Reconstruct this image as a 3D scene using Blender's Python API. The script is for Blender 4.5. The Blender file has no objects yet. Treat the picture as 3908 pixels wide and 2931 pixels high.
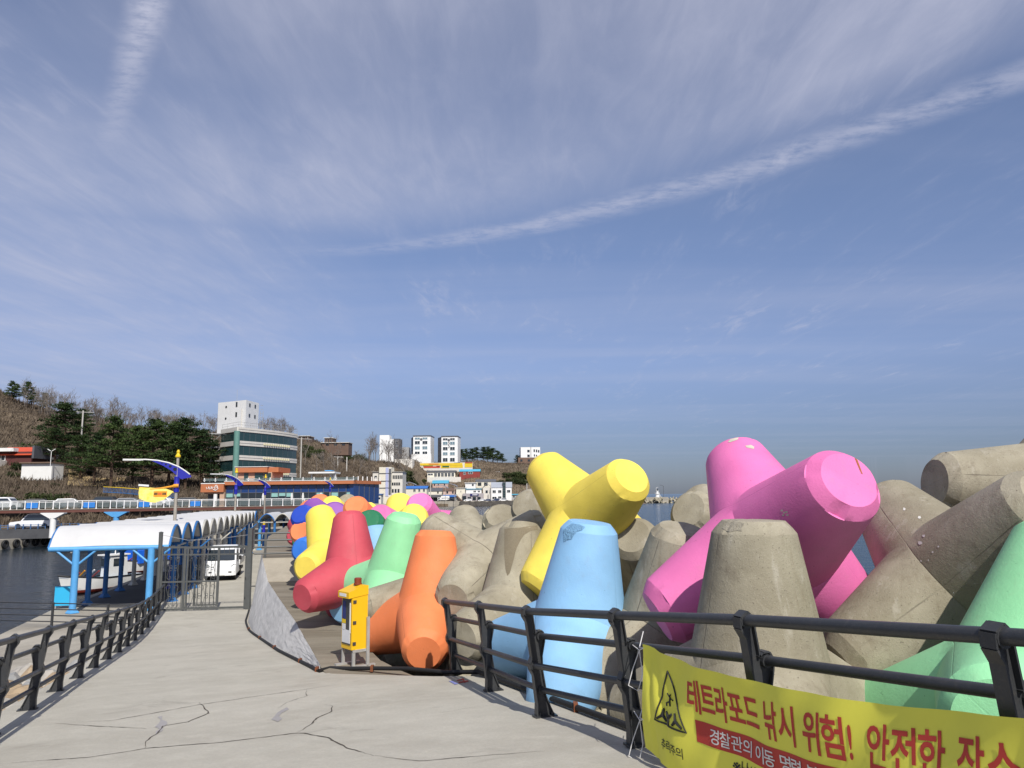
import bpy, bmesh, math, random
import numpy as np
from mathutils import Vector, Matrix, Euler
from math import sin, cos, pi, radians, sqrt, atan, tan, atan2
random.seed(7)
SC = bpy.context.scene
COL = SC.collection
# ---------------------------------------------------------------- camera
F, CX, CY = 2900.0, 1954.0, 1465.5          # focal length and centre in photo pixels (3908 x 2931)
ROLL = radians(0.6)
PITCH = atan((1883.7 + (2608 - CX) * tan(ROLL) - CY) / F)
CAMZ = 4.7
fw = np.array([0, cos(PITCH), sin(PITCH)]); u0 = np.array([0, -sin(PITCH), cos(PITCH)]); r0 = np.array([1., 0, 0])
up = u0 * cos(ROLL) + r0 * sin(ROLL); rt = r0 * cos(ROLL) - u0 * sin(ROLL)
CAM = np.array([0, 0, CAMZ])
cd = bpy.data.cameras.new('camera'); cam = bpy.data.objects.new('camera', cd); COL.objects.link(cam)
m = Matrix.Identity(4)
for i in range(3):
    m[i][0] = rt[i]; m[i][1] = up[i]; m[i][2] = -fw[i]
m.translation = Vector(CAM)
cam.matrix_world = m
cd.sensor_fit = 'HORIZONTAL'; cd.sensor_width = 36.0; cd.lens = 36.0 * F / 3908
cd.clip_start = 0.05; cd.clip_end = 60000
SC.camera = cam
# ---------------------------------------------------------------- view, sun and sky
SC.view_settings.view_transform = 'Standard'; SC.view_settings.look = 'None'
SC.view_settings.exposure = -0.03; SC.view_settings.gamma = 1.0
SUN_AZ = Vector((0.31, -0.95)).normalized(); SUN_EL = radians(44)
sd = Vector((SUN_AZ.x * cos(SUN_EL), SUN_AZ.y * cos(SUN_EL), sin(SUN_EL)))
sl = bpy.data.lights.new('sun', 'SUN'); sl.energy = 5.0; sl.angle = radians(0.55); sl.color = (1.0, 0.955, 0.88)
so = bpy.data.objects.new('sun', sl); COL.objects.link(so); so.location = (20, -60, 70)
so.rotation_mode = 'QUATERNION'; so.rotation_quaternion = (-sd).to_track_quat('-Z', 'Y')
W = bpy.data.worlds.new('World'); SC.world = W; W.use_nodes = True
def world():
    nt = W.node_tree; N = nt.nodes; Lk = nt.links
    for n in list(N): N.remove(n)
    def nd(t, **k):
        n = N.new(t)
        for a, v in k.items(): setattr(n, a, v)
        return n
    def inp(s, v):
        if hasattr(v, 'links') or isinstance(v, bpy.types.NodeSocket): Lk.new(v, s)
        else: s.default_value = v
    def mt(op, a, b=None, c=None):
        n = nd('ShaderNodeMath', operation=op); inp(n.inputs[0], a)
        if b is not None: inp(n.inputs[1], b)
        if c is not None: inp(n.inputs[2], c)
        return n.outputs[0]
    sky = nd('ShaderNodeTexSky', sky_type='NISHITA', sun_disc=False, sun_elevation=SUN_EL,
             sun_rotation=atan2(SUN_AZ.x, SUN_AZ.y), altitude=5, air_density=1.0, dust_density=0.6, ozone_density=2.2)
    tc = nd('ShaderNodeTexCoord'); sx = nd('ShaderNodeSeparateXYZ'); Lk.new(tc.outputs['Generated'], sx.inputs[0])
    X, Y, Z = sx.outputs
    zc = mt('MAXIMUM', Z, 0.04)
    U = mt('DIVIDE', X, zc); V = mt('DIVIDE', Y, zc)
    cb = nd('ShaderNodeCombineXYZ'); Lk.new(U, cb.inputs[0]); Lk.new(V, cb.inputs[1])
    # direction dependent tint: the haze low over the sea is dull violet-grey in the photograph
    el = nd('ShaderNodeMapRange', interpolation_type='SMOOTHSTEP'); Lk.new(Z, el.inputs[0])
    el.inputs[1].default_value = 0.0; el.inputs[2].default_value = 0.42; el.inputs[3].default_value = 0; el.inputs[4].default_value = 1
    tint = nd('ShaderNodeValToRGB'); Lk.new(el.outputs[0], tint.inputs[0])
    cr = tint.color_ramp; cr.elements[0].color = SKY_LOW; cr.elements[1].color = SKY_HIGH
    e = cr.elements.new(0.35); e.color = SKY_MID
    ml = nd('ShaderNodeMixRGB', blend_type='MULTIPLY'); ml.inputs[0].default_value = 1
    Lk.new(sky.outputs[0], ml.inputs[1]); Lk.new(tint.outputs[0], ml.inputs[2])
    def noise(scale, rot, sc, detail, rough, dist=0.0, loc=(0, 0, 0)):
        mp = nd('ShaderNodeMapping'); Lk.new(cb.outputs[0], mp.inputs[0])
        mp.inputs['Rotation'].default_value = (0, 0, rot); mp.inputs['Scale'].default_value = sc; mp.inputs['Location'].default_value = loc
        n = nd('ShaderNodeTexNoise'); Lk.new(mp.outputs[0], n.inputs['Vector'])
        n.inputs['Scale'].default_value = scale; n.inputs['Detail'].default_value = detail
        n.inputs['Roughness'].default_value = rough; n.inputs['Distortion'].default_value = dist
        return n.outputs[0]
    def ramp(v, a, b, lo=0.0, hi=1.0):
        r = nd('ShaderNodeMapRange', interpolation_type='SMOOTHSTEP'); inp(r.inputs[0], v)
        for i, q in enumerate((a, b, lo, hi)): r.inputs[i + 1].default_value = q
        return r.outputs[0]
    # thin cirrus veil, drawn out along the wind
    streak = noise(1.15, radians(-42), (2.6, 0.75, 1), 9, 0.58, 0.7)
    fine = noise(2.6, radians(-36), (5.0, 1.3, 1), 8, 0.62, 0.6, (3, 1, 0))
    veil = noise(0.55, radians(20), (1, 1.5, 1), 4, 0.5, 0.2, (5.2, 2.1, 0))
    fa = mt('ADD', mt('ADD', mt('MULTIPLY', mt('MULTIPLY', U, U), CA[0]), mt('MULTIPLY', U, CA[1])), CA[2])
    bend = mt('MULTIPLY', mt('SUBTRACT', veil, 0.5), 0.5)
    above = ramp(mt('ADD', mt('SUBTRACT', V, fa), bend), -0.55, 0.02, 1.0, 0.12)         # the veil ends along the long trail
    corner = mt('MAXIMUM', ramp(mt('ADD', U, bend), -0.98, -0.45, 0.30, 1.0), ramp(V, 1.45, 2.2, 0.0, 1.0))
    left = mt('MULTIPLY', ramp(X, -0.52, -0.05, 1.0, 0.0), ramp(Z, 0.24, 0.46, 1.0, 0.0))
    cov = mt('MAXIMUM', mt('MULTIPLY', above, corner), left)
    c1 = mt('ADD', mt('MULTIPLY', ramp(streak, 0.30, 0.80), 0.50), mt('MULTIPLY', ramp(fine, 0.34, 0.84), 0.25))
    c1 = mt('MULTIPLY', mt('ADD', mt('MULTIPLY', c1, ramp(veil, 0.28, 0.62, 0.5, 1.0)), ramp(veil, 0.25, 0.7, 0.36, 0.60)), cov)
    wisp = mt('MULTIPLY', mt('MULTIPLY', ramp(streak, 0.50, 0.72), ramp(fine, 0.42, 0.72)), 0.55)
    low = ramp(noise(0.32, radians(8), (0.5, 2.2, 1), 5, 0.5, 0.3, (1.3, 0.4, 0)), 0.42, 0.66, 0.0, 0.30)
    c1 = mt('ADD', c1, mt('MULTIPLY', mt('ADD', wisp, low), mt('SUBTRACT', 1.0, cov)))
    wob = mt('SUBTRACT', noise(2.2, 0, (1, 1, 1), 6, 0.6), 0.5)
    puff = noise(9.0, radians(40), (1, 1.6, 1), 6, 0.65)
    puff2 = noise(16.0, radians(-20), (1, 2.0, 1), 5, 0.65)
    # contrail A: long band to the right;  V as a quadratic in U
    da = mt('ABSOLUTE', mt('ADD', mt('SUBTRACT', V, fa), mt('MULTIPLY', wob, 0.16)))
    wa = ramp(U, -1.0, 1.3, 0.11, 0.20)
    ga = mt('MULTIPLY', ramp(mt('DIVIDE', da, wa), 0.0, 1.0, 1.0, 0.0), ramp(puff, 0.30, 0.64, 0.18, 1.0))
    ga = mt('MULTIPLY', ga, ramp(U, -1.3, 0.2, 0.0, 0.75))
    # contrail B: short wide smear high on the left
    db = mt('ABSOLUTE', mt('ADD', mt('SUBTRACT', U, mt('ADD', mt('MULTIPLY', V, CB[0]), CB[1])), mt('MULTIPLY', wob, 0.05)))
    gb = mt('MULTIPLY', ramp(db, 0.0, 0.065, 1.0, 0.0), ramp(puff2, 0.28, 0.62, 0.25, 0.95))
    gb = mt('MULTIPLY', gb, ramp(V, 1.3, 2.25, 1.0, 0.0))
    tot = mt('MINIMUM', mt('ADD', mt('ADD', mt('MULTIPLY', c1, 0.62), mt('MULTIPLY', ga, 0.62)), mt('MULTIPLY', gb, 0.62)), 0.92)
    tot = mt('MULTIPLY', tot, ramp(Z, 0.02, 0.20, 0.25, 1.0))
    mx = nd('ShaderNodeMixRGB'); Lk.new(tot, mx.inputs[0]); Lk.new(ml.outputs[0], mx.inputs[1]); mx.inputs[2].default_value = CLOUD
    bg = nd('ShaderNodeBackground'); bg.inputs[1].default_value = SKY_STRENGTH; Lk.new(mx.outputs[0], bg.inputs[0])
    out = nd('ShaderNodeOutputWorld'); Lk.new(bg.outputs[0], out.inputs[0])
SKY_STRENGTH = 0.10
SKY_LOW = (0.40, 0.46, 0.70, 1); SKY_MID = (0.90, 0.84, 1.02, 1); SKY_HIGH = (1.12, 1.05, 1.16, 1)
CLOUD = (5.6, 5.8, 7.2, 1)
CA = tuple(np.polyfit([-0.959, -0.28, 0.249, 0.605, 0.831, 1.021, 1.252], [3.015, 2.894, 2.654, 2.372, 2.154, 1.971, 1.72], 2))
CB = tuple(np.polyfit([1.409, 1.621, 1.9], [-0.721, -0.862, -1.048], 1))
world()
# ---------------------------------------------------------------- pixel helpers
def ray(x, y):
    d = fw + rt * (x - CX) / F - up * (y - CY) / F
    return d / d[1]
def atZ(x, y, z):
    d = ray(x, y); return CAM + d * ((z - CAMZ) / d[2])
def atY(x, y, Y):
    return CAM + ray(x, y) * Y
RA, RB, RC = 3.0365, 0.05212, -0.08878       # the ramp: z = RA + RB x + RC y, levelling out at the pier
def plane(x, y): return RA + RB * x + RC * y
def gz(x, y):
    p = plane(x, y); k = 0.35
    return 0.5 * (p + sqrt(p * p + k * k)) - 0.02 if p < 3 else p
def onramp(px, py):
    d = ray(px, py)
    t = (RA - CAMZ) / (d[2] - RB * d[0] - RC * d[1]); p = CAM + d * t
    for _ in range(30):                       # march onto the smoothed surface
        t += (p[2] - gz(p[0], p[1])) / max(1e-3, (-d[2] + (gz(p[0] + d[0] * .01, p[1] + .01) - gz(p[0], p[1])) / .01)) * 0.8
        p = CAM + d * t
    return p
# ---------------------------------------------------------------- object helpers
def tag(o, label=None, cat=None, group=None, kind=None):
    if label: o['label'] = label
    if cat: o['category'] = cat
    if group: o['group'] = group
    if kind: o['kind'] = kind
    return o
def empty(name, loc=(0, 0, 0), rz=0.0, label=None, cat=None, group=None):
    o = bpy.data.objects.new(name, None); COL.objects.link(o)
    o.location = loc; o.rotation_euler = (0, 0, rz); o.empty_display_size = 0.2
    return tag(o, label, cat, group)
def copytree(o, parent=None):
    c = o.copy(); COL.objects.link(c); c.parent = parent
    if parent is not None: c.matrix_parent_inverse = o.matrix_parent_inverse
    for ch in list(o.children): copytree(ch, c)
    return c
def link(name, me, parent=None, loc=None, rz=None):
    o = bpy.data.objects.new(name, me); COL.objects.link(o)
    if parent is not None: o.parent = parent
    if loc is not None: o.location = loc
    if rz is not None: o.rotation_euler = (0, 0, rz)
    return o
class MB:
    def __init__(s): s.v = []; s.f = []; s.mi = []; s.cur = 0
    def add(s, vs, fs):
        b = len(s.v); s.v += [tuple(map(float, q)) for q in vs]
        for f in fs: s.f.append(tuple(b + i for i in f)); s.mi.append(s.cur)
        return s
    def box(s, c, d, rz=0.0, tilt=None):
        hx, hy, hz = d[0] / 2, d[1] / 2, d[2] / 2
        vs = [Vector((x, y, z)) for x in (-hx, hx) for y in (-hy, hy) for z in (-hz, hz)]
        R = Euler(tilt).to_matrix() if tilt else Matrix.Rotation(rz, 3, 'Z')
        c = Vector(c)
        return s.add([c + R @ v for v in vs], [(0, 1, 3, 2), (4, 6, 7, 5), (0, 4, 5, 1), (2, 3, 7, 6), (0, 2, 6, 4), (1, 5, 7, 3)])
    def bx(s, x0, x1, y0, y1, z0, z1):
        return s.box(((x0 + x1) / 2, (y0 + y1) / 2, (z0 + z1) / 2), (abs(x1 - x0), abs(y1 - y0), abs(z1 - z0)))
    def tube(s, pts, r, n=8, cap=True, r1=None):
        pts = [Vector(p) for p in pts]; k = len(pts)
        rs = r if isinstance(r, (list, tuple)) else [r + ((r1 if r1 is not None else r) - r) * i / max(1, k - 1) for i in range(k)]
        prev = None; vs = []
        for i, p in enumerate(pts):
            d = (pts[min(i + 1, k - 1)] - pts[max(i - 1, 0)])
            d = d.normalized() if d.length > 1e-9 else Vector((0, 0, 1))
            if prev is None:
                a = Vector((0, 0, 1)) if abs(d.z) < .9 else Vector((1, 0, 0))
                x = d.cross(a).normalized()
            else:
                x = (prev - d * prev.dot(d)); x = x.normalized() if x.length > 1e-6 else d.orthogonal().normalized()
            y = d.cross(x); prev = x
            for j in range(n):
                t = 2 * pi * j / n; vs.append(p + (x * cos(t) + y * sin(t)) * rs[i])
        fs = [(i * n + j, i * n + (j + 1) % n, (i + 1) * n + (j + 1) % n, (i + 1) * n + j) for i in range(k - 1) for j in range(n)]
        if cap: fs += [tuple(range(n))[::-1], tuple((k - 1) * n + j for j in range(n))]
        return s.add(vs, fs)
    def lathe(s, prof, n=16, c=(0, 0, 0)):
        vs = [(c[0] + r * cos(2 * pi * j / n), c[1] + r * sin(2 * pi * j / n), c[2] + z) for r, z in prof for j in range(n)]
        k = len(prof)
        fs = [(i * n + j, i * n + (j + 1) % n, (i + 1) * n + (j + 1) % n, (i + 1) * n + j) for i in range(k - 1) for j in range(n)]
        fs += [tuple(range(n))[::-1], tuple((k - 1) * n + j for j in range(n))]
        return s.add(vs, fs)
    def prism(s, poly, h0, h1, ax='z', f=None):
        """poly of 2d points extruded between h0 and h1 along ax"""
        n = len(poly)
        if f is None:
            f = {'z': lambda a, b, h: (a, b, h), 'y': lambda a, b, h: (a, h, b), 'x': lambda a, b, h: (h, a, b)}[ax]
        vs = [f(a, b, h0) for a, b in poly] + [f(a, b, h1) for a, b in poly]
        fs = [tuple(range(n))[::-1], tuple(range(n, 2 * n))] + [(i, (i + 1) % n, n + (i + 1) % n, n + i) for i in range(n)]
        return s.add(vs, fs)
    def grid(s, P, nu, nv):
        return s.add(P, [(i * nv + j, i * nv + j + 1, (i + 1) * nv + j + 1, (i + 1) * nv + j) for i in range(nu - 1) for j in range(nv - 1)])
    def mesh(s, name, mats, smooth=None, fixn=True):
        me = bpy.data.meshes.new(name); me.from_pydata(s.v, [], s.f)
        if not isinstance(mats, (list, tuple)): mats = [mats]
        for q in mats: me.materials.append(q)
        if len(mats) > 1: me.polygons.foreach_set('material_index', s.mi)
        if fixn:
            b = bmesh.new(); b.from_mesh(me); bmesh.ops.recalc_face_normals(b, faces=b.faces); b.to_mesh(me); b.free()
        if smooth is not None:
            me.polygons.foreach_set('use_smooth', [True] * len(me.polygons))
            me.set_sharp_from_angle(angle=radians(smooth))
        me.update()
        return me
    def build(s, name, mats, parent=None, smooth=None, loc=None, rz=None, fixn=True):
        return link(name, s.mesh(name, mats, smooth, fixn), parent, loc, rz)
# ---------------------------------------------------------------- materials
MATS = {}
def nodes(name):
    mt = bpy.data.materials.new(name); mt.use_nodes = True
    nt = mt.node_tree; N = nt.nodes
    return mt, nt, N, nt.links, N['Principled BSDF']
def rgb(h):
    c = [int(h[i:i + 2], 16) / 255 for i in (0, 2, 4)]
    return tuple((x / 12.92 if x <= .04045 else ((x + .055) / 1.055) ** 2.4) for x in c)
def M(name, col, rough=0.6, metal=0.0, var=0.12, scale=2.0, bump=0.0, bscale=25.0, spec=0.5, col2=None, trans=0.0, coord='Object', dirt=0.0, alpha=1.0):
    if name in MATS: return MATS[name]
    mt, nt, N, L, B = nodes(name)
    if isinstance(col, str): col = rgb(col)
    if isinstance(col2, str): col2 = rgb(col2)
    if col2 is None: col2 = tuple(max(0, c * (1 - var)) for c in col)
    tc = N.new('ShaderNodeTexCoord')
    nz = N.new('ShaderNodeTexNoise'); nz.inputs['Scale'].default_value = scale; nz.inputs['Detail'].default_value = 6; nz.inputs['Roughness'].default_value = .6
    L.new(tc.outputs[coord], nz.inputs['Vector'])
    rp = N.new('ShaderNodeMapRange'); rp.inputs[1].default_value = .3; rp.inputs[2].default_value = .7; L.new(nz.outputs[0], rp.inputs[0])
    mx = N.new('ShaderNodeMixRGB'); mx.inputs[1].default_value = (*col, 1); mx.inputs[2].default_value = (*col2, 1); L.new(rp.outputs[0], mx.inputs[0])
    src = mx.outputs[0]
    if dirt > 0:
        n2 = N.new('ShaderNodeTexNoise'); n2.inputs['Scale'].default_value = scale * 5; n2.inputs['Detail'].default_value = 8; n2.inputs['Roughness'].default_value = .7
        L.new(tc.outputs[coord], n2.inputs['Vector'])
        r2 = N.new('ShaderNodeMapRange'); r2.inputs[1].default_value = .52; r2.inputs[2].default_value = .8; r2.inputs[4].default_value = dirt; L.new(n2.outputs[0], r2.inputs[0])
        m2 = N.new('ShaderNodeMixRGB'); m2.inputs[2].default_value = (.16, .13, .10, 1); L.new(r2.outputs[0], m2.inputs[0]); L.new(src, m2.inputs[1]); src = m2.outputs[0]
    L.new(src, B.inputs['Base Color'])
    B.inputs['Roughness'].default_value = rough; B.inputs['Metallic'].default_value = metal
    B.inputs['Specular IOR Level'].default_value = spec
    if trans: B.inputs['Transmission Weight'].default_value = trans
    if alpha < 1: B.inputs['Alpha'].default_value = alpha
    if bump:
        b = N.new('ShaderNodeBump'); b.inputs['Strength'].default_value = bump; b.inputs['Distance'].default_value = .02
        n3 = N.new('ShaderNodeTexNoise'); n3.inputs['Scale'].default_value = bscale; n3.inputs['Detail'].default_value = 5
        L.new(tc.outputs[coord], n3.inputs['Vector']); L.new(n3.outputs[0], b.inputs['Height']); L.new(b.outputs[0], B.inputs['Normal'])
    MATS[name] = mt
    return mt
A4 = np.array([[0, 0, 1], [sqrt(8 / 9), 0, -1 / 3], [-sqrt(2 / 9), sqrt(2 / 3), -1 / 3], [-sqrt(2 / 9), -sqrt(2 / 3), -1 / 3]])
def tetra_mat(name, col, painted=True):
    """cast concrete, bare or painted; seams of the mould run along the legs in object space"""
    mt, nt, N, L, B = nodes(name)
    def nd(t, **k):
        n = N.new(t)
        for a, v in k.items(): setattr(n, a, v)
        return n
    tc = nd('ShaderNodeTexCoord'); oi = nd('ShaderNodeObjectInfo')
    ad = nd('ShaderNodeVectorMath', operation='ADD'); L.new(tc.outputs['Object'], ad.inputs[0])
    sc = nd('ShaderNodeVectorMath', operation='SCALE'); sc.inputs[0].default_value = (37, 53, 71); L.new(oi.outputs['Random'], sc.inputs['Scale']); L.new(sc.outputs[0], ad.inputs[1])
    P = ad.outputs[0]
    def noise(s, d=6, r=.6, dist=0):
        n = nd('ShaderNodeTexNoise'); n.inputs['Scale'].default_value = s; n.inputs['Detail'].default_value = d; n.inputs['Roughness'].default_value = r; n.inputs['Distortion'].default_value = dist
        L.new(P, n.inputs['Vector']); return n.outputs[0]
    def ramp(v, a, b, lo=0., hi=1.):
        r = nd('ShaderNodeMapRange', interpolation_type='SMOOTHSTEP'); L.new(v, r.inputs[0])
        for i, q in enumerate((a, b, lo, hi)): r.inputs[i + 1].default_value = q
        return r.outputs[0]
    def mix(f, a, b, bt='MIX'):
        x = nd('ShaderNodeMixRGB', blend_type=bt)
        for s, v in zip(x.inputs, (f, a, b)):
            if isinstance(v, bpy.types.NodeSocket): L.new(v, s)
            else: s.default_value = v if not isinstance(v, tuple) else (*v, 1)[:4]
        return x.outputs[0]
    def mth(op, a, b):
        x = nd('ShaderNodeMath', operation=op)
        for s, v in zip(x.inputs, (a, b)):
            if isinstance(v, bpy.types.NodeSocket): L.new(v, s)
            else: s.default_value = v
        return x.outputs[0]
    big = noise(0.9, 4, .55); mid = noise(5, 8, .68, .3); fine = noise(42, 4, .6); grit = noise(120, 2, .5)
    # mould seams: planes through legs 0-1 and legs 2-3
    dl = []
    for i, j in ((0, 1), (2, 3)):
        n = np.cross(A4[i], A4[j]); n /= np.linalg.norm(n)
        v = nd('ShaderNodeVectorMath', operation='DOT_PRODUCT'); L.new(tc.outputs['Object'], v.inputs[0]); v.inputs[1].default_value = tuple(n)
        dl.append(mth('ABSOLUTE', mth('ADD', v.outputs['Value'], mth('MULTIPLY', mth('SUBTRACT', mid, .5), .018)), 0))
    seam = mth('MINIMUM', dl[0], dl[1])
    ln = nd('ShaderNodeVectorMath', operation='LENGTH'); L.new(tc.outputs['Object'], ln.inputs[0])
    sline = mth('MULTIPLY', mth('MULTIPLY', ramp(seam, .003, .010, 1, 0), ramp(big, .38, .6, .15, 1)), ramp(ln.outputs['Value'], 1.50, 1.58, 1, .12))
    if painted:
        c2 = tuple(c * .86 for c in col); c3 = tuple(min(1, c * 1.05 + .012) for c in col)
        c = mix(ramp(big, .3, .7), c2, c3)
        c = mix(mth('MULTIPLY', ramp(mid, .52, .85), .22), c, (.30, .24, .20))
        chip = mth('MULTIPLY', ramp(mid, .735, .75), ramp(fine, .45, .5))
        c = mix(mth('MULTIPLY', sline, .35), c, tuple(q * .45 for q in col))
        pit = ramp(noise(23, 2, .5), .735, .76)
        c = mix(mth('MULTIPLY', pit, .5), c, tuple(q * .35 for q in col))
        c = mix(mth('MULTIPLY', chip, .7), c, (.33, .30, .26))
        h = mth('ADD', mth('MULTIPLY', mid, .6), mth('ADD', mth('MULTIPLY', fine, .32), mth('ADD', mth('MULTIPLY', grit, .12), mth('MULTIPLY', pit, -.6))))
        rough = .62; bs = .34
    else:
        c = mix(ramp(big, .34, .64), (.235, .208, .146), (.388, .354, .266))
        c = mix(ramp(mid, .3, .75, 0, .65), c, (.285, .256, .190))
        st = noise(1.7, 7, .7, .8)
        c = mix(ramp(st, .52, .72, 0, .62), c, (.165, .138, .098))
        c = mix(ramp(noise(2.3, 5, .6), .62, .74, 0, .35), c, (.47, .44, .38))
        ge = nd('ShaderNodeNewGeometry'); mpg = nd('ShaderNodeMapping'); mpg.inputs['Scale'].default_value = (5.5, 5.5, .55); L.new(ge.outputs['Position'], mpg.inputs[0])
        rn_ = nd('ShaderNodeTexNoise'); rn_.inputs['Scale'].default_value = 1.0; rn_.inputs['Detail'].default_value = 6; rn_.inputs['Roughness'].default_value = .65; L.new(mpg.outputs[0], rn_.inputs['Vector'])
        c = mix(ramp(rn_.outputs[0], .54, .70, 0, .42), c, (.175, .140, .092)); c = mix(ramp(rn_.outputs[0], .30, .42, .30, 0), c, (.50, .47, .40))
        pits = ramp(fine, .63, .70); agg = ramp(grit, .64, .73)
        c = mix(mth('MULTIPLY', agg, .45), c, (.52, .49, .43))
        c = mix(mth('MULTIPLY', pits, .7), c, (.13, .11, .085))
        c = mix(mth('MULTIPLY', sline, .75), c, (.10, .085, .065))
        h = mth('ADD', mth('MULTIPLY', mid, .9), mth('ADD', mth('MULTIPLY', fine, .45), mth('MULTIPLY', grit, .2)))
        h = mth('SUBTRACT', h, mth('MULTIPLY', pits, .5))
        rough = .85; bs = .5
    h = mth('SUBTRACT', h, mth('MULTIPLY', sline, .8))
    L.new(c, B.inputs['Base Color']); B.inputs['Roughness'].default_value = rough; B.inputs['Specular IOR Level'].default_value = .3
    b = nd('ShaderNodeBump'); b.inputs['Strength'].default_value = bs; b.inputs['Distance'].default_value = .022; L.new(h, b.inputs['Height']); L.new(b.outputs[0], B.inputs['Normal'])
    MATS[name] = mt; return mt
def slab_mat(name, col=(.43, .405, .355), dark=(.33, .305, .265), streak=(1, 1, 1), rot=0.0, bump=.25):
    """worn cast concrete paving: broad stains, brushed streaks, grains and pits"""
    mt, nt, N, L, B = nodes(name)
    tc = N.new('ShaderNodeTexCoord')
    def noise(s, d=6, r=.6, sc=(1, 1, 1), dist=0.):
        mp = N.new('ShaderNodeMapping'); mp.inputs['Scale'].default_value = sc; mp.inputs['Rotation'].default_value = (0, 0, rot); L.new(tc.outputs['Object'], mp.inputs[0])
        n = N.new('ShaderNodeTexNoise'); n.inputs['Scale'].default_value = s; n.inputs['Detail'].default_value = d; n.inputs['Roughness'].default_value = r; n.inputs['Distortion'].default_value = dist
        L.new(mp.outputs[0], n.inputs['Vector']); return n.outputs[0]
    def ramp(v, a, b, lo=0., hi=1.):
        r = N.new('ShaderNodeMapRange'); r.interpolation_type = 'SMOOTHSTEP'; L.new(v, r.inputs[0])
        for i, q in enumerate((a, b, lo, hi)): r.inputs[i + 1].default_value = q
        return r.outputs[0]
    def mix(f, a, b):
        x = N.new('ShaderNodeMixRGB')
        for s, v in zip(x.inputs, (f, a, b)):
            if isinstance(v, bpy.types.NodeSocket): L.new(v, s)
            else: s.default_value = v if not isinstance(v, tuple) else (*v, 1)[:4]
        return x.outputs[0]
    big = noise(.35, 5, .6, streak); mid = noise(2.2, 8, .68, streak, .4); fine = noise(34, 5, .65); grit = noise(170, 2, .5)
    c = mix(ramp(big, .35, .66), dark, col)
    c = mix(ramp(mid, .42, .72, 0, .6), c, tuple(q * 1.12 for q in col))
    c = mix(ramp(noise(.9, 8, .72, streak, .6), .57, .72, 0, .5), c, tuple(q * .62 for q in dark))
    c = mix(ramp(fine, .3, .7, 0, .35), c, tuple(q * .80 for q in dark))
    c = mix(ramp(grit, .62, .74, 0, .5), c, tuple(q * .5 for q in dark))
    c = mix(ramp(noise(210, 1, .5), .66, .74, 0, .45), c, tuple(min(1, q * 1.35) for q in col))
    L.new(c, B.inputs['Base Color']); B.inputs['Roughness'].default_value = .88; B.inputs['Specular IOR Level'].default_value = .25
    h = N.new('ShaderNodeMath'); h.operation = 'ADD'; L.new(fine, h.inputs[0]); L.new(grit, h.inputs[1])
    h2 = N.new('ShaderNodeMath'); h2.operation = 'MULTIPLY_ADD'; L.new(mid, h2.inputs[0]); h2.inputs[1].default_value = 2.0; L.new(h.outputs[0], h2.inputs[2])
    b = N.new('ShaderNodeBump'); b.inputs['Strength'].default_value = bump; b.inputs['Distance'].default_value = .015; L.new(h2.outputs[0], b.inputs['Height']); L.new(b.outputs[0], B.inputs['Normal'])
    MATS[name] = mt; return mt
def foliage_mat(name, a, b, scale=1.2):
    mt, nt, N, L, B = nodes(name)
    tc = N.new('ShaderNodeTexCoord'); n = N.new('ShaderNodeTexNoise'); n.inputs['Scale'].default_value = scale; n.inputs['Detail'].default_value = 5; L.new(tc.outputs['Object'], n.inputs['Vector'])
    oi = N.new('ShaderNodeObjectInfo')
    ad = N.new('ShaderNodeMath'); ad.operation = 'MULTIPLY_ADD'; L.new(oi.outputs['Random'], ad.inputs[0]); ad.inputs[1].default_value = .35; L.new(n.outputs[0], ad.inputs[2])
    r = N.new('ShaderNodeMapRange'); r.inputs[1].default_value = .40; r.inputs[2].default_value = .92; L.new(ad.outputs[0], r.inputs[0])
    x = N.new('ShaderNodeMixRGB'); x.inputs[1].default_value = (*a, 1); x.inputs[2].default_value = (*b, 1); L.new(r.outputs[0], x.inputs[0])
    L.new(x.outputs[0], B.inputs['Base Color']); B.inputs['Roughness'].default_value = .75; B.inputs['Specular IOR Level'].default_value = .2
    MATS[name] = mt; return mt
WHITE = M('white_paint', (.78, .78, .76), .55, var=.08, scale=.8, dirt=.12)
OFFW = M('off_white_wall', (.66, .63, .57), .75, var=.12, scale=.5, dirt=.25)
CREAM = M('cream_wall', (.70, .66, .55), .75, var=.1, scale=.5, dirt=.2)
GREYW = M('grey_wall', (.36, .36, .36), .8, var=.15, scale=.5, dirt=.2)
DKGREY = M('dark_grey_cladding', (.10, .105, .12), .6, var=.2, scale=.7)
GLASS = M('window_glass', (.025, .035, .045), .08, var=.3, scale=.6, spec=.8)
GLASSB = M('blue_tinted_glass', (.012, .05, .19), .10, var=.25, scale=.5, spec=.8)
GLASSG = M('green_tinted_glass', (.020, .055, .058), .07, var=.4, scale=.15, spec=.9)
TERRA = M('terracotta_panel', (.47, .16, .065), .7, var=.12, scale=1.0)
STONE = M('pink_stone', (.55, .36, .25), .75, var=.15, scale=1.2)
RAILM = M('rail_dark_paint', (.040, .042, .045), .42, var=.25, scale=6, spec=.45, bump=.1, bscale=160, dirt=.25)
GATEM = M('gate_grey_paint', (.085, .090, .088), .5, var=.25, scale=5, dirt=.2)
BLUEP = M('blue_post_paint', (.10, .36, .70), .45, var=.15, scale=3, dirt=.15)
NAVY = M('deep_blue_paint', (.010, .012, .30), .45, var=.2, scale=3)
YELP = M('yellow_paint', (.75, .52, .01), .5, var=.12, scale=3)
STEEL = M('galvanised_steel', (.48, .48, .46), .45, .3, var=.2, scale=6, dirt=.1)
POLE = M('lamp_pole_steel', (.42, .38, .32), .5, .2, var=.2, scale=4)
BLACK = M('black_rubber', (.012, .012, .013), .7, var=.3, scale=6, bump=.15, bscale=60)
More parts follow.
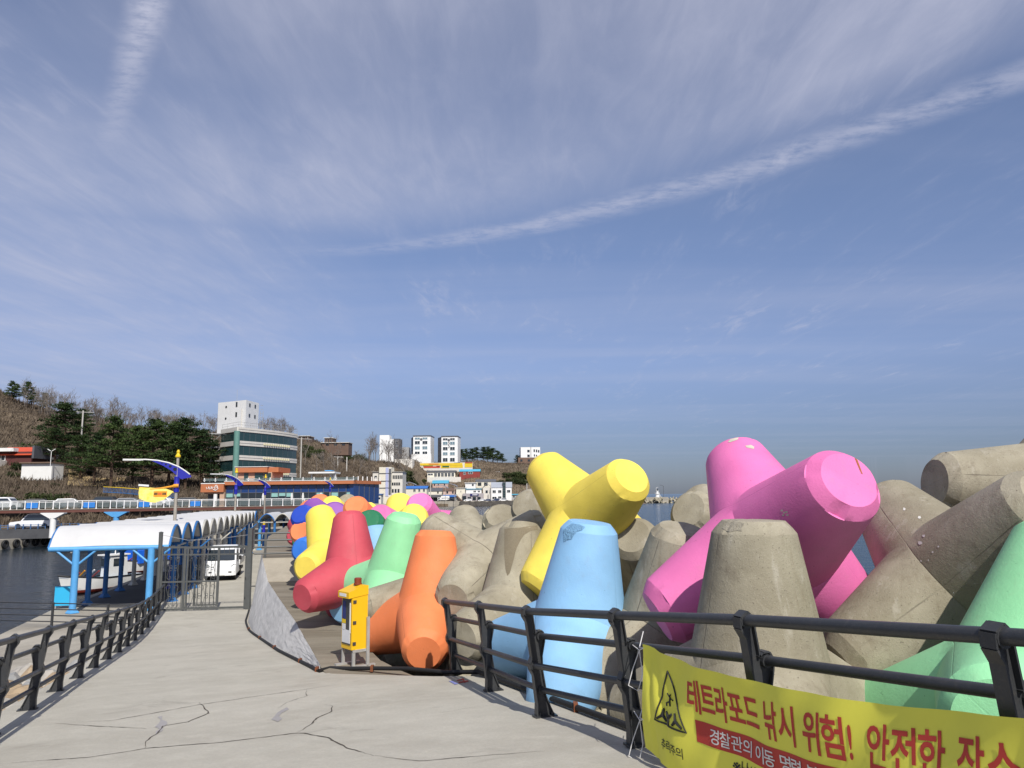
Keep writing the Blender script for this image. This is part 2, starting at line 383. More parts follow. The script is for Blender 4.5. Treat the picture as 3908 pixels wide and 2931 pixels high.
CONC = slab_mat('ramp_concrete', col=(.465, .442, .378), dark=(.385, .362, .306), streak=(1, 1.35, 1), rot=radians(20))
CONC2 = slab_mat('quay_concrete', (.40, .37, .31), (.29, .265, .22))
CONC3 = slab_mat('crown_concrete', (.27, .238, .185), (.175, .150, .112), streak=(.5, 4, 1), rot=radians(-8))
ROUGHC = slab_mat('rough_plaster', (.64, .63, .61), (.52, .51, .495), bump=.95)
BARE = tetra_mat('bare_tetrapod_concrete', (.3, .3, .3), False)
# ================================================================ sea, land
def sea_mat():
    mt, nt, N, L, B = nodes('sea_water')
    B.inputs['Roughness'].default_value = .12; B.inputs['IOR'].default_value = 1.33
    tc = N.new('ShaderNodeTexCoord')
    def nz(s, sc, d):
        mp = N.new('ShaderNodeMapping'); mp.inputs['Scale'].default_value = sc; mp.inputs['Rotation'].default_value = (0, 0, .35); L.new(tc.outputs['Object'], mp.inputs[0])
        n = N.new('ShaderNodeTexNoise'); n.inputs['Scale'].default_value = s; n.inputs['Detail'].default_value = d; n.inputs['Roughness'].default_value = .6; n.inputs['Distortion'].default_value = .3
        L.new(mp.outputs[0], n.inputs['Vector']); return n.outputs[0]
    a = N.new('ShaderNodeMath'); a.operation = 'MULTIPLY_ADD'; L.new(nz(.22, (.6, 1, 1), 8), a.inputs[0]); a.inputs[1].default_value = 2.2; L.new(nz(1.4, (.7, 1, 1), 6), a.inputs[2])
    # open water is rougher than the harbour basin (x < -14)
    sp = N.new('ShaderNodeSeparateXYZ'); L.new(tc.outputs['Object'], sp.inputs[0])
    r = N.new('ShaderNodeMapRange'); L.new(sp.outputs[0], r.inputs[0]); r.inputs[1].default_value = -25; r.inputs[2].default_value = 10; r.inputs[3].default_value = .30; r.inputs[4].default_value = .85
    rc = N.new('ShaderNodeMapRange'); L.new(sp.outputs[0], rc.inputs[0]); rc.inputs[1].default_value = -16; rc.inputs[2].default_value = -4
    cm = N.new('ShaderNodeMixRGB'); cm.inputs[1].default_value = (.010, .017, .022, 1); cm.inputs[2].default_value = (.012, .044, .088, 1); L.new(rc.outputs[0], cm.inputs[0]); L.new(cm.outputs[0], B.inputs['Base Color'])
    b = N.new('ShaderNodeBump'); b.inputs['Distance'].default_value = .55; L.new(r.outputs[0], b.inputs['Strength']); L.new(a.outputs[0], b.inputs['Height']); L.new(b.outputs[0], B.inputs['Normal'])
    return mt
SEAZ = -1.2
m = MB(); R_ = 30000
m.add([(-R_, -R_, SEAZ), (R_, -R_, SEAZ), (R_, R_, SEAZ), (-R_, R_, SEAZ)], [(0, 1, 2, 3)])
tag(m.build('sea', sea_mat()), kind='structure')
# --- the ramp and pier road: a strip between the two rail lines, down to the gate and on along the pier
def xl(y): return (-2.9 - .367 * y - .42) if y < 33 else (-2.9 - .367 * 33 - .42 - (y - 33) * .25)
def wallx(y):        # foot of the crown wall on the road side
    K = [(12.6, -1.0), (14.0, -3.25), (14.9, -3.75), (18.6, -5.45), (22.5, -7.1), (25.7, -8.6), (29, -10.1), (33.3, -11.25), (48.9, -15.9), (80, -23.0), (100, -28)]
    return float(np.interp(y, [k[0] for k in K], [k[1] for k in K])) + float(np.interp(y, [14.9, 17, 30, 33, 34.5, 36], [0, .5, .55, .55, .5, .3]))
def xr(y): return (3.77 - .363 * y + .36) if y < 12.6 else wallx(y)
ys = list(np.arange(-14, 40, .4)) + list(np.arange(40, 82, 2))
m = MB(); P = []; nv = 15
for y in ys:
    a, b = xl(y), xr(y)
    for j in range(nv):
        x = a + (b - a) * j / (nv - 1); P.append((x, y, gz(x, y)))
m.grid(P, len(ys), nv)
# skirts so that the slab is a solid body
sk = []
for y in ys: sk += [(xl(y), y, gz(xl(y), y)), (xl(y), y, -1.6)]
m.grid(sk, len(ys), 2)
sk = []
for y in [q for q in ys if q < 12.7]: sk += [(xr(y), y, gz(xr(y), y)), (xr(y), y, -1.6)]
m.grid(sk, len(sk) // 2, 2)
ground = m.build('ramp_pavement', CONC, smooth=30); tag(ground, kind='structure')
# lower quay to the left of the rail (canopy stands on it)
Q = [(-3.4, -1), (-9.5, 8), (-15, 20), (-18.3, 28.0), (-20.0, 33.8), (-20.6, 36.6), (-22.6, 46), (-30.5, 78), (-18, 78.5)]
near = [(xl(y) + .25, y) for y in (60, 48, 40, 33, 28, 20, 10, 0)]
m = MB(); m.prism(Q + near, -1.7, -.012); tag(m.build('quay', CONC2), kind='structure')
m = MB(); m.prism([(-15.3, 34.2), (-16.7, 39.5), (-24.4, 72), (-28.6, 72), (-22.3, 46.3), (-20.3, 36.8), (-19.6, 34.8)], -.011, -.006); tag(m.build('quay_asphalt_shade', M('worn_asphalt_shade', (.075, .075, .076), .85, var=.35, scale=.8, bump=.2, bscale=20)), kind='structure')  # dark floor sheet, with the canopy's shade worked into its colour
# hollow of rubble between quay and ramp wall, on the left in front
# --- crown wall: low slab beside the ramp, ramped block, high wall along the pier
ST = 1.60
m = MB()
low_l = [(-3.62, 14.75), (-5.55, 19.9), (-7.3, 24.3), (-9.15, 29.0)]
low_r = [(-2.55, 15.1), (-3.9, 18.6), (-5.2, 22.2), (-6.4, 25.5), (-7.5, 29.2)]
poly = low_l + low_r[::-1]
m.prism(poly, -1.5, ST)
crown = m.build('crown_slab', CONC3); tag(crown, kind='structure')
m = MB()   # lowest strip of the slab runs out level with the ramp, towards the orange one's foot
m.prism([(-3.62, 14.7), (-3.35, 14.05), (-1.25, 12.75), (-1.55, 13.5), (-2.1, 14.3), (-2.53, 15.06)], -1.5, ST + .012); tag(m.build('crown_slab_toe', CONC3), kind='structure')
m = MB()   # rough rendered face between ramp and slab, up to the gate
FT = [(-3.60, 14.5, ST), (-3.62, 14.75, ST), (-5.55, 19.9, ST), (-7.3, 24.3, ST), (-9.15, 29.0, ST + .03), (-10.1, 31.2, 2.30), (-10.72, 33.1, 2.30), (-11.1, 34.2, 2.30)]
FB_ = [(-3.40, 14.15), (-3.75, 14.95), (-5.50, 18.7), (-7.05, 22.3), (-8.75, 26.2), (-10.05, 29.6), (-11.05, 32.9), (-11.5, 34.3)]
n = 260; P = []
rnd = random.Random(3)
def lerp_path(path, t):
    t *= len(path) - 1; i = min(int(t), len(path) - 2); f = t - i
    return tuple(a + (b - a) * f for a, b in zip(path[i], path[i + 1]))
import mathutils
for i in range(n + 1):
    t = i / n; ax, ay, az = lerp_path(FT, t); bx_, by_ = lerp_path(FB_, t)
    bz = gz(bx_, by_) - .03
    for j in range(29):
        s = j / 28; k = 0 if j in (0, 28) else mathutils.noise.fractal(Vector((t * 60, s * 8, 1)), .9, 2.1, 5) * .017
        P.append((bx_ + (ax - bx_) * s + k, by_ + (ay - by_) * s + k, bz + (az + .004 - bz) * s + k * .4))
m.grid(P, n + 1, 29); tag(m.build('rendered_wall_face', ROUGHC, smooth=25), kind='structure')
# ramped block up to the high wall
WZ_ = 2.30
m = MB()
a0, a1 = (-9.15, 29.0), (-7.5, 29.2); b0, b1 = (-10.1, 31.2), (-8.65, 31.5)
vs = [(*a0, ST + .03), (*a1, ST + .03), (*b1, WZ_), (*b0, WZ_)] + [(*p, -1.5) for p in (a0, a1, b1, b0)]
m.add(vs, [(0, 1, 2, 3), (0, 4, 5, 1), (1, 5, 6, 2), (2, 6, 7, 3), (3, 7, 4, 0), (4, 7, 6, 5)])
tag(m.build('crown_ramp', slab_mat('sunlit_block_concrete', (.42, .375, .30), (.31, .275, .215))), kind='structure')  # own lighter concrete: sun on the slope is put into the colour
m = MB()
wl = [(-10.1, 31.2), (-10.72, 33.1), (-15.5, 48.9), (-22.6, 80), (-27, 98)]
wr = [(-8.65, 31.5), (-9.3, 33.4), (-14.1, 49.2), (-20.9, 80), (-25.3, 98)]
m.prism(wl + wr[::-1], -1.5, WZ_); cw = m.build('crown_wall', CONC3); tag(cw, kind='structure')
# joints of the crown slab, pieces of cracked concrete
def ribbon(pts, wd, z=None, rng=None, jit=.0, lift=.005):
    """a thin strip following pts (world x,y), lying on the ground"""
    rng = rng or random.Random(1); m = MB(); P = []
    fine = []
    for (x0, y0), (x1, y1) in zip(pts[:-1], pts[1:]):
        k = max(2, int(math.hypot(x1 - x0, y1 - y0) / .07))
        for i in range(k): fine.append((x0 + (x1 - x0) * i / k, y0 + (y1 - y0) * i / k))
    fine.append(pts[-1])
    N_ = len(fine); off = 0
    for i, (x, y) in enumerate(fine):
        q0 = fine[max(0, i - 1)]; q1 = fine[min(N_ - 1, i + 1)]
        dx, dy = q1[0] - q0[0], q1[1] - q0[1]; l = math.hypot(dx, dy) or 1; nx, ny = -dy / l, dx / l
        off = off * .8 + rng.uniform(-jit, jit)
        w = wd * rng.uniform(.35, 1.0) * min(1, (i + 2) / 12, (N_ - i + 1) / 12)
        for s in (-1, 1):
            X, Y = x + nx * (off + s * w), y + ny * (off + s * w); P.append((X, Y, (gz(X, Y) if z is None else z) + lift))
    m.grid(P, N_, 2); return m
CRACK = M('crack_dark', (.085, .072, .058), .95, var=.4, scale=20)  # plain dark tone of the cracks and joints
DAMP = slab_mat('patched_mortar', (.36, .345, .34), (.30, .285, .28))
crk = [
    ([(300, 2757), (420, 2752), (560, 2728), (760, 2690), (1000, 2655), (1170, 2632), (1300, 2612)], .012),
    ([(0, 2917), (140, 2905), (330, 2892), (556, 2857), (830, 2836), (1120, 2800), (1160, 2800), (1245, 2818), (1340, 2860), (1430, 2885)], .013),
    ([(556, 2857), (560, 2830), (600, 2800), (620, 2772), (720, 2756), (800, 2722), (790, 2705), (765, 2680)], .012),
    ([(620, 2772), (560, 2783), (490, 2777), (330, 2769), (210, 2760)], .010),
    ([(1130, 2798), (1180, 2770), (1210, 2742), (1270, 2716), (1275, 2695), (1240, 2690)], .014),
    ([(1160, 2803), (1240, 2785), (1330, 2775)], .007),
    ([(1430, 2885), (1600, 2905), (1700, 2898), (1850, 2885), (2080, 2868)], .010),
    ([(1170, 2632), (1176, 2655), (1100, 2680), (1060, 2705)], .007),
    ([(1680, 2722), (1800, 2700), (1880, 2690)], .007), ([(2300, 2845), (2390, 2838)], .008), ([(100, 2853), (160, 2850), (240, 2843)], .007),
    ([(1040, 2480), (1180, 2492), (1330, 2530)], .004),
    ([(880, 2495), (940, 2492), (1010, 2484)], .006), ([(820, 2445), (900, 2432)], .006)]
for i, (pp, w) in enumerate(crk):
    pts = [tuple(onramp(*p)[:2]) for p in pp]
    ribbon(pts, w, rng=random.Random(i), jit=.012).build('crack', CRACK, ground, fixn=False)
for i in range(16):      # construction joints of the wall top and the slab
    t = .03 + i * .05; a = lerp_path([wl[1], wl[2], wl[3]], t); c = lerp_path([wr[1], wr[2], wr[3]], t)
    ribbon([a, c], .022, WZ_, random.Random(i), .004).build('joint', CRACK, cw, fixn=False)
for a, c in (((-3.95, 15.8), (-2.85, 15.9)), ((-5.0, 18.6), (-3.85, 18.5)), ((-6.2, 21.7), (-5.0, 21.6)), ((-7.5, 24.9), (-6.1, 24.7)), ((-9.1, 28.9), (-7.5, 29.1))):
    ribbon([a, c], .02, ST, random.Random(int(a[1] * 10)), .006).build('joint', CRACK, crown, fixn=False)
def blob(cx, cy, pts, name, mat, lift=.0045, parent=None):
    w = [onramp(cx + a, cy + b) for a, b in pts]
    m = MB(); m.add([(p[0], p[1], gz(p[0], p[1]) + lift) for p in w], [tuple(range(len(w)))]); return m.build(name, mat, parent)
blob(615, 2765, [(-14, -28), (5, -32), (2, -18), (22, -10), (24, 0), (8, 10), (6, 24), (-22, 40), (-20, 28), (-6, 18), (-24, 10), (-8, -4), (-2, -18)], 'mortar_patch', DAMP, parent=ground)
blob(1065, 2730, [(10, -20), (30, -30), (38, -22), (10, -8), (0, 4), (12, 14), (-4, 26), (-30, 16), (-18, 6), (-8, -8)], 'mortar_patch', DAMP, parent=ground)
REDP = M('red_road_paint', (.45, .05, .035), .8, var=.3, scale=20); BLUR = M('blue_road_paint', (.22, .25, .55), .8, var=.3, scale=20)
for pp, mt in (([(1742, 2597), (1768, 2591), (1772, 2594), (1746, 2600)], REDP), ([(1748, 2604), (1786, 2598), (1790, 2602), (1752, 2609)], REDP), ([(1764, 2590), (1769, 2590), (1777, 2608), (1772, 2608)], REDP),
               ([(1712, 2600), (1726, 2600), (1750, 2611), (1736, 2614)], BLUR)):
    blob(0, 0, pp, 'painted_mark', mt, .0065, ground)
# black cable along the edge and the wall foot
cpts = []
for t in np.linspace(6 / 7, .02, 26):
    x, y = lerp_path(FB_, t); x -= .07; y -= .03; cpts.append((x, y, gz(x, y) + .03))
for px, py in [(1260, 2557), (1340, 2559), (1420, 2558), (1560, 2560), (1700, 2574)]:
    p = onramp(px, py); cpts.append((p[0], p[1], gz(p[0], p[1]) + .035))
for y in np.arange(12.6, -6, -.7):
    x = 3.77 - .363 * y + .22; cpts.append((x, y, gz(x, y) + .05))
cable = MB().tube(cpts, .035, 8).build('black_cable', BLACK, smooth=60)
tag(cable, 'long black cable laid along the ramp edge and wall foot', 'cable')
for i in range(8, len(cpts) - 3, 4):
    p = Vector(cpts[i]); MB().box(p, (.05, .11, .10)).build('cable_clip', M('rusty_clip', (.22, .07, .025), .85, var=.4, scale=20), cable)
# --- rubble mound under the tetrapods
def mound_z(x, y):
    e = xr(y) if y < 12.6 else (np.interp(y, [12.6, 15.1, 22.2, 29.2, 31.5, 49.2, 80, 98], [-.9, -2.5, -5.2, -7.5, -8.65, -14.1, -20.9, -25.3]))
    d = x - e
    return 0.35 - .10 * d if d < 8 else -.45 - .22 * (d - 8)
ROCKD = M('mound_rock', (.12, .105, .085), .95, var=.5, scale=1.5, bump=.6, bscale=5)
m = MB(); P = []; ys2 = list(np.arange(-10, 110, 1.5))
rnd = random.Random(4)
for y in ys2:
    e = float(xr(y) if y < 12.6 else np.interp(y, [12.6, 15.1, 22.2, 29.2, 31.5, 49.2, 80, 98], [-.9, -2.5, -5.2, -7.5, -8.65, -14.1, -20.9, -25.3]))
    for j in range(20): x = e - .05 + j * .95; P.append((x, y, mound_z(x, y) + rnd.uniform(-.18, .18)))
m.grid(P, len(ys2), 20); tag(m.build('breakwater_mound', ROCKD), kind='structure')
# --- loose rocks beside the left rail
def rock_mesh(seed, mat):
    rn = random.Random(seed); b = bmesh.new(); bmesh.ops.create_icosphere(b, subdivisions=2, radius=1)
    f = [Vector((rn.uniform(-1, 1), rn.uniform(-1, 1), rn.uniform(-1, 1))).normalized() for _ in range(9)]
    for v in b.verts:
        d = v.co.normalized(); k = min([1.0] + [.72 / max(.05, d.dot(q)) if d.dot(q) > .72 else 1.0 for q in f]); v.co = d * k * rn.uniform(.93, 1.07)
    me = bpy.data.meshes.new('rock'); b.to_mesh(me); b.free(); me.materials.append(mat); me.update(); return me
RK = [M('pale_rock', (.42, .39, .34), .85, var=.35, scale=2.5, bump=.5, bscale=12), M('tan_rock', (.40, .30, .19), .85, var=.4, scale=2.5, bump=.5, bscale=12), M('grey_rock', (.30, .30, .29), .85, var=.35, scale=2.5, bump=.5, bscale=12)]
RKM = [rock_mesh(i, RK[i % 3]) for i in range(6)]
rnd = random.Random(12)
for i in range(270):
    y = rnd.uniform(7.5, 20); x = xl(y) - rnd.uniform(.3, 3.0) * (1 if y < 17 else .7)
    s = rnd.uniform(.17, .42)
    z0 = max(-.05, gz(xl(y), y) - .62 - .16 * (xl(y) - x)); z0 = min(z0, 1.05)
    o = link('rock', RKM[i % 6]); o.location = (x, y, z0 + s * .3 + rnd.uniform(0, .25)); o.scale = (s * rnd.uniform(.9, 1.5), s * rnd.uniform(.8, 1.3), s * rnd.uniform(.6, 1.0)); o.rotation_euler = (rnd.uniform(-.3, .3), rnd.uniform(-.3, .3), rnd.uniform(0, 6))
    tag(o, 'loose rock heaped between the left rail and the quay', 'rock', 'loose rocks beside the left rail')
m = MB(); P = []      # fill below those rocks
ysr = list(np.arange(3, 24, 1.0))
for y in ysr:
    for j in range(6):
        x = xl(y) + .1 - j * .8; P.append((x, y, min(1.0, max(-.1, gz(xl(y), y) - .70 - .16 * (xl(y) - x)))))
m.grid(P, len(ysr), 6); tag(m.build('rubble_bed', M('rubble_bed', (.09, .078, .062), .95, var=.5, scale=3, bump=.7, bscale=8)), kind='structure')
# ================================================================ tetrapods
TH = 2.55; TL = .643 * TH; R1 = .151 * TH; TS = .205; R0 = R1 + TS * TL
def tetra_mesh(name, mat, seed, chip=.02):
    rn = random.Random(seed); n = 60; m = MB()
    ch = .13; capr = .76
    import mathutils
    for k in range(4):
        a = A4[k]; others = [A4[i] for i in range(4) if i != k]
        e1 = others[0] - a * (a @ others[0]); e1 /= np.linalg.norm(e1); e2 = np.cross(a, e1)
        rings = []
        tends = [0] * n; nvec = []
        for j in range(n):
            th = 2 * pi * j / n; nv_ = e1 * cos(th) + e2 * sin(th); nvec.append(nv_)
            t0 = max((R0 * (nv_ @ b)) / (4 / 3 + TS * (nv_ @ b)) for b in others); tends[j] = t0
        NR = 9
        for i in range(NR + 1):
            rings.append([a * (tends[j] + (TL - ch - tends[j]) * i / NR) + nvec[j] * (R0 - TS * (tends[j] + (TL - ch - tends[j]) * i / NR)) for j in range(n)])
        rs = R0 - TS * (TL - ch)
        # worn shoulder, chamfer and cap, with broken bits
        def wear(j, amp):
            p = Vector(nvec[j]) * 1.9 + Vector((seed * 3.1 + k * 5, 0, 0))
            w = mathutils.noise.fractal(p, 1.1, 2.0, 3)
            return max(0, w - .18) * amp * 1.3
        for tt, rr, amp in ((TL - ch + .012, rs * .992, chip), (TL - ch * .5, rs * (.5 + .5 * capr) + .004, chip * .8), (TL - .012, rs * capr * 1.008, chip * .6), (TL, rs * capr * .972, chip * .4)):
            rings.append([a * (tt - wear(j, amp)) + nvec[j] * (rr - wear(j, amp * 1.2)) for j in range(n)])
        rings.append([a * (TL + .002) + nvec[j] * rs * capr * .5 for j in range(n)])
        base = len(m.v)
        vs = [p for r in rings for p in r] + [a * TL]
        nr = len(rings)
        fs = [(i * n + j, i * n + (j + 1) % n, (i + 1) * n + (j + 1) % n, (i + 1) * n + j) for i in range(nr - 1) for j in range(n)]
        c = nr * n
        fs += [((nr - 1) * n + j, (nr - 1) * n + (j + 1) % n, c) for j in range(n)]
        m.add(vs, fs)
    me = bpy.data.meshes.new(name); me.from_pydata(m.v, [], m.f)
    b = bmesh.new(); b.from_mesh(me); bmesh.ops.remove_doubles(b, verts=b.verts, dist=1e-4); bmesh.ops.recalc_face_normals(b, faces=b.faces); b.to_mesh(me); b.free()
    me.materials.append(mat)
    me.polygons.foreach_set('use_smooth', [True] * len(me.polygons)); me.set_sharp_from_angle(angle=radians(21)); me.update()
    return me
PAINT = {'light_blue': (.245, .475, .72), 'yellow': (.85, .67, .10), 'pink': (.73, .17, .41), 'orange': (.82, .235, .085), 'red': (.50, .065, .09),
         'green': (.30, .70, .36), 'blue': (.03, .17, .62), 'deep_blue': (.012, .055, .42), 'purple': (.26, .09, .37), 'dark_green': (.012, .16, .07)}
TM = {k: tetra_mesh('tetrapod_' + k, tetra_mat('paint_' + k, c), i + 1, .022) for i, (k, c) in enumerate(PAINT.items())}
TB = [tetra_mesh('tetrapod_bare', BARE, 40 + i, .04) for i in range(4)]
FIT = {
 'ball_grey': (-6.581, 32.476, 3.751, 0.354, -1.292, 2.054),
 'blue_front': (0.904, 11.27, 2.684, -0.296, 0.078, -3.868),
 'blue_low': (-6.51, 26.803, 2.816, -4.473, 1.708, -0.581),
 'blue_second': (-3.522, 20.438, 2.303, 0.522, -0.379, -4.123),
 'dark_blue': (-6.886, 27.666, 3.42, -0.347, 2.152, -3.184),
 'far_right': (7.121, 10.084, 4.639, -1.293, -1.05, 1.491),
 'green_dark': (-4.112, 23.486, 3.168, -0.783, 1.851, -3.336),
 'green_light': (-2.864, 18.511, 2.683, -0.421, 0.203, -3.67),
 'green_right': (4.319, 6.709, 2.898, -0.663, -1.124, -4.073),
 'green_small': (-7.83, 31.391, 2.813, -4.485, 1.722, -0.661),
 'h_grey': (2.095, 11.152, 2.673, -0.066, 0.415, -2.493),
 'i_grey': (2.642, 14.629, 3.175, -1.77, -1.313, 3.333),
 'j_grey': (4.035, 14.449, 3.797, -1.036, -0.25, -0.165),
 'k_grey': (0.038, 14.263, 2.567, 0.152, -0.566, -4.228),
 'l_grey': (-0.65, 16.187, 3.214, 1.674, -0.782, 0.154),
 'm_grey': (-1.052, 20.0, 3.146, -0.838, -0.129, 0.239),
 'n_grey': (-0.134, 19.0, 3.246, 0.839, -0.378, 0.509),
 'o_grey': (1.021, 17.884, 3.842, -2.058, -1.179, 3.205),
 'orange_far': (-7.608, 31.42, 3.685, -0.684, 1.812, -3.242),
 'orange_front': (-1.669, 15.654, 2.374, -0.055, -0.15, -3.616),
 'orange_low': (-6.819, 27.618, 3.226, -2.244, -1.786, 2.931),
 'orange_mid': (-5.085, 26.514, 3.578, 0.808, 0.799, -1.544),
 'pink_big': (3.086, 9.2, 4.086, -0.252, 1.114, 2.619),
 'pink_far': (-2.781, 25.276, 3.58, -0.447, 1.779, -3.344),
 'pink_mid': (-3.658, 24.413, 3.415, -1.969, -1.547, 3.336),
 'purple': (-6.506, 27.655, 3.475, 1.257, -0.869, -2.93),
 'q_grey': (-1.606, 16.725, 2.474, -0.489, -1.647, 1.006),
 'red': (-4.113, 19.693, 2.701, 0.562, -0.38, -4.227),
 'red_small': (-9.491, 36.279, 2.793, 0.281, -1.73, 1.834),
 'tall_grey': (2.377, 7.75, 2.789, 0.02, 0.01, 0.349),
 'x_grey': (4.835, 8.564, 3.659, -2.174, 3.321, 1.01),
 'yellow_big': (1.381, 14.151, 4.224, -0.885, 0.932, 2.797),
 'yellow_far': (-7.11, 31.314, 3.72, -1.968, -2.092, 3.335),
 'yellow_left': (-5.307, 22.742, 2.928, 1.095, -0.391, -3.783),
 'yellow_mid': (-3.433, 23.963, 3.457, -0.373, 1.12, 2.789),
}
LAB = {
 'blue_front': ('light_blue', 'light blue tetrapod standing upright behind the front rail, large and worn'),
 'yellow_big': ('yellow', 'big yellow tetrapod with two legs raised in a V against the sky'),
 'pink_big': ('pink', 'big pink tetrapod with chipped leg end raised against the sky'),
 'tall_grey': (None, 'bare concrete tetrapod standing upright in front of the big pink one'),
 'x_grey': (None, 'bare concrete tetrapod with three spread legs and white splashes, beside the right light green one'),
 'far_right': (None, 'bare concrete tetrapod with a leg lying level at the upper right edge'),
 'green_right': ('green', 'light green tetrapod cut by the right edge, behind the banner rail'),
 'h_grey': (None, 'bare concrete tetrapod standing between the light blue and pink ones'),
 'i_grey': (None, 'bare concrete tetrapod showing a round leg end right of the tall light blue one'),
 'j_grey': (None, 'bare concrete tetrapod against the sea just left of the big pink one'),
 'k_grey': (None, 'upright bare concrete tetrapod with a damp stain, left of the big yellow one'),
 'l_grey': (None, 'bare concrete tetrapod lying beside the front orange one, round end towards the rail'),
 'm_grey': (None, 'bare concrete tetrapod on the pile behind the lying one'),
 'n_grey': (None, 'bare concrete tetrapod with broken round end, left of the big yellow leg'),
 'o_grey': (None, 'bare concrete tetrapod shaded by the raised left leg of the big yellow one'),
 'orange_front': ('orange', 'orange tetrapod standing behind the yellow box at the end of the rail'),
 'q_grey': (None, 'bare concrete tetrapod lying between the light green and front orange ones'),
 'green_light': ('green', 'light green tetrapod leaning between the red and orange ones'),
 'red': ('red', 'red tetrapod with one leg resting on the low concrete slab'),
 'yellow_left': ('yellow', 'yellow tetrapod standing left of the red one'),
 'blue_second': ('light_blue', 'light blue tetrapod half hidden behind the leaning light green one'),
 'yellow_mid': ('yellow', 'yellow tetrapod behind the top of the leaning light green one'),
 'pink_far': ('pink', 'pink tetrapod with a round end showing behind the middle yellow one'),
 'pink_mid': ('pink', 'pink tetrapod between the dark green and middle yellow ones'),
 'green_dark': ('dark_green', 'dark green tetrapod behind the right shoulder of the red one'),
 'orange_mid': ('orange', 'orange tetrapod behind the top of the red one'),
 'ball_grey': (None, 'bare concrete tetrapod with a round end in front of the restaurant corner'),
 'purple': ('purple', 'purple tetrapod behind the left yellow one'),
 'dark_blue': ('deep_blue', 'deep blue tetrapod with a round end over the wall beside the canopy'),
 'orange_far': ('orange', 'far orange tetrapod above the left yellow one'),
 'yellow_far': ('yellow', 'far yellow tetrapod above the purple one'),
 'orange_low': ('orange', 'orange tetrapod low beside the high wall, left of the yellow one'),
 'green_small': ('dark_green', 'dark green tetrapod low beside the high wall'),
 'red_small': ('red', 'small far red tetrapod end beside the high wall'),
 'blue_low': ('blue', 'blue tetrapod low beside the wall rail, left of the yellow one'),
}
TPOS = []
def put_tetra(me, loc, rv, label, group):
    o = link('tetrapod', me); o.location = loc
    v = Vector(rv); o.rotation_mode = 'QUATERNION'
    from mathutils import Quaternion
    o.rotation_quaternion = Quaternion(v.normalized(), v.length) if v.length > 1e-6 else Quaternion()
    tag(o, label, 'tetrapod', group); TPOS.append(Vector(loc)); return o
bi = 0; TOBJ = {}
for k, p in FIT.items():
    kind, lab = LAB[k]
    if kind: me = TM[kind]
    else: me = TB[bi % 4]; bi += 1
    TOBJ[k] = put_tetra(me, p[:3], p[3:], lab, 'painted tetrapods' if kind else 'bare concrete tetrapods')
# the rest of the pile: bare ones out to sea and along the pier
rnd = random.Random(21)
EX = ([12.6, 15.1, 22.2, 29.2, 31.5, 49.2, 80, 98], [-.9, -2.5, -5.2, -7.5, -8.65, -14.1, -20.9, -25.3])
def edge_x(y): return float(xr(y) if y < 12.6 else np.interp(y, *EX))
def tryput(x, y, z, lim, mind, lab, grp):
    c = Vector((x, y, z))
    if any((c - q).length < mind for q in TPOS): return False
    for _ in range(60):
        q = Euler((rnd.uniform(0, 6.3), rnd.uniform(0, 6.3), rnd.uniform(0, 6.3))).to_quaternion()
        tips = [c + q @ Vector(a) * TL for a in A4]
        if max(t.z for t in tips) < lim and min(t.x - edge_x(t.y) for t in tips) > .35: break
    else: return False
    ax, an = q.to_axis_angle(); put_tetra(TB[rnd.randrange(4)], c, ax * an, lab, grp); return True
# hidden lower layer near the rail, seen through the gaps
for y in np.arange(3, 34, 1.9):
    for d in (1.9, 3.9, 5.9):
        x = edge_x(y) + d + rnd.uniform(-.4, .4)
        tryput(x, y + rnd.uniform(-.5, .5), rnd.uniform(.5, 1.0), 2.35 - .1 * (d > 3), 1.55, 'bare concrete tetrapod in the shaded bottom layer of the pile', 'bottom layer of tetrapods')
for y in np.arange(18, 42, 1.9):
    for d in (4.2, 6.2, 8.2, 10.2, 12.2):
        x = edge_x(y) + d + rnd.uniform(-.6, .6)
        z = 2.55 - .13 * max(0, d - 5) + rnd.uniform(-.35, .35)
        tryput(x, y + rnd.uniform(-.7, .7), z, 4.05 - .10 * max(0, d - 6), 1.75, 'bare concrete tetrapod in the grey pile seaward of the painted ones', 'grey tetrapods seaward of the painted ones')
for y in np.arange(34, 92, 2.0):
    for d in (1.8, 3.8, 5.8, 7.8, 10):
        x = edge_x(y) + d + rnd.uniform(-.6, .6)
        z = 2.3 - .12 * max(0, d - 5) + rnd.uniform(-.3, .45)
        tryput(x, y + rnd.uniform(-.7, .7), z, 4.15 - .1 * max(0, d - 7), 1.8, 'bare concrete tetrapod in the far pile along the pier', 'far grey tetrapods along the pier')
for y in np.arange(8, 20, 2.1):
    for d in (6.6, 8.8, 11):
        x = edge_x(y) + d + rnd.uniform(-.6, .6)
        tryput(x, y + rnd.uniform(-.7, .7), 2.3 - .2 * (d - 5) + rnd.uniform(-.2, .2), 3.4 - .15 * (d - 6), 1.8, 'bare concrete tetrapod low on the seaward side of the big ones', 'low seaward tetrapods')

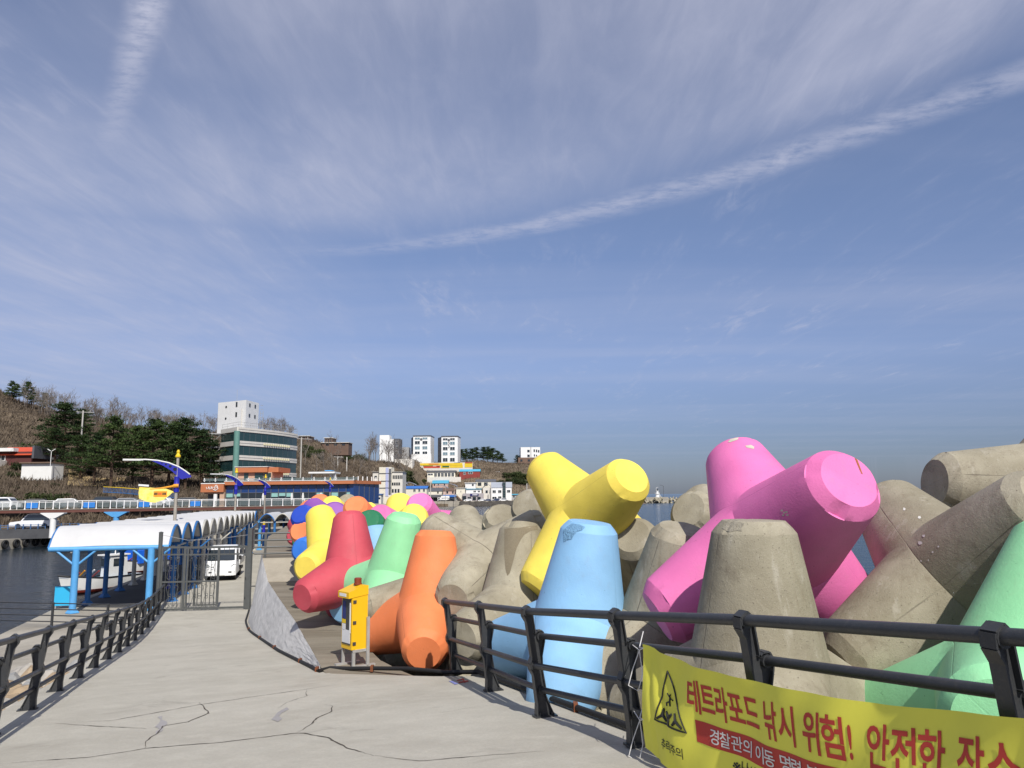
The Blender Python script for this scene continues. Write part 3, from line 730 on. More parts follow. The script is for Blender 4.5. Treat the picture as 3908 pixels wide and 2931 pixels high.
# worn spots, chips and stains lying on single tetrapods
from mathutils.bvhtree import BVHTree
from mathutils import Quaternion
BVH = {}
def decal(key, pts, mat, name, lift=.004, cut=.03):
    o = TOBJ[key]; q = o.rotation_quaternion.copy(); loc = Vector(o.location)
    if key not in BVH: BVH[key] = BVHTree.FromPolygons([v.co.copy() for v in o.data.vertices], [tuple(p.vertices) for p in o.data.polygons])
    b = bmesh.new(); b.faces.new([b.verts.new((x, y, 0)) for x, y in pts]); bmesh.ops.triangulate(b, faces=b.faces)
    sz = max(max(p[0] for p in pts) - min(p[0] for p in pts), max(p[1] for p in pts) - min(p[1] for p in pts))
    for _ in range(6):
        es = [e for e in b.edges if e.calc_length() > max(9, sz * .06)]
        if not es: break
        bmesh.ops.subdivide_edges(b, edges=es, cuts=1); bmesh.ops.triangulate(b, faces=b.faces)
    b.verts.index_update(); V = []; ok = []
    qi = q.inverted(); o0 = qi @ (Vector(CAM) - loc)
    for v in b.verts:
        d = qi @ Vector(ray(v.co.x, v.co.y)).normalized(); h = BVH[key].ray_cast(o0, d)
        ok.append(h[0] is not None); V.append(h[0] + h[1] * lift * (1 if h[1].dot(d) < 0 else -1) if h[0] is not None else Vector((0, 0, 0)))
    m = MB(); m.add(V, [tuple(v.index for v in f.verts) for f in b.faces if all(ok[v.index] for v in f.verts)]); b.free()
    return m.build(name, mat, o, smooth=60, fixn=False)
def r2(*p): return [(2500 + x * .6365, 1600 + y * .6365) for x, y in p]
def r1_(*p): return [(1600 + x * .4521, 1700 + y * .4521) for x, y in p]
def spot(cx, cy, rx, ry, seed=0, n=11):
    rr = random.Random(seed); return [(cx + rx * rr.uniform(.7, 1.15) * cos(2 * pi * i / n), cy + ry * rr.uniform(.7, 1.15) * sin(2 * pi * i / n)) for i in range(n)]
CHIPC = M('chipped_cream', (.55, .52, .42), .85, var=.25, scale=9); RUSTS = M('rust_streak', (.38, .12, .04), .9, var=.3, scale=9); DROP = M('white_splash', (.66, .65, .60), .85, var=.15, scale=9)
DAMPC = slab_mat('damp_concrete', (.225, .190, .130), (.185, .155, .105), bump=.35)
decal('pink_big', r2((437, 138), (452, 120), (500, 110), (498, 122), (470, 132), (448, 140)), CHIPC, 'bare_chip'); decal('pink_big', r2((540, 160), (575, 155), (594, 166), (592, 180), (572, 176), (548, 170)), CHIPC, 'bare_chip')
decal('pink_big', r2((1168, 186), (1186, 192), (1206, 228), (1222, 270), (1244, 330), (1236, 326), (1214, 276), (1196, 232)), RUSTS, 'rust_streak')
for i, (x, y) in enumerate(((762, 548), (776, 560), (790, 556), (796, 574), (770, 575))): decal('pink_big', r2(*spot(x, y, 8, 6, i)), CHIPC, 'bare_chip')
for i, (x, y, a, b_) in enumerate(((1590, 742, 14, 11), (1612, 700, 10, 8), (1586, 590, 9, 10), (1494, 540, 8, 10), (1666, 797, 6, 6), (1640, 845, 5, 5), (1597, 850, 5, 6), (1700, 764, 6, 6), (1790, 1040, 5, 4))): decal('x_grey', r2(*spot(x, y, a, b_, i + 20)), DROP, 'white_splash')
decal('k_grey', [(1700 + x * .27125, 1900 + y * .27125) for x, y in ((832, 440), (900, 425), (1040, 420), (1180, 400), (1290, 390), (1300, 440), (1190, 470), (1110, 520), (1060, 590), (1010, 690), (985, 760), (960, 870), (935, 960), (905, 1060), (870, 1100), (845, 1000), (828, 800))], DAMPC, 'damp_stain')
RBL = tetra_mat('chipped_light_blue', (.225, .45, .69)); RBL.node_tree.nodes['Bump'].inputs['Strength'].default_value = 1.0; RBL.node_tree.nodes['Bump'].inputs['Distance'].default_value = .12
decal('blue_front', r1_((1218, 720), (1245, 690), (1290, 660), (1350, 668), (1400, 690), (1372, 720), (1330, 730), (1305, 755), (1290, 790), (1250, 800), (1220, 815)), RBL, 'chipped_patch', .006)
decal('tall_grey', r2(*spot(470, 640, 70, 40, 71, 16)), slab_mat('spalled_concrete', (.50, .46, .37), (.25, .22, .16), bump=1.0), 'spalled_patch')
# ================================================================ guard rails of the ramp
ND = Vector((.94, .341)); ND.normalize()
OUTL = [(-.10, 0), (-.095, .15), (-.13, .45), (-.172, .52), (-.178, .58), (-.15, .65), (-.205, 1.03), (-.25, 1.10), (-.252, 1.17), (-.20, 1.205), (-.158, 1.17), (-.15, 1.10),
        (-.118, .90), (-.085, .925), (-.035, .925), (-.010, .885), (-.012, .82), (-.045, .66), (-.040, .50), (-.015, .36), (-.005, .30), (-.01, .24), (.05, .10), (.10, 0)]
RAILS = [(-.205, 1.15, .040), (-.052, .872, .034), (-.132, .558, .034), (-.045, .292, .034)]
def post_mesh():
    m = MB(); m.prism(OUTL, -.011, .011, 'y')
    n = len(OUTL)
    for i in range(n - 1):        # flange strip round the edge
        (a, b), (c, d) = OUTL[i], OUTL[i + 1]; l = math.hypot(c - a, d - b); nx, nz = (d - b) / l * .012, -(c - a) / l * .012
        vs = []
        for y in (-.042, .042):
            vs += [(a, y, b), (c, y, d), (c - nx, y, d - nz), (a - nx, y, b - nz)]
        m.add(vs, [(0, 1, 2, 3), (4, 7, 6, 5), (0, 4, 5, 1), (1, 5, 6, 2), (2, 6, 7, 3), (3, 7, 4, 0)])
    for a, b, r in RAILS: m.tube([(a, -.045, b), (a, .045, b)], r + .012, 12)
    return m.mesh('post', RAILM)
PM = post_mesh()
bm_ = MB(); bm_.box((0, 0, .010), (.26, .13, .020))
BASEM = bm_.mesh('base_plate', RAILM)
bm_ = MB()
for a in (-.07, .07): bm_.tube([(a, .035, .018), (a, .035, .052)], .012, 6)
for a in (-.07, .07): bm_.tube([(a, -.035, .018), (a, -.035, .052)], .012, 6)
BOLTM = bm_.mesh('bolts', RAILM)
def guard_rail(pos, side, label, dz=None):
    """pos: list of (x,y) of post bases; side +1: outward is +ND (right rail), -1: left rail"""
    root = empty('guard_rail', (pos[0][0], pos[0][1], gz(*pos[0])), 0, label, 'guard rail')
    inv = Vector(root.location)
    rz = atan2(ND.y, ND.x) + (0 if side > 0 else pi)
    lines = [[] for _ in RAILS]
    for i, (x, y) in enumerate(pos):
        z = gz(x, y) + (dz[i] if dz else 0)
        p = link('post', PM, root, Vector((x, y, z)) - inv, rz)
        link('base_plate', BASEM, p); link('bolts', BOLTM, p)['kind'] = 'stuff'
        for k, (a, b, r) in enumerate(RAILS):
            d = ND * side; lines[k].append(Vector((x + d.x * a, y + d.y * a, z + b)) - inv)
    for k, (a, b, r) in enumerate(RAILS):
        pl = lines[k]; e0 = (pl[0] - pl[1]).normalized() * .10
        MB().tube([pl[0] + e0] + pl, r, 12).build('top_rail' if k == 0 else 'rail_bar', RAILM, root, smooth=50)
    return root
RY = [13.0, 10.94, 8.93, 7.27, 5.5, 3.72, 1.9, .1, -1.8]
rp = [(-.95, 13.0), (-.30, 10.94), (.33, 8.93), (1.12, 7.29)] + [(3.77 - .363 * y, y) for y in RY[4:]]
guard_rail(rp, 1, 'dark grey four bar guard rail in front of the tetrapods', [0, 0, 0, .01, .05, .06, .06, .06, .06])
lp = [(-7.31, 11.96), (-8.08, 13.98), (-8.75, 15.85), (-9.43, 17.7), (-10.1, 19.55), (-10.76, 21.37), (-11.42, 23.15), (-12.1, 25.0), (-12.75, 26.8), (-13.4, 28.6), (-14.05, 30.4), (-14.6, 32.0)]
lp = lp[::-1] + [(-2.9 - .367 * y, y) for y in (9.95, 7.95, 5.95, 3.95, 1.95)]
guard_rail(lp, -1, 'dark grey guard rail down the left side of the ramp')
# ================================================================ banner tied to the right rail
def banpt(px, py):
    d = ray(px, py); t = (3.77 - .27) / (d[0] + .363 * d[1]); return CAM + d * t
SY0 = 6.70; SK = sqrt(1 + .363 ** 2)
def top_h(s): return float(np.interp(s, [0, .25, .8, 1.6, 2.6, 3.4, 4.6], [.95, .90, .85, .82, .82, .88, .98]))
def ban3(s, t, off=0.0):
    y = SY0 - s / SK; x = 3.77 - .27 - .363 * y
    w = .018 * sin(s * 5.1 + t * 3) + .022 * sin(s * 2.3 - t * 5.5 + 1) + .010 * sin(s * 13 + t * 7) + .035 * max(0, t - .5) * sin(s * 1.7)
    w += .016 * math.exp(-((s - .12 - t * .5) / .05) ** 2) + .014 * math.exp(-((s - .05 - t * .22) / .03) ** 2)
    q = off - w
    g = gz(x, y)
    return Vector((x - ND.x * q, y - ND.y * q, g + top_h(s) - t))
def px2st(px, py):
    p = banpt(px, py); s = (SY0 - p[1]) * SK; return s, gz(p[0], p[1]) + top_h(s) - p[2]
BW, BH = 4.7, .83
m = MB(); P = []; nu, nv = 150, 34
for i in range(nu):
    for j in range(nv): P.append(ban3(BW * i / (nu - 1), BH * j / (nv - 1)))
m.grid(P, nu, nv)
BANY = M('banner_yellow_cloth', (.80, .76, .085), .7, var=.07, scale=2, bump=.08, bscale=300)
banner = m.build('banner', BANY, smooth=80)
tag(banner, 'yellow warning banner with red lettering tied to the front rail', 'banner')
INKR = M('banner_red_ink', (.50, .045, .03), .7, var=.12, scale=4); INKW = M('banner_white_ink', (.72, .70, .66), .7, var=.05); INKK = M('banner_black_ink', (.02, .02, .018), .7, var=.1)
GLY = {}
def glyph(chr_, off):
    if (chr_, off) in GLY: return GLY[(chr_, off)]
    c = bpy.data.curves.new('t', 'FONT'); c.body = chr_; c.size = 1; c.resolution_u = 3; c.offset = off
    o = bpy.data.objects.new('t', c); COL.objects.link(o)
    dg = bpy.context.evaluated_depsgraph_get(); me = bpy.data.meshes.new_from_object(o.evaluated_get(dg))
    b = bmesh.new(); b.from_mesh(me)
    bmesh.ops.triangulate(b, faces=b.faces)
    for _ in range(2): bmesh.ops.subdivide_edges(b, edges=[e for e in b.edges if e.calc_length() > .22], cuts=1); bmesh.ops.triangulate(b, faces=b.faces)
    b.verts.index_update(); r = ([v.co.copy() for v in b.verts], [tuple(v.index for v in f.verts) for f in b.faces]); b.free()
    bpy.data.objects.remove(o); bpy.data.curves.remove(c); bpy.data.meshes.remove(me)
    GLY[(chr_, off)] = r
    return r
def put_text(body, s0, s1, t0, t1, mat, name, off=.012, lift=.003):
    """every character is a piece of its own, laid on the cloth"""
    adv = {' ': .42, '!': .42, '※': 1.0}; wd = sum(adv.get(c, 1.0) for c in body); k = (s1 - s0) / wd; pen = 0
    for c in body:
        a = adv.get(c, 1.0)
        if c != ' ':
            V, Fc = glyph(c, off)
            if V:
                x0 = min(v.x for v in V); x1 = max(v.x for v in V); full = .92
                if c == '!': x0 -= .12; x1 += .12
                m = MB(); m.add([ban3(s0 + k * (pen + .03 + (v.x - x0) / max(.2, (x1 - x0)) * (a - .06)), t0 + (t1 - t0) * (.86 - v.y) / .98, lift) for v in V], Fc)
                m.build(name, mat, banner, fixn=False)
        pen += a
def st_poly(pts, mat, name, lift=.002, parent=banner):
    b = bmesh.new(); b.faces.new([b.verts.new((s, t, 0)) for s, t in pts]); bmesh.ops.triangulate(b, faces=b.faces)
    for _ in range(7): bmesh.ops.subdivide_edges(b, edges=[e for e in b.edges if e.calc_length() > .05], cuts=1); bmesh.ops.triangulate(b, faces=b.faces)
    b.verts.index_update(); m = MB(); m.add([ban3(v.co.x, v.co.y, lift) for v in b.verts], [tuple(v.index for v in f.verts) for f in b.faces]); b.free()
    return m.build(name, mat, parent, fixn=False)
s_a = px2st(2622, 2600)[0]; s_b = px2st(3885, 2800)[0]
put_text('테트라포드 낚시 위험! 안전한 장소', s_a, s_b, .095, .345, INKR, 'red_letter', .018, .004)
put_text('에서', s_b + .07, s_b + .42, .095, .345, INKR, 'red_letter', .018, .004)
sb0 = px2st(2652, 2740)[0]
st_poly([(sb0, .385), (4.4, .385), (4.4, .535), (sb0 + .02, .535)], INKR, 'red_strip', .002)
put_text('경찰관의 이동 명령 불이행', sb0 + .17, px2st(3250, 2920)[0], .405, .515, INKW, 'white_letter', .008, .006)
put_text('※낚시관리', px2st(2778, 2880)[0], px2st(2945, 2920)[0], .555, .665, INKK, 'black_letter', .008, .004)
def ring_band(pts, w, mat, name):
    m = MB()
    P = [ban3(s, t, .004) for s, t in pts]
    m.tube(P + [P[0], P[1]], w, 4, cap=False); 
    return m.build(name, mat, banner)
tri = []
for px, py in ((2537, 2563), (2505, 2745), (2630, 2796)): tri.append(px2st(px, py))
def sub(a, b, n): return [(a[0] + (b[0] - a[0]) * i / n, a[1] + (b[1] - a[1]) * i / n) for i in range(n)]
ring_band(sub(tri[0], tri[1], 8) + sub(tri[1], tri[2], 8) + sub(tri[2], tri[0], 8), .0075, INKK, 'warning_triangle')
def tri_uv(u, v):       # v from apex 0 to base 1, u across -1..1
    l = (tri[0][0] + (tri[1][0] - tri[0][0]) * v, tri[0][1] + (tri[1][1] - tri[0][1]) * v); r = (tri[0][0] + (tri[2][0] - tri[0][0]) * v, tri[0][1] + (tri[2][1] - tri[0][1]) * v)
    k = (u + 1) / 2; return (l[0] + (r[0] - l[0]) * k, l[1] + (r[1] - l[1]) * k)
def stroke(pts, w, name, mat=INKK):
    m = MB(); m.tube([ban3(*tri_uv(*p), .004) for p in pts], w, 5); return m.build(name, mat, banner)
for cx in (-.62, -.05, .55):
    flip = 1 if cx != -.05 else -1
    c0 = (cx, .86)
    for e in ((cx, .86 - flip * .13), (cx - .28, .86 + flip * .09), (cx + .28, .86 + flip * .09)): stroke([c0, e], [.016, .010], 'tetrapod_symbol')
stroke([(.05, .47), (.0, .55), (.05, .64)], .008, 'falling_figure'); stroke([(-.35, .42), (.05, .50), (.42, .52)], .005, 'falling_figure'); stroke([(.0, .56), (-.35, .60), (-.3, .66)], .006, 'falling_figure'); stroke([(.09, .44), (.12, .445)], .011, 'falling_figure')
a_ = px2st(2533, 2800); b_ = px2st(2612, 2850)
put_text('추락주의', a_[0], b_[0] + .02, a_[1] + .02, a_[1] + .105, INKK, 'black_letter', .004, .004)
CORD = M('white_cord', (.72, .70, .68), .8, var=.1)
k1 = ban3(.01, .03); k2 = ban3(.02, .60)
p4 = Vector((1.12, 7.29, gz(1.12, 7.29)))
for i, (kk, hz) in enumerate(((k1, .90), (k2, .32))):
    q = p4 + Vector((-.05, -.05, hz)); kn = kk.lerp(q, .35) + Vector((0, 0, -.03))
    root = empty('tie_cord', kn, 0, ('upper' if i == 0 else 'lower') + ' white cord tying the banner edge to the rail post', 'cord', 'banner cords')
    for nm, pts in (('strand', [kk, kn, q]), ('strand', [kk, kn + Vector((0, 0, .02)), q + Vector((.12, .05, .10))]),
                    ('loose_loop', [kn, kn + Vector((-.06, .02, -.16)), kn + Vector((-.10, .03, -.30)), kn + Vector((-.02, .0, -.34)), kn + Vector((.02, 0, -.2)), kn])):
        MB().tube([Vector(p) - kn for p in pts], .0045, 5).build(nm, CORD, root)
# ================================================================ yellow call box on the slab
def call_box():
    p = atZ(1345, 2545, ST + .012); rz = radians(40)
    YB = M('box_yellow', (.80, .47, .012), .4, var=.08, scale=3, spec=.5); DK = M('box_dark_panel', (.06, .06, .06), .35, var=.2)
    root = empty('call_box', (p[0], p[1] + .12, ST + .012), rz, 'yellow emergency box on steel legs with a red lamp, on the low slab', 'emergency box'); root.scale = (.9, .9, .93)
    # local: front faces -x, x in [-.17,.17] depth, y in [-.26,.26] width
    D_, W_, z0, z1 = .36, .44, .34, 1.38
    m = MB(); m.bx(-D_ / 2, D_ / 2, -W_ / 2, W_ / 2, z0, z1); body = m.build('cabinet', YB, root)
    m = MB(); m.prism([(-D_ / 2 - .09, 1.33), (D_ / 2 + .004, 1.383), (D_ / 2 + .004, 1.56), (D_ / 2 - .1, 1.57), (-D_ / 2 - .09, 1.45)], -W_ / 2 - .012, W_ / 2 + .012, 'y'); m.build('hood', YB, root)
    m = MB(); m.bx(-D_ / 2 - .012, -D_ / 2 + .002, -W_ / 2 + .05, W_ / 2 - .05, z0 + .09, z1 - .07); pn = m.build('door_panel', DK, root)
    m = MB(); m.bx(-D_ / 2 - .018, -D_ / 2 - .011, -.17, .17, z0 + .12, z0 + .37); m.build('notice', M('paper_white', (.70, .70, .70), .7), pn)
    m = MB(); m.bx(-D_ / 2 - .018, -D_ / 2 - .011, .03, .17, z1 - .46, z1 - .12); m.build('blue_sticker', M('sticker_blue', (.02, .03, .16), .5), pn)
    m = MB(); m.bx(-D_ / 2 - .018, -D_ / 2 - .011, .03, .17, z1 - .55, z1 - .475); m.build('yellow_sticker', YELP, pn)
    m = MB(); m.bx(-D_ / 2 - .018, -D_ / 2 - .011, .03, .17, z1 - .68, z1 - .56); m.build('white_sticker', M('paper_white', (.7, .7, .7)), pn)
    m = MB(); m.bx(-D_ / 2 - .02, -D_ / 2 - .011, -.185, -.145, z1 - .72, z1 - .14); m.build('sign_strip', WHITE, pn)
    m = MB(); m.bx(-D_ / 2 - .096, -D_ / 2 - .089, -.12, .16, 1.36, 1.42); m.build('name_plate', WHITE, root)
    for z in (z0 + .12, z0 + .52, z1 - .12):
        m = MB(); m.bx(-D_ / 2 + .02, -D_ / 2 + .09, -W_ / 2 - .018, -W_ / 2 + .002, z - .03, z + .03); m.build('hinge', DK, root)
    MB().lathe([(.085, 0), (.085, .03), (.075, .035), (.078, .12), (.06, .135)], 20, (.06, 0, 1.565)).build('warning_lamp', M('lamp_brown_red', (.22, .045, .02), .35, var=.2, scale=8), root, smooth=40)
    for x, y in ((-.13, -.22), (.17, -.265), (-.13, .22), (.13, .22)):
        m = MB(); m.bx(x - .03, x + .03, y - .02, y + .02, .03, .95 if (x, y) == (.17, -.265) else z0); m.build('leg', STEEL, root)
    m = MB(); m.bx(-.16, .20, -.245, -.20, z0 - .05, z0); m.build('cross_bar', STEEL, root)
    m = MB(); m.bx(-.35, .35, -.27, -.19, 0, .035); m.build('foot_bar', STEEL, root)
    m = MB(); m.bx(-.30, .25, .19, .27, 0, .035); m.build('foot_bar', STEEL, root)
call_box()
# ================================================================ gate
def gate():
    g0 = Vector((-15.0, 32.9, 0)); g1 = Vector((-11.33, 33.3, 0)); Lg = (g1 - g0).length; rz = atan2((g1 - g0).y, (g1 - g0).x)
    root = empty('gate', g0, rz, 'grey iron gate with scroll panels standing across the pier road', 'gate')
    zt, z2, z3, zb = 2.66, 2.36, 1.23, .10
    m = MB(); m.tube([(0, 0, -.05), (0, 0, 3.28)], .085, 12); m.lathe([(.095, 3.28), (.095, 3.30), (.02, 3.33)], 12); m.build('gate_post', GATEM, root, smooth=40)
    m = MB(); m.bx(Lg - .09, Lg + .09, -.09, .09, -.05, 3.42); m.build('gate_post', GATEM, root)
    f = lambda a: a * Lg
    def bar(x0, x1, z, h, nm='rail', y=0): MB().bx(x0, x1, y - .02, y + .02, z - h / 2, z + h / 2).build(nm, GATEM, root)
    def stile(x, z0, z1, w, nm='stile', y=0): MB().bx(x - w / 2, x + w / 2, y - .025, y + .025, z0, z1).build(nm, GATEM, root)
    xa, xc, xw0, xw1, xe = .11, f(.29), f(.40), f(.655), f(.965)
    for x, w in ((xa, .07), (xc - .04, .11), (xc + .08, .07), (xe, .09)): stile(x, zb, zt, w)
    stile(xw0, zb + .13, z3, .06, 'wicket_stile', .05); stile(xw1, zb + .1, zt, .10, 'wicket_stile')
    bar(xa, xc, zt, .08); bar(xc, xe, zt - .02, .09)
    bar(xa, xc, z2, .06); bar(xc, xe, z2 - .02, .065)
    bar(xa, xw1, z3, .07); bar(xa, xc, zb, .08); bar(xc, xe, zb + .02, .09); bar(xw0, xw1, zb + .15, .06, 'wicket_rail', .045)
    k = 0
    xs = list(np.arange(xa + .16, xw1 - .05, .168))
    for x in xs:
        if abs(x - xc) < .12: continue
        MB().tube([(x, 0, zb), (x, 0, z2)], .011, 5).build('bar', GATEM, root)
    for x in np.arange(xa + .16, xe, .215): MB().tube([(x, 0, z2), (x, 0, zt)], .012, 5).build('short_bar', GATEM, root)
    for x in np.arange(xw0 + .1, xw1 - .05, .17): MB().tube([(x, .05, zb + .15), (x, .05, z3)], .011, 5).build('wicket_bar', GATEM, root)
    def scroll(cx, cz, w, h, y):
        def spiral(x, z, r, a0, a1, n=14): return [(x + r * (1 - .72 * i / n) * cos(a0 + (a1 - a0) * i / n), y, z + r * (1 - .72 * i / n) * sin(a0 + (a1 - a0) * i / n)) for i in range(n + 1)]
        m = MB()
        for sx in (-1, 1):
            for sz in (-1, 1):
                cx2 = cx + sx * w * .27; r = w * .22
                top = spiral(cx2, cz + sz * h * .40, r, -sz * .2 if sx > 0 else pi + sz * .2, (sz * 4.6) if sx > 0 else (pi - sz * 4.6))
                low = spiral(cx + sx * w * .2, cz + sz * h * .07, r * .8, -sz * 2.2 if sx < 0 else pi + sz * 2.2, (sz * 2.5) if sx < 0 else (pi - sz * 2.5))
                m.tube(top[::-1] + low, .010, 5)
        m.build('scroll_panel', GATEM, root)
    for fx, y in ((.155, 0), (.43, 0), (.56, .03)):
        for cz, h in ((.63, .95), (1.80, .95)): scroll(f(fx), cz, .50, h, y)
    for z in (.5, 1.3, 2.2):
        MB().box((Lg - .11, 0, z), (.08, .05, .12)).build('hinge', GATEM, root)
    MB().tube([(0, 0, 3.2), (Lg * .3, 0, 2.95), (Lg * .62, 0, 2.98), (Lg, 0, 3.15)], .008, 4).build('wire', STEEL, root)
    # side panel to the wall
    e0 = Lg + .10
    for x in (e0, e0 + .52): MB().bx(x - .02, x + .02, -.02, .02, 0.05 if x == e0 else .95, 2.35).build('side_bar', GATEM, root)
    for z in (2.35, .98): MB().bx(e0 - .02, e0 + .54, -.019, .019, z - .025, z + .025).build('side_bar', GATEM, root)
    MB().tube([(e0, 0, .1), (e0 + .52, 0, .95)], .02, 5).build('side_bar', GATEM, root)
gate()
# rail on the high wall end
root = empty('wall_rail', (-10.2, 31.45, WZ_), atan2(.33, 1.35), 'short grey pipe rail across the end of the high wall', 'rail')
for x in (.12, 1.42): MB().bx(x - .045, x + .045, -.03, .03, 0, 1.02).build('post', GATEM, root)
for z in (.98, .70, .43, .17): MB().tube([(-.30, 0, z), (1.80, 0, z)], .034, 8).build('rail_bar', GATEM, root)
# thin pipe rail on the lower quay
root = empty('pipe_rail', (-20.5, 29.6, 0), 0, 'thin dark pipe rail crossing the lower quay in front of the canopy', 'rail')
pa = Vector((-20.8, 29.9, 0)); pb = Vector((-13.4, 28.4, 0))
inv = Vector(root.location)
for t in (0.02, .49, .80, 1.0):
    q = pa.lerp(pb, t) - inv; MB().bx(q.x - .035, q.x + .035, q.y - .035, q.y + .035, -.02, .93).build('post', RAILM, root)
for z in (.90, .68, .46, .24): MB().tube([pa - inv + Vector((0, 0, z)), pb - inv + Vector((0, 0, z))], .022, 6).build('rail_bar', RAILM, root)
# ================================================================ white pickup truck on the pier road
def car_wheel(root, x, y, r, w=.18):
    t = MB(); t.lathe([(r * .6, -w / 2), (r * .95, -w / 2), (r, -w / 2 + .03), (r, w / 2 - .03), (r * .95, w / 2), (r * .6, w / 2)], 20)
    t.v = [(c, a, b) for a, b, c in t.v]; o = t.build('wheel', BLACK, root, smooth=40, loc=(x, y, r))
    h = MB(); h.lathe([(r * .6, -w * .4), (r * .62, w * .4)], 12); h.v = [(c, a, b) for a, b, c in h.v]; h.build('rim', STEEL, o)
CARW = M('car_white_paint', (.78, .79, .80), .22, var=.03, spec=.6); LAMPG = M('headlight_glass', (.45, .48, .50), .12, var=.3, scale=14, spec=.8); CARK = M('car_black_plastic', (.015, .015, .016), .5, var=.2)
def truck():
    p = atZ(832, 2219, 0); rz = radians(14)
    r = empty('pickup_truck', (p[0], p[1] + .3, .0), rz, 'white cab over pickup truck parked behind the gate on the pier road', 'truck')
    # local: front towards -y
    W_ = 1.70; h = W_ / 2
    prof = [(-.02, .36), (-.05, .62), (-.02, .92), (.10, 1.12), (.50, 1.78), (.72, 1.90), (1.75, 1.92), (1.82, 1.80), (1.82, .40)]
    secs = []
    m = MB(); n = len(prof)
    for sx, ins, dz in ((-1, .0, 0), (-.97, 0, 0), (-.86, 1, 0), (0, 1, .012), (.86, 1, 0), (.97, 0, 0), (1, 0, 0)):
        ring = []
        for (y, z) in prof:
            k = abs(sx); taper = 1 - .10 * max(0, (z - 1.0) / .9)
            bow = (1 - min(1, abs(sx)) ** 3) * .10
            y2 = y - (bow if y < .9 else 0) + (.05 if abs(sx) == 1 and y < .6 else 0)
            z2 = z + dz + (.02 if abs(sx) < .9 and z > 1.85 else 0)
            ring.append((sx * h * taper, y2, z2))
        secs.append(ring)
    vs = [q for s in secs for q in s]
    fs = [(i * n + j, i * n + (j + 1) % n, (i + 1) * n + (j + 1) % n, (i + 1) * n + j) for i in range(6) for j in range(n)] + [tuple(range(n)), tuple(6 * n + j for j in range(n))]
    m.add(vs, fs); m.build('cab', CARW, r, smooth=35)
    def scr(sx, t):
        z = 1.14 + (1.74 - 1.14) * t; y = .10 + (.50 - .10) * (z - 1.12) / .66
        taper = 1 - .10 * max(0, (z - 1.0) / .9); bow = (1 - min(1, abs(sx)) ** 3) * .10
        return (sx * h * taper, y - bow - .015, z)
    m = MB(); P = [scr(sx, t) for t in np.linspace(0, 1, 6) for sx in np.linspace(-.90, .90, 13)]; m.grid(P, 6, 13); ws = m.build('windscreen', GLASS, r, smooth=60, fixn=False)
    for s in (-1, 1):
        m = MB(); m.tube([scr(s * .5, .02), scr(s * .12, .10)], .008, 4); m.build('wiper', CARK, ws)
        m = MB(); m.add([(s * h * .985, .42, 1.18), (s * h * .985, 1.20, 1.18), (s * h * .925, 1.20, 1.70), (s * h * .925, .66, 1.70)], [(0, 1, 2, 3)]); m.v = [(x + s * .012, y, z) for x, y, z in m.v]; m.build('side_window', GLASS, r)
        m = MB()   # headlight: slanted lens wrapping the corner
        m.prism([(.50, .66), (.80, .70), (.83, .92), (.70, .95), (.53, .80)], -.085, .03, f=lambda a, b, c, s=s: (s * a, c + (.05 if a > .75 else 0), b)); m.build('headlight', LAMPG, r)
        m = MB(); m.prism([(.55, .43), (.78, .45), (.80, .53), (.60, .54)], -.10, .02, f=lambda a, b, c, s=s: (s * a, c + (.03 if a > .7 else 0), b)); m.build('fog_lamp', LAMPG, r)
        m = MB(); m.tube([(s * .80, .30, 1.20), (s * .98, .26, 1.22)], .015, 6); m.box((s * 1.03, .26, 1.28), (.14, .07, .24)); m.build('mirror', CARK, r)
        car_wheel(r, s * .70, .62, .31); car_wheel(r, s * .70, 3.35, .29)
    m = MB(); m.bx(-.62, .62, -.175, -.05, .46, .53); m.build('grille', CARK, r)
    m = MB(); P = [(sx * h * 1.0, -.09 - (1 - abs(sx) ** 3) * .10 + (.09 if abs(sx) > .93 else 0), z) for z in (.30, .36, .62, .64) for sx in np.linspace(-1, 1, 13)]; m.grid(P, 4, 13); m.build('bumper', CARW, r, smooth=50)
    m = MB(); m.bx(-.26, .26, -.215, -.19, .33, .45); m.build('number_plate', WHITE, r)
    m = MB(); m.bx(-.80, .80, .1, 4.7, .34, .50); m.build('chassis', CARK, r)
    m = MB(); m.bx(-.84, .84, 1.95, 4.85, .72, .80); m.bx(-.86, -.82, 1.95, 4.85, .80, 1.15); m.bx(.82, .86, 1.95, 4.85, .80, 1.15); m.bx(-.82, .82, 4.80, 4.85, .80, 1.15); m.bx(-.82, .82, 1.95, 2.0, .80, 1.75); m.build('cargo_bed', CARW, r)
truck()
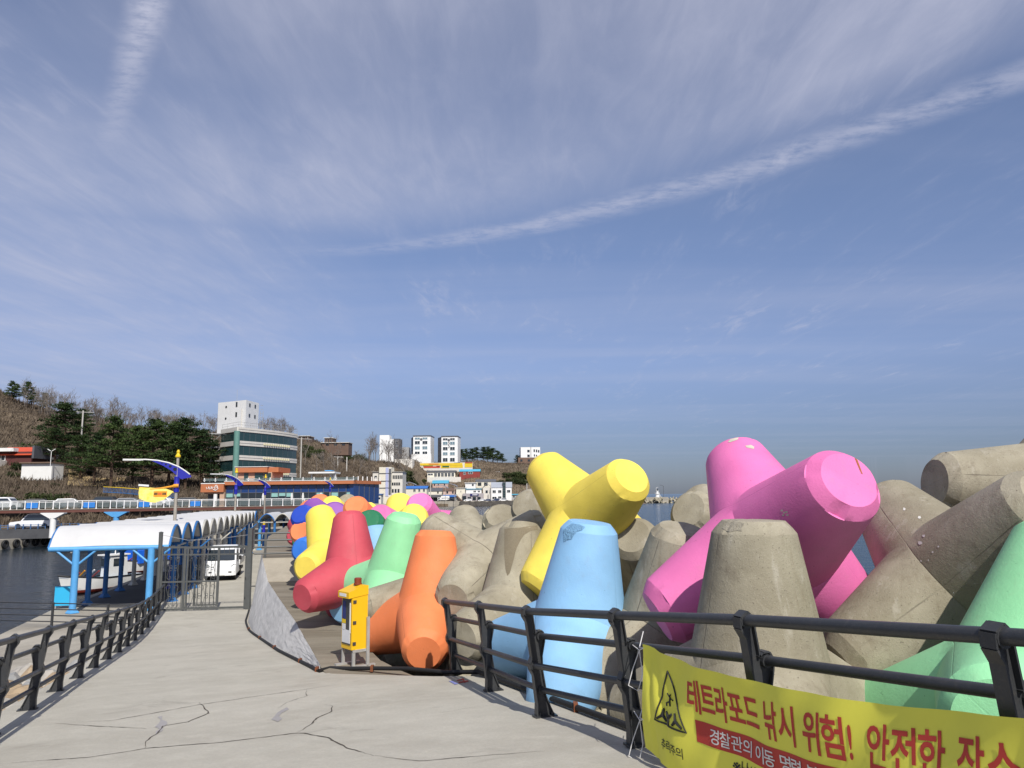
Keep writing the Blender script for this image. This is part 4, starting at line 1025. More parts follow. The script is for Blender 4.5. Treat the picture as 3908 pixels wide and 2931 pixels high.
# ================================================================ vaulted canopy on the pier
ROOFW = M('canopy_white_sheet', (.56, .56, .555), .6, var=.12, scale=.6, dirt=.10)
CREAMP = M('cream_post_paint', (.50, .48, .42), .55, var=.15, scale=3, dirt=.2)
MIDBLUE = M('mid_blue_paint', (.03, .16, .42), .5, var=.2, scale=3)
def canopy(origin, d, wdt, nv_, pitch, rise, ez, label, blues, cols, far=False):
    """origin: near right corner on the ground, d: unit direction of run, roof reaches wdt to the left of the run"""
    d = Vector((d[0], d[1], 0)).normalized(); rz = atan2(d.y, d.x)
    root = empty('canopy', origin, rz, label, 'canopy')        # local x along the run, y to the left
    n = 9
    for k in range(nv_):
        m = MB(); P = []
        for i in range(n + 1):
            a = pi * i / n; x = k * pitch + pitch * i / n; z = ez + rise * sin(a) ** .85
            for y in (-.12, wdt * .5, wdt + .12): P.append((x, y, z + (.04 if y == wdt * .5 else 0)))
        m.grid(P, n + 1, 3)
        P2 = [(x, y, z - .035) for x, y, z in P]; b = len(m.v); m.grid(P2, n + 1, 3)
        vt = m.build('roof_vault', ROOFW, root, smooth=40, fixn=False)
        m = MB()
        arc = [(k * pitch + pitch * i / n, ez + rise * sin(pi * i / n) ** .85) for i in range(n + 1)]
        for y in (-.16, wdt + .14): MB().tube([(x, y, z - .05) for x, z in arc], .055, 6).build('arch_rim', MIDBLUE if k in blues else CREAMP, vt, smooth=50)
    for c in range(0, nv_ + 1):
        x = c * pitch
        mat = BLUEP if c == 0 else (MIDBLUE if c in cols else CREAMP)
        if c % 2 == 0 or c in cols or not far:
            for y in ((.55, wdt - .95) if c == 0 else (.12, wdt - .75)):
                m = MB(); m.tube([(x, y, 0.03), (x, y, ez - .12)], .14 if c == 0 else .115, 14); p = m.build('post', mat, root, smooth=40)
                m = MB(); m.lathe([(.27, 0), (.27, .03), (.16, .16), (.13, .18)], 4, (x, y, 0)); m.build('post_foot', mat, p)
                if c == 0 or c % 3 == 0:
                    m = MB()
                    for s in (-1, 1): m.tube([(x, y, ez - .80), (x, y + s * .75, ez - .16)], .045, 8)
                    m.build('brace', mat, p)
        m = MB(); m.tube([(x, -.15, ez - .08), (x, wdt + .12, ez - .08)], .10 if c == 0 else .06, 10); m.build('cross_beam', mat, root, smooth=40)
    for y in (.12, wdt - .75): MB().tube([(0, y, ez - .2), (nv_ * pitch, y, ez - .2)], .05, 6).build('purlin', CREAMP, root)
    return root
O = Vector((-15.15, 33.7, 0)); E_ = Vector((-23.4, 70.0, 0)); run = E_ - O; NV = 14
canopy(O, run, 4.45, NV, run.length / NV, .86, 2.72, 'long white vaulted canopy on blue and cream posts along the pier', (0, 1, 2, 13), (1, 2, 3, 8, 9, 12, 13))
O2 = Vector((-23.2, 70.4, 0)); canopy(O2, (1, .18), 8.0, 4, 1.36, .62, 2.68, 'short white vaulted canopy across the far end of the pier', (0,), (1, 4), True)
# things under the far canopy
def crate(px, py, w, h, dpt, mat, label, Y=None, z=0, rz=.1, name='blue_container', cat='container', grp=None):
    p = atZ(px, py, z); o = empty(name, (p[0], p[1], z), rz, label, cat, grp)
    MB().bx(-w / 2, w / 2, -dpt / 2, dpt / 2, 0, h).build('box_body', mat, o)
    m = MB()
    for x in (-w / 2, 0, w / 2): m.bx(x - .03, x + .03, -dpt / 2 - .02, -dpt / 2 + .002, 0, h)
    m.bx(-w / 2 - .02, w / 2 + .02, -dpt / 2 - .03, dpt / 2 + .02, h, h + .05); m.build('edge_frame', M('pale_frame', (.35, .45, .5), .6), o)
    return o
crate(1045, 2085, 1.9, 1.15, 1.6, M('container_blue', (.05, .22, .55), .5, var=.15, scale=2), 'blue covered container under the end of the canopy')
def tyre(p, r, w, axis, label, grp, name='tyre'):
    m = MB(); prof = [(r * .52, -w * .35), (r * .9, -w / 2), (r, -w * .25), (r, w * .25), (r * .9, w / 2), (r * .52, w * .35), (r * .5, 0)]
    n = 20; k = len(prof)
    vs = [(a * cos(2 * pi * j / n), b, a * sin(2 * pi * j / n)) for a, b in prof for j in range(n)]
    fs = [(i * n + j, i * n + (j + 1) % n, ((i + 1) % k) * n + (j + 1) % n, ((i + 1) % k) * n + j) for i in range(k) for j in range(n)]
    m.add(vs, fs); o = m.build(name, BLACK, smooth=50, loc=p, rz=axis); return tag(o, label, 'tyre', grp)
for px, py in ((855, 2030), (882, 2024), (975, 2048), (962, 2040)):
    p = atZ(px, py + 16, 0); tyre((p[0], p[1], .5), .5, .28, .3, 'old black tyre leaning under the pier canopy', 'tyres under the canopy')
# ================================================================ street lamps with a blue sail
SAIL = M('lamp_sail_blue', (.014, .018, .34), .45, var=.15, scale=3); LHEAD = M('lamp_head_white', (.72, .72, .69), .4, var=.1)
def lamp(loc, rz, label, H=7.35, flag=False, group='street lamps along the pier'):
    root = empty('street_lamp', loc, rz, label, 'street lamp', group)
    k = H / 7.35
    m = MB(); m.tube([(0, 0, 0), (0, 0, 6.95 * k)], .10 * k, 12, r1=.075 * k); m.build('pole', POLE, root, smooth=50)
    MB().lathe([(.30, 0), (.30, .05), (.22, .10), (.16, .25), (.16, 1.55), (.19, 1.6), (.13, 1.68)], 14).build('base_cover', SAIL, root, smooth=30)
    m = MB()
    for i in range(5): m.lathe([(.13, 1.70 + i * .07), (.14, 1.72 + i * .07), (.14, 1.75 + i * .07), (.12, 1.765 + i * .07)], 14)
    m.build('yellow_band', YELP, root)
    m = MB(); m.lathe([(.12, 5.05), (.14, 5.07), (.135, 5.45), (.145, 5.47), (.145, 5.50), (.135, 5.52), (.135, 5.85), (.14, 5.88), (.12, 5.9)], 14); m.build('blue_collar', SAIL, root, smooth=30)
    MB().lathe([(.08, 6.93), (.14, 6.95), (.15, 7.02), (.11, 7.06), (.07, 7.16), (.085, 7.20), (.085, 7.26), (.05, 7.35)], 14).build('finial', YELP, root, smooth=30)
    # arm, a bow from behind the pole up and out to the left
    arc = [(.63, 6.02), (.40, 6.20), (.05, 6.43), (-.45, 6.64), (-1.0, 6.76), (-1.6, 6.81), (-1.85, 6.80)]
    MB().tube([(x, -.06, z) for x, z in arc], .038, 8).build('arm', LHEAD, root, smooth=50)
    low = [(.70, 5.88), (.18, 5.77), (.06, 6.0), (-.25, 6.24), (-.70, 6.50), (-1.1, 6.68)]
    P = arc[:6]
    s = MB()
    ups = [(.72, 5.93), (.40, 6.19), (.05, 6.42), (-.45, 6.63), (-1.0, 6.75), (-1.3, 6.78)]
    lws = [(.70, 5.86), (.22, 5.76), (.08, 5.86), (-.28, 6.20), (-.72, 6.48), (-1.28, 6.74)]
    b0 = len(s.v)
    for y in (-.075, -.045): s.add([(x, y, z) for x, z in ups] + [(x, y, z) for x, z in lws], [(i, i + 1, 7 + i, 6 + i) for i in range(5)])
    for a in (0, 6): s.add([s.v[a + i] for i in range(6)] + [s.v[12 + a + i] for i in range(6)], [(i, i + 1, 7 + i, 6 + i) for i in range(5)])
    sl_ = s.build('sail', SAIL, root)
    for x, z, r_ in ((-.12, 6.29, .095), (-.36, 6.45, .072), (-.58, 6.55, .05), (-.78, 6.63, .035)):
        c = MB(); c.tube([(x, -.082, z), (x, -.038, z)], r_, 14); c.build('sail_hole', M('hole_dark', (.01, .015, .02), .9), sl_)
    m = MB(); m.box((-2.25, -.06, 6.79), (.85, .22, .09)); m.box((-1.78, -.06, 6.80), (.16, .16, .08)); m.build('lamp_head', LHEAD, root)
    return root
def lamp_at(px, py, z=0): p = atZ(px, py, z); return (p[0], p[1], z)
L1 = lamp_at(653, 2245)
lamp(L1, radians(22), 'nearest street lamp with blue sail arm, carrying a yellow pennant')
for (px, Y, lab) in ((899, 68, 'second street lamp along the pier, behind the truck'), (1011, 87, 'third street lamp along the pier, before the restaurant glazing'), (1259, 122, 'far street lamp before the right half of the restaurant')):
    p = atY(px, 1900, Y); lamp((p[0], p[1], 0 if Y < 100 else .5), radians(58), lab)
# yellow pennant on its own bracket
ro = empty('pennant', (L1[0], L1[1], 5.35), radians(22), 'yellow boat shaped pennant sign hung from the nearest lamp pole', 'pennant')
OR_ = M('bracket_orange', (.72, .30, .01), .5, var=.1)
MB().tube([(.10, -.13, .06), (-.12, -.13, .05), (-.2, -.13, .02), (-.75, -.13, -.07), (-1.3, -.13, -.12)], [.10, .10, .06, .04, .03], 8).build('bracket', OR_, ro, smooth=50)
outl = [(-.13, -.19), (-.42, -.02), (-1.0, .02), (-1.75, -.02), (-1.86, .10), (-1.80, -.30), (-1.86, -.55), (-1.78, -.72), (-1.45, -.86), (-1.0, -.90), (-.62, -.78), (-.30, -.50)]
outl = [(-.13, -.25), (-.50, -.10), (-1.05, -.06), (-1.80, .02), (-1.83, -.30), (-1.79, -.60), (-1.45, -.78), (-1.0, -.84), (-.60, -.70), (-.30, -.44)]
pn = MB().prism(outl, -.15, -.11, 'y').build('pennant_board', M('pennant_yellow', (.82, .62, .03), .5, var=.35, scale=3.5, col2=(.80, .72, .30)), ro)
MB().bx(-1.10, -.45, -.160, -.150, -.53, -.23).build('label_panel', OR_, pn)
for x0, x1, mt in ((-1.07, -.90, INKK), (-.88, -.70, M('label_red', (.6, .08, .02), .6)), (-.67, -.48, INKK)):
    for q in range(3): MB().bx(x0 + q * (x1 - x0) / 3, x0 + (q + .8) * (x1 - x0) / 3, -.166, -.160, -.43, -.31).build('label_glyph', mt, pn)
MB().box((-1.60, -.13, .08), (.5, .16, .10), tilt=(0, .08, 0)).build('spotlight', LHEAD, ro)
# small blue board beside the quay edge
p = atZ(238, 2322, 0); o = empty('blue_board', (p[0], p[1], 0), .2, 'bright cyan board standing by the first canopy post at the quay edge', 'board')
MB().bx(-.34, .34, -.04, .04, .12, .95).build('panel', M('cyan_board', (.03, .42, .72), .5, var=.1), o)
for x in (-.28, .28): MB().bx(x - .02, x + .02, -.03, .03, 0, .12).build('leg', STEEL, o)
# ================================================================ fishing boats
HULL = M('boat_hull_white', (.72, .72, .70), .4, var=.1, scale=1.5, dirt=.15); ANTI = M('boat_red_bottom', (.30, .04, .025), .6, var=.2); BDECK = M('boat_deck_blue', (.05, .25, .52), .55, var=.2)
def boat(loc, rz, Lb, label, tarp=False):
    r = empty('fishing_boat', loc, rz, label, 'boat', 'fishing boats in the harbour')
    ns = 12; P = []; B_ = Lb * .30
    def sec(t):
        w = B_ / 2 * (1 - max(0, (t - .55) / .45) ** 2.2) * (.86 + .14 * min(1, t * 3)); sheer = .75 + .45 * max(0, t - .5) ** 1.5 * 2
        return [(-w, sheer), (-w * .93, .30), (-w * .78, -.05), (0, -.35), (w * .78, -.05), (w * .93, .30), (w, sheer)]
    for i in range(ns + 1):
        t = i / ns
        for y, z in sec(t): P.append((Lb * (t - .5) + (.25 if z > .5 and t > .9 else 0), y, z))
    m = MB(); m.grid(P, ns + 1, 7); m.add([P[j] for j in range(7)], [tuple(range(7))]); m.build('hull', HULL, r, smooth=40)
    m = MB(); m.grid([(x, y * 1.01, min(z, .10)) for x, y, z in [P[i * 7 + j] for i in range(ns + 1) for j in (1, 2, 3, 4, 5)]], ns + 1, 5); m.build('bottom_paint', ANTI, r)
    m = MB(); m.grid([q for i in range(ns + 1) for q in ((P[i * 7][0], P[i * 7][1] * .96, P[i * 7][2] - .12), (P[i * 7 + 6][0], P[i * 7 + 6][1] * .96, P[i * 7 + 6][2] - .12))], ns + 1, 2); m.build('deck', BDECK, r)
    for s in (0, 6): MB().tube([P[i * 7 + s] for i in range(ns + 1)], .05, 6).build('gunwale', CARK, r)
    z0 = .63
    m = MB(); m.prism([(-Lb * .28, z0), (-Lb * .02, z0), (-Lb * .04, z0 + 1.45), (-Lb * .26, z0 + 1.45)], -B_ * .26, B_ * .26, 'y'); c = m.build('cabin', HULL, r)
    m = MB(); m.bx(-Lb * .29, Lb * .02, -B_ * .32, B_ * .32, z0 + 1.45, z0 + 1.53); m.build('cabin_roof', WHITE, r)
    for s in (-1, 1): MB().bx(-Lb * .22, -Lb * .08, s * B_ * .262 - .01, s * B_ * .262 + .01, z0 + .75, z0 + 1.25).build('window', GLASS, c)
    MB().bx(-Lb * .025, -Lb * .012, -B_ * .2, B_ * .2, z0 + .75, z0 + 1.25).build('window', GLASS, c)
    MB().tube([(-Lb * .15, 0, z0 + 1.5), (-Lb * .15, 0, z0 + 3.0)], .035, 6).build('mast', WHITE, r)
    for i in range(5): MB().tube([(Lb * (.10 + .06 * i), -B_ * .3, z0), (Lb * (.10 + .06 * i), B_ * .25, z0 + .55 + .1 * (i % 2))], .05, 5).build('gear', [ANTI, HULL, CARK, OR_, ANTI][i], r)
    if tarp:
        m = MB(); m.prism([(-B_ * .5, .7), (-B_ * .4, 1.7), (0, 1.95), (B_ * .4, 1.7), (B_ * .5, .7)], -Lb * .3, Lb * .3, 'x'); m.build('blue_tarp', M('tarp_blue', (.01, .13, .68), .5, var=.25, scale=2), r)
    return r
p = atZ(372, 2258, SEAZ); boat((p[0], p[1] + .5, SEAZ + .15), radians(-118), 5.4, 'white fishing boat with cabin moored beyond the front canopy posts')
p = atZ(520, 2190, SEAZ); boat((p[0], p[1] + 2, SEAZ + .1), radians(-110), 6.0, 'fishing boat under a bright blue tarpaulin beside the canopy', True)
# ================================================================ far quay with tyres, road wall, van
q0 = atZ(-250, 2078, 0); q1 = atZ(196, 2046, 0); q2 = atZ(420, 2030, 0); q3 = np.array([-30, 118, 0])
m = MB(); m.prism([(-95, 70), (q0[0], q0[1]), (q1[0], q1[1]), (q2[0], q2[1]), (q3[0], q3[1]), (-20, 128), (-20, 160), (-140, 160)], -1.8, -.02)
tag(m.build('far_quay', CONC2), kind='structure')
nrm = Vector((q1[1] - q0[1], -(q1[0] - q0[0]), 0)).normalized()
for i, px in enumerate((13, 56, 92, 130, 165)):
    az = ray(px, 2086)[0]; t = (az * q0[1] - q0[0]) / ((q1[0] - q0[0]) - az * (q1[1] - q0[1])); e = Vector((q0[0], q0[1], 0)).lerp(Vector((q1[0], q1[1], 0)), t)
    o = tyre((e.x - nrm.x * .22 * (1 if nrm.y > 0 else -1), e.y - nrm.y * .22 * (1 if nrm.y > 0 else -1), -.58), .52, .30, atan2(q1[1] - q0[1], q1[0] - q0[0]), '%s black tyre fender from the left hung on the far quay' % ('first', 'second', 'third', 'fourth', 'fifth')[i], 'tyre fenders on the far quay')
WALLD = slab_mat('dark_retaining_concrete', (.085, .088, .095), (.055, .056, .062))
def strip_wall(pts, z0, z1, th, mat, name):
    m = MB(); n = len(pts); poly = list(pts) + [(x, y + th) for x, y in pts[::-1]]; m.prism(poly, z0, z1); o = m.build(name, mat); return o
rw = [tuple(atY(px, 2000, Y)[:2]) for px, Y in ((-300, 84), (0, 96), (200, 99), (420, 103), (640, 112), (820, 118), (1000, 122))]
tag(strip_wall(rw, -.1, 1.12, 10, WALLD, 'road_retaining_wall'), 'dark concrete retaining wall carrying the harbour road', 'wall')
m = MB(); m.prism([(x, y + .35) for x, y in rw] + [(x, y + 16) for x, y in rw[::-1]], 1.05, 1.135); tag(m.build('harbour_road', M('asphalt', (.06, .06, .062), .9, var=.25, scale=.6)), kind='structure')
fr = empty('road_fence', (rw[1][0], rw[1][1], 1.12), 0, 'low blue post fence along the harbour road wall', 'fence'); inv = Vector(fr.location)
FB = M('fence_blue', (.06, .14, .30), .5)
fp = []
for (a, b) in zip(rw[:-1], rw[1:]):
    for i in range(7): t = i / 7; fp.append(Vector((a[0] + (b[0] - a[0]) * t, a[1] + (b[1] - a[1]) * t + .12, 1.12)))
pm = MB().bx(-.05, .05, -.05, .05, 0, .62).mesh('post', FB)
for q in fp: link('post', pm, fr, q - inv)
for z in (.52, .28): MB().tube([q - inv + Vector((0, 0, z)) for q in fp], .03, 5).build('rail_bar', FB, fr)
def car(loc, rz, label, mat, kind='suv', group=None, parts=True, name='parked_car'):
    r = empty(name, loc, rz, label, 'car', group)
    L_, W_, H_ = {'suv': (4.8, 1.9, 1.75), 'car': (4.5, 1.8, 1.48), 'van': (5.1, 1.95, 1.95)}[kind]; h = W_ / 2
    low = [(-L_ / 2, .35), (-L_ / 2, .70), (-L_ / 2 + .10, .84), (-L_ * .24, .98), (L_ * .44, 1.02), (L_ / 2, .90), (L_ / 2, .35)]
    m = MB(); m.prism(low, -h, h, 'y'); m.build('body', mat, r, smooth=30)
    cab = [(-L_ * .25, .97), (-L_ * .12, H_ * .95), (-L_ * .02, H_), (L_ * .36, H_ * .98), (L_ * .46, 1.0)]
    n = len(cab); m = MB(); m.add([(x, -h * (.96 if z < 1.1 else .80), z) for x, z in cab] + [(x, h * (.96 if z < 1.1 else .80), z) for x, z in cab], [tuple(range(n)), tuple(range(n, 2 * n))[::-1]] + [(i, i + 1, n + i + 1, n + i) for i in range(n - 1)]); m.build('cabin', mat, r, smooth=30)
    for s in (-1, 1):
        m = MB(); z0, z1 = 1.04, H_ * .90
        k = lambda z: h * (.96 - .16 * (z - .97) / (H_ - .97)) + .012
        m.add([(-L_ * .21, s * k(z0), z0), (L_ * .42, s * k(z0), z0), (L_ * .34, s * k(z1), z1), (-L_ * .10, s * k(z1), z1)], [(0, 1, 2, 3)]); m.build('side_window', GLASS, r)
        MB().bx(-L_ / 2 - .01, -L_ / 2 + .05, s * h * .6 - .18, s * h * .6 + .18, .66, .80).build('headlight', LAMPG, r)
        for x in (-L_ * .30, L_ * .30):
            t = MB(); t.lathe([(.2, -.1), (.33, -.1), (.34, 0), (.33, .1), (.2, .1)], 16); t.v = [(a, c, b) for a, b, c in t.v]; t.build('wheel', BLACK, r, loc=(x, s * (h - .09), .34))
    m = MB(); m.add([(-L_ * .255, -h * .84, 1.02), (-L_ * .255, h * .84, 1.02), (-L_ * .135, h * .72, H_ * .90), (-L_ * .135, -h * .72, H_ * .90)], [(0, 1, 2, 3)]); m.v = [(x - .015, y, z) for x, y, z in m.v]; m.build('windscreen', GLASS, r)
    return r
p = atY(130, 2010, 99.3); car((p[0], p[1], 1.135), radians(12), 'white people carrier driving left on the harbour road', CARW, 'van', name='white_van')
# ================================================================ elevated walkway
WK = [(-160, 92, 3.52), (0, 97, 3.53), (220, 98.5, 3.53), (450, 101.5, 3.5), (700, 106, 3.5), (1000, 112, 3.48), (1290, 118, 3.45)]
wp = [(*atY(px, 1930, Y)[:2], z) for px, Y, z in WK]
def path_at(s, pth):
    for a, b in zip(pth[:-1], pth[1:]):
        l = math.hypot(b[0] - a[0], b[1] - a[1])
        if s <= l: t = s / l; return Vector((a[0] + (b[0] - a[0]) * t, a[1] + (b[1] - a[1]) * t, a[2] + (b[2] - a[2]) * t)), atan2(b[1] - a[1], b[0] - a[0])
        s -= l
    a, b = pth[-2:]; return Vector(b), atan2(b[1] - a[1], b[0] - a[0])
LW = sum(math.hypot(b[0] - a[0], b[1] - a[1]) for a, b in zip(wp[:-1], wp[1:]))
wk = empty('walkway', wp[1], 0, 'elevated harbour walkway with white railing and blue panels', 'walkway'); inv = Vector(wk.location)
BROWN = M('girder_brown', (.13, .045, .032), .7, var=.2, scale=2)
m = MB(); m.prism([(x, y) for x, y, z in wp] + [(x + .4, y + 3.2) for x, y, z in wp[::-1]], 3.12, 3.50); m.v = [tuple(Vector(v) - inv) for v in m.v]; m.build('girder', BROWN, wk)
m = MB(); m.prism([(x - .02, y - .08) for x, y, z in wp] + [(x + .4, y + 3.3) for x, y, z in wp[::-1]], 3.50, 3.56); m.v = [tuple(Vector(v) - inv) for v in m.v]; m.build('deck', CONC2, wk)
pm = MB().bx(-.055, .055, -.04, .04, 0, 1.06).bx(-.09, .09, -.07, .07, 0, .10).mesh('post', WHITE); pm2 = MB().bx(-.035, .035, -.03, .03, 0, .96).mesh('post', WHITE)
s = 0; k = 0
PANB = M('panel_blue', (.03, .22, .66), .5, var=.25, scale=1.5); PANG = M('panel_clear', (.20, .24, .24), .12, var=.3, scale=.5, trans=.0, alpha=.38)
while s < LW:
    q, rz = path_at(s, wp); px_ = CX + F * (Vector(q - Vector(CAM)).dot(Vector(rt)) / Vector(q - Vector(CAM)).dot(Vector(fw)))
    link('post', pm, wk, q - inv + Vector((0, 0, .03)), rz)
    if px_ < 760: q2, r2 = path_at(s + .72, wp); link('post', pm2, wk, q2 - inv + Vector((0, 0, .03)), r2)
    q3_, r3 = path_at(s + .8, wp)
    pane = MB().bx(-.66, .66, -.012, .012, .16, .84)
    blue = px_ < 760 and k % 4 in (1,)
    pane.build('panel', PANB if blue else PANG, wk, loc=q3_ - inv + Vector((0, 0, .03)), rz=r3)
    s += 1.62; k += 1
for z, r_ in ((1.08, .05), (.90, .03)): MB().tube([Vector(p) - inv + Vector((0, 0, z)) for p in wp], r_, 6).build('hand_rail' if r_ > .04 else 'rail_bar', WHITE, wk)
for px, Y, mat in ((203, 97.6, WHITE), (443, 101, BLUEP), (690, 107.5, WHITE), (960, 113, WHITE), (1180, 117, WHITE)):
    q = atY(px, 1990, Y); m = MB(); b = Vector((q[0], q[1], 0)) - inv
    m.tube([b, b + Vector((0, 0, 2.5))], .36, 14); m.build('pillar', mat, wk, smooth=40)
    m = MB(); m.prism([(-.38, 2.45), (-1.5, 3.05), (-1.5, 3.12), (1.5, 3.12), (1.5, 3.05), (.38, 2.45)], -.35, .35, 'y'); m.v = [tuple(Vector(v) + b) for v in m.v]; m.build('pillar_head', mat, wk)
for i, (px, Y, mt, kd) in enumerate(((25, 109, CARW, 'suv'), (120, 110, CARK, 'car'), (270, 113, M('car_silver', (.30, .31, .32), .3, .4), 'car'), (385, 115, CARK, 'suv'), (500, 116, M('car_silver', (.3, .3, .3)), 'car'), (600, 118, CARW, 'car'), (730, 120, CARK, 'car'))):
    p = atY(px, 1930, Y); car((p[0], p[1], 3.45), radians((185, 20, 200, 10, 190, 5, 195)[i]), '%s car, %s from the left of those parked behind the walkway railing' % (['white', 'black', 'silver', 'black', 'silver', 'white', 'black'][i], ('first', 'second', 'third', 'fourth', 'fifth', 'sixth', 'seventh')[i]), mt, kd, 'cars parked behind the walkway')
# ================================================================ hills
# columns by photo azimuth: foot, terrace front, terrace back, mid slope, ridge (depth, z or photo y of the ground), back
TC = [(-900, [(60, 1.1), (74, 3.3), (92, 3.5), (128, 24), (170, 46), (240, 46)]),
      (-300, [(90, 1.1), (99, 3.3), (112, 3.5), (150, 18), (195, 41), (280, 42)]),
      (0, [(106, 1.1), (112, 3.3), (126, 3.5), (165, 14.5), (212, 33.5), (300, 34)]),
      (250, [(109, 1.1), (115, 3.3), (130, 3.6), (170, 12), (232, 30.5), (320, 31)]),
      (500, [(114, 1.1), (119, 3.3), (134, 3.8), (180, 12), (255, 28), (340, 29)]),
      (800, [(121, 1.1), (126, 3.0), (150, 4.0), (200, 13), (285, 30), (380, 30)]),
      (1050, [(126, 1.0), (132, 2.8), (165, 3.5), (230, 13), (325, 31), (430, 32)]),
      (1200, [(150, 1.0), (165, 2.2), (210, 4.0), (280, 14), (350, 29), (450, 31)]),
      (1350, [(215, .6), (235, 1.6), (270, 3.5), (330, 14), (405, 24), (500, 27)]),
      (1480, [(330, .4), (350, 1.6), (370, 4.0), (420, 17), (465, 25.5), (560, 28)]),
      (1620, [(440, .2), (452, 1.4), (466, 3.4), (497, 18), (532, 27.5), (640, 29)]),
      (1800, [(446, .2), (456, 1.5), (468, 4.0), (500, 18.5), (536, 27.8), (640, 29)]),
      (2000, [(448, .2), (460, 1.4), (472, 4.0), (500, 18), (536, 27.8), (640, 28)]),
      (2180, [(452, .2), (465, 1.4), (478, 3.5), (500, 13), (530, 20), (640, 21)]),
      (2300, [(456, .1), (470, 1.2), (482, 2.6), (505, 8), (530, 12), (640, 11)]),
      (2420, [(460, -.3), (472, .4), (485, 1.0), (505, 2.5), (530, 4), (640, 3)]),
      (2480, [(462, -2), (472, -2), (485, -1.8), (505, -1.6), (530, -1.5), (640, -2)])]
def tcol(px):
    xs = [c[0] for c in TC]; px = min(max(px, xs[0]), xs[-1]); i = max(0, min(len(xs) - 2, int(np.searchsorted(xs, px)) - 1)); f = (px - xs[i]) / (xs[i + 1] - xs[i])
    f = f * f * (3 - 2 * f) if False else f
    return [(a[0] + (b[0] - a[0]) * f, a[1] + (b[1] - a[1]) * f) for a, b in zip(TC[i][1], TC[i + 1][1])]
import mathutils
def tnoise(x, y): return mathutils.noise.fractal(Vector((x * .035, y * .035, 3.3)), 1.0, 2.0, 4)
def azdir(px): d = ray(px, 1890); return d[0]      # x per metre of depth
def terr(px, Y):
    c = tcol(px); z = float(np.interp(Y, [p[0] for p in c], [p[1] for p in c])); x = azdir(px) * Y
    k = min(1, max(0, (Y - c[2][0]) / 25)); return x, z + tnoise(x, Y) * 2.2 * k
def terr_hit(px, py):
    """first point of the hill seen at a photo pixel"""
    d = ray(px, py); c = tcol(px); Y = c[0][0]
    while Y < c[5][0]:
        if CAMZ + d[2] * Y < terr(px, Y)[1]: return Y
        Y += .5
    return c[4][0]
pxs = list(range(-900, 2481, 20)); m = MB(); P = []; NT = 64
for px in pxs:
    c = tcol(px)
    for j in range(NT):
        t = j / (NT - 1) * 5; i = min(4, int(t)); f = t - i; Y = c[i][0] + (c[i + 1][0] - c[i][0]) * f
        x, z = terr(px, Y); P.append((x, Y, z))
m.grid(P, len(pxs), NT)
sk = []
for px in pxs: Y = tcol(px)[0][0]; x, z = terr(px, Y); sk += [(x, Y, z), (x, Y, -3)]
m.grid(sk, len(pxs), 2)
def hill_mat():
    mt, nt, N, L, B = nodes('winter_hillside'); tc = N.new('ShaderNodeTexCoord')
    def nz(s, d, sc=(1, 1, 1)):
        mp = N.new('ShaderNodeMapping'); mp.inputs['Scale'].default_value = sc; L.new(tc.outputs['Object'], mp.inputs[0])
        n = N.new('ShaderNodeTexNoise'); n.inputs['Scale'].default_value = s; n.inputs['Detail'].default_value = d; n.inputs['Roughness'].default_value = .68; L.new(mp.outputs[0], n.inputs['Vector']); return n.outputs[0]
    def mixr(f, a, b, lo, hi):
        r = N.new('ShaderNodeMapRange'); r.inputs[1].default_value = lo; r.inputs[2].default_value = hi; L.new(f, r.inputs[0])
        x = N.new('ShaderNodeMixRGB'); L.new(r.outputs[0], x.inputs[0])
        for s, v in ((x.inputs[1], a), (x.inputs[2], b)):
            if isinstance(v, tuple): s.default_value = (*v, 1)
            else: L.new(v, s)
        return x.outputs[0]
    c = mixr(nz(.05, 5), (.15, .115, .080), (.215, .170, .120), .35, .65)
    c = mixr(nz(.35, 8), c, (.090, .072, .054), .5, .75)
    c = mixr(nz(.9, 6), c, (.26, .195, .105), .60, .80)
    c = mixr(nz(.12, 6), c, (.045, .055, .022), .60, .72)
    L.new(c, B.inputs['Base Color']); B.inputs['Roughness'].default_value = .95; B.inputs['Specular IOR Level'].default_value = .1
    b = N.new('ShaderNodeBump'); b.inputs['Strength'].default_value = 1; b.inputs['Distance'].default_value = .8; L.new(nz(.9, 8), b.inputs['Height']); L.new(b.outputs[0], B.inputs['Normal'])
    return mt
tag(m.build('hillside', hill_mat(), smooth=80, fixn=True), kind='structure')
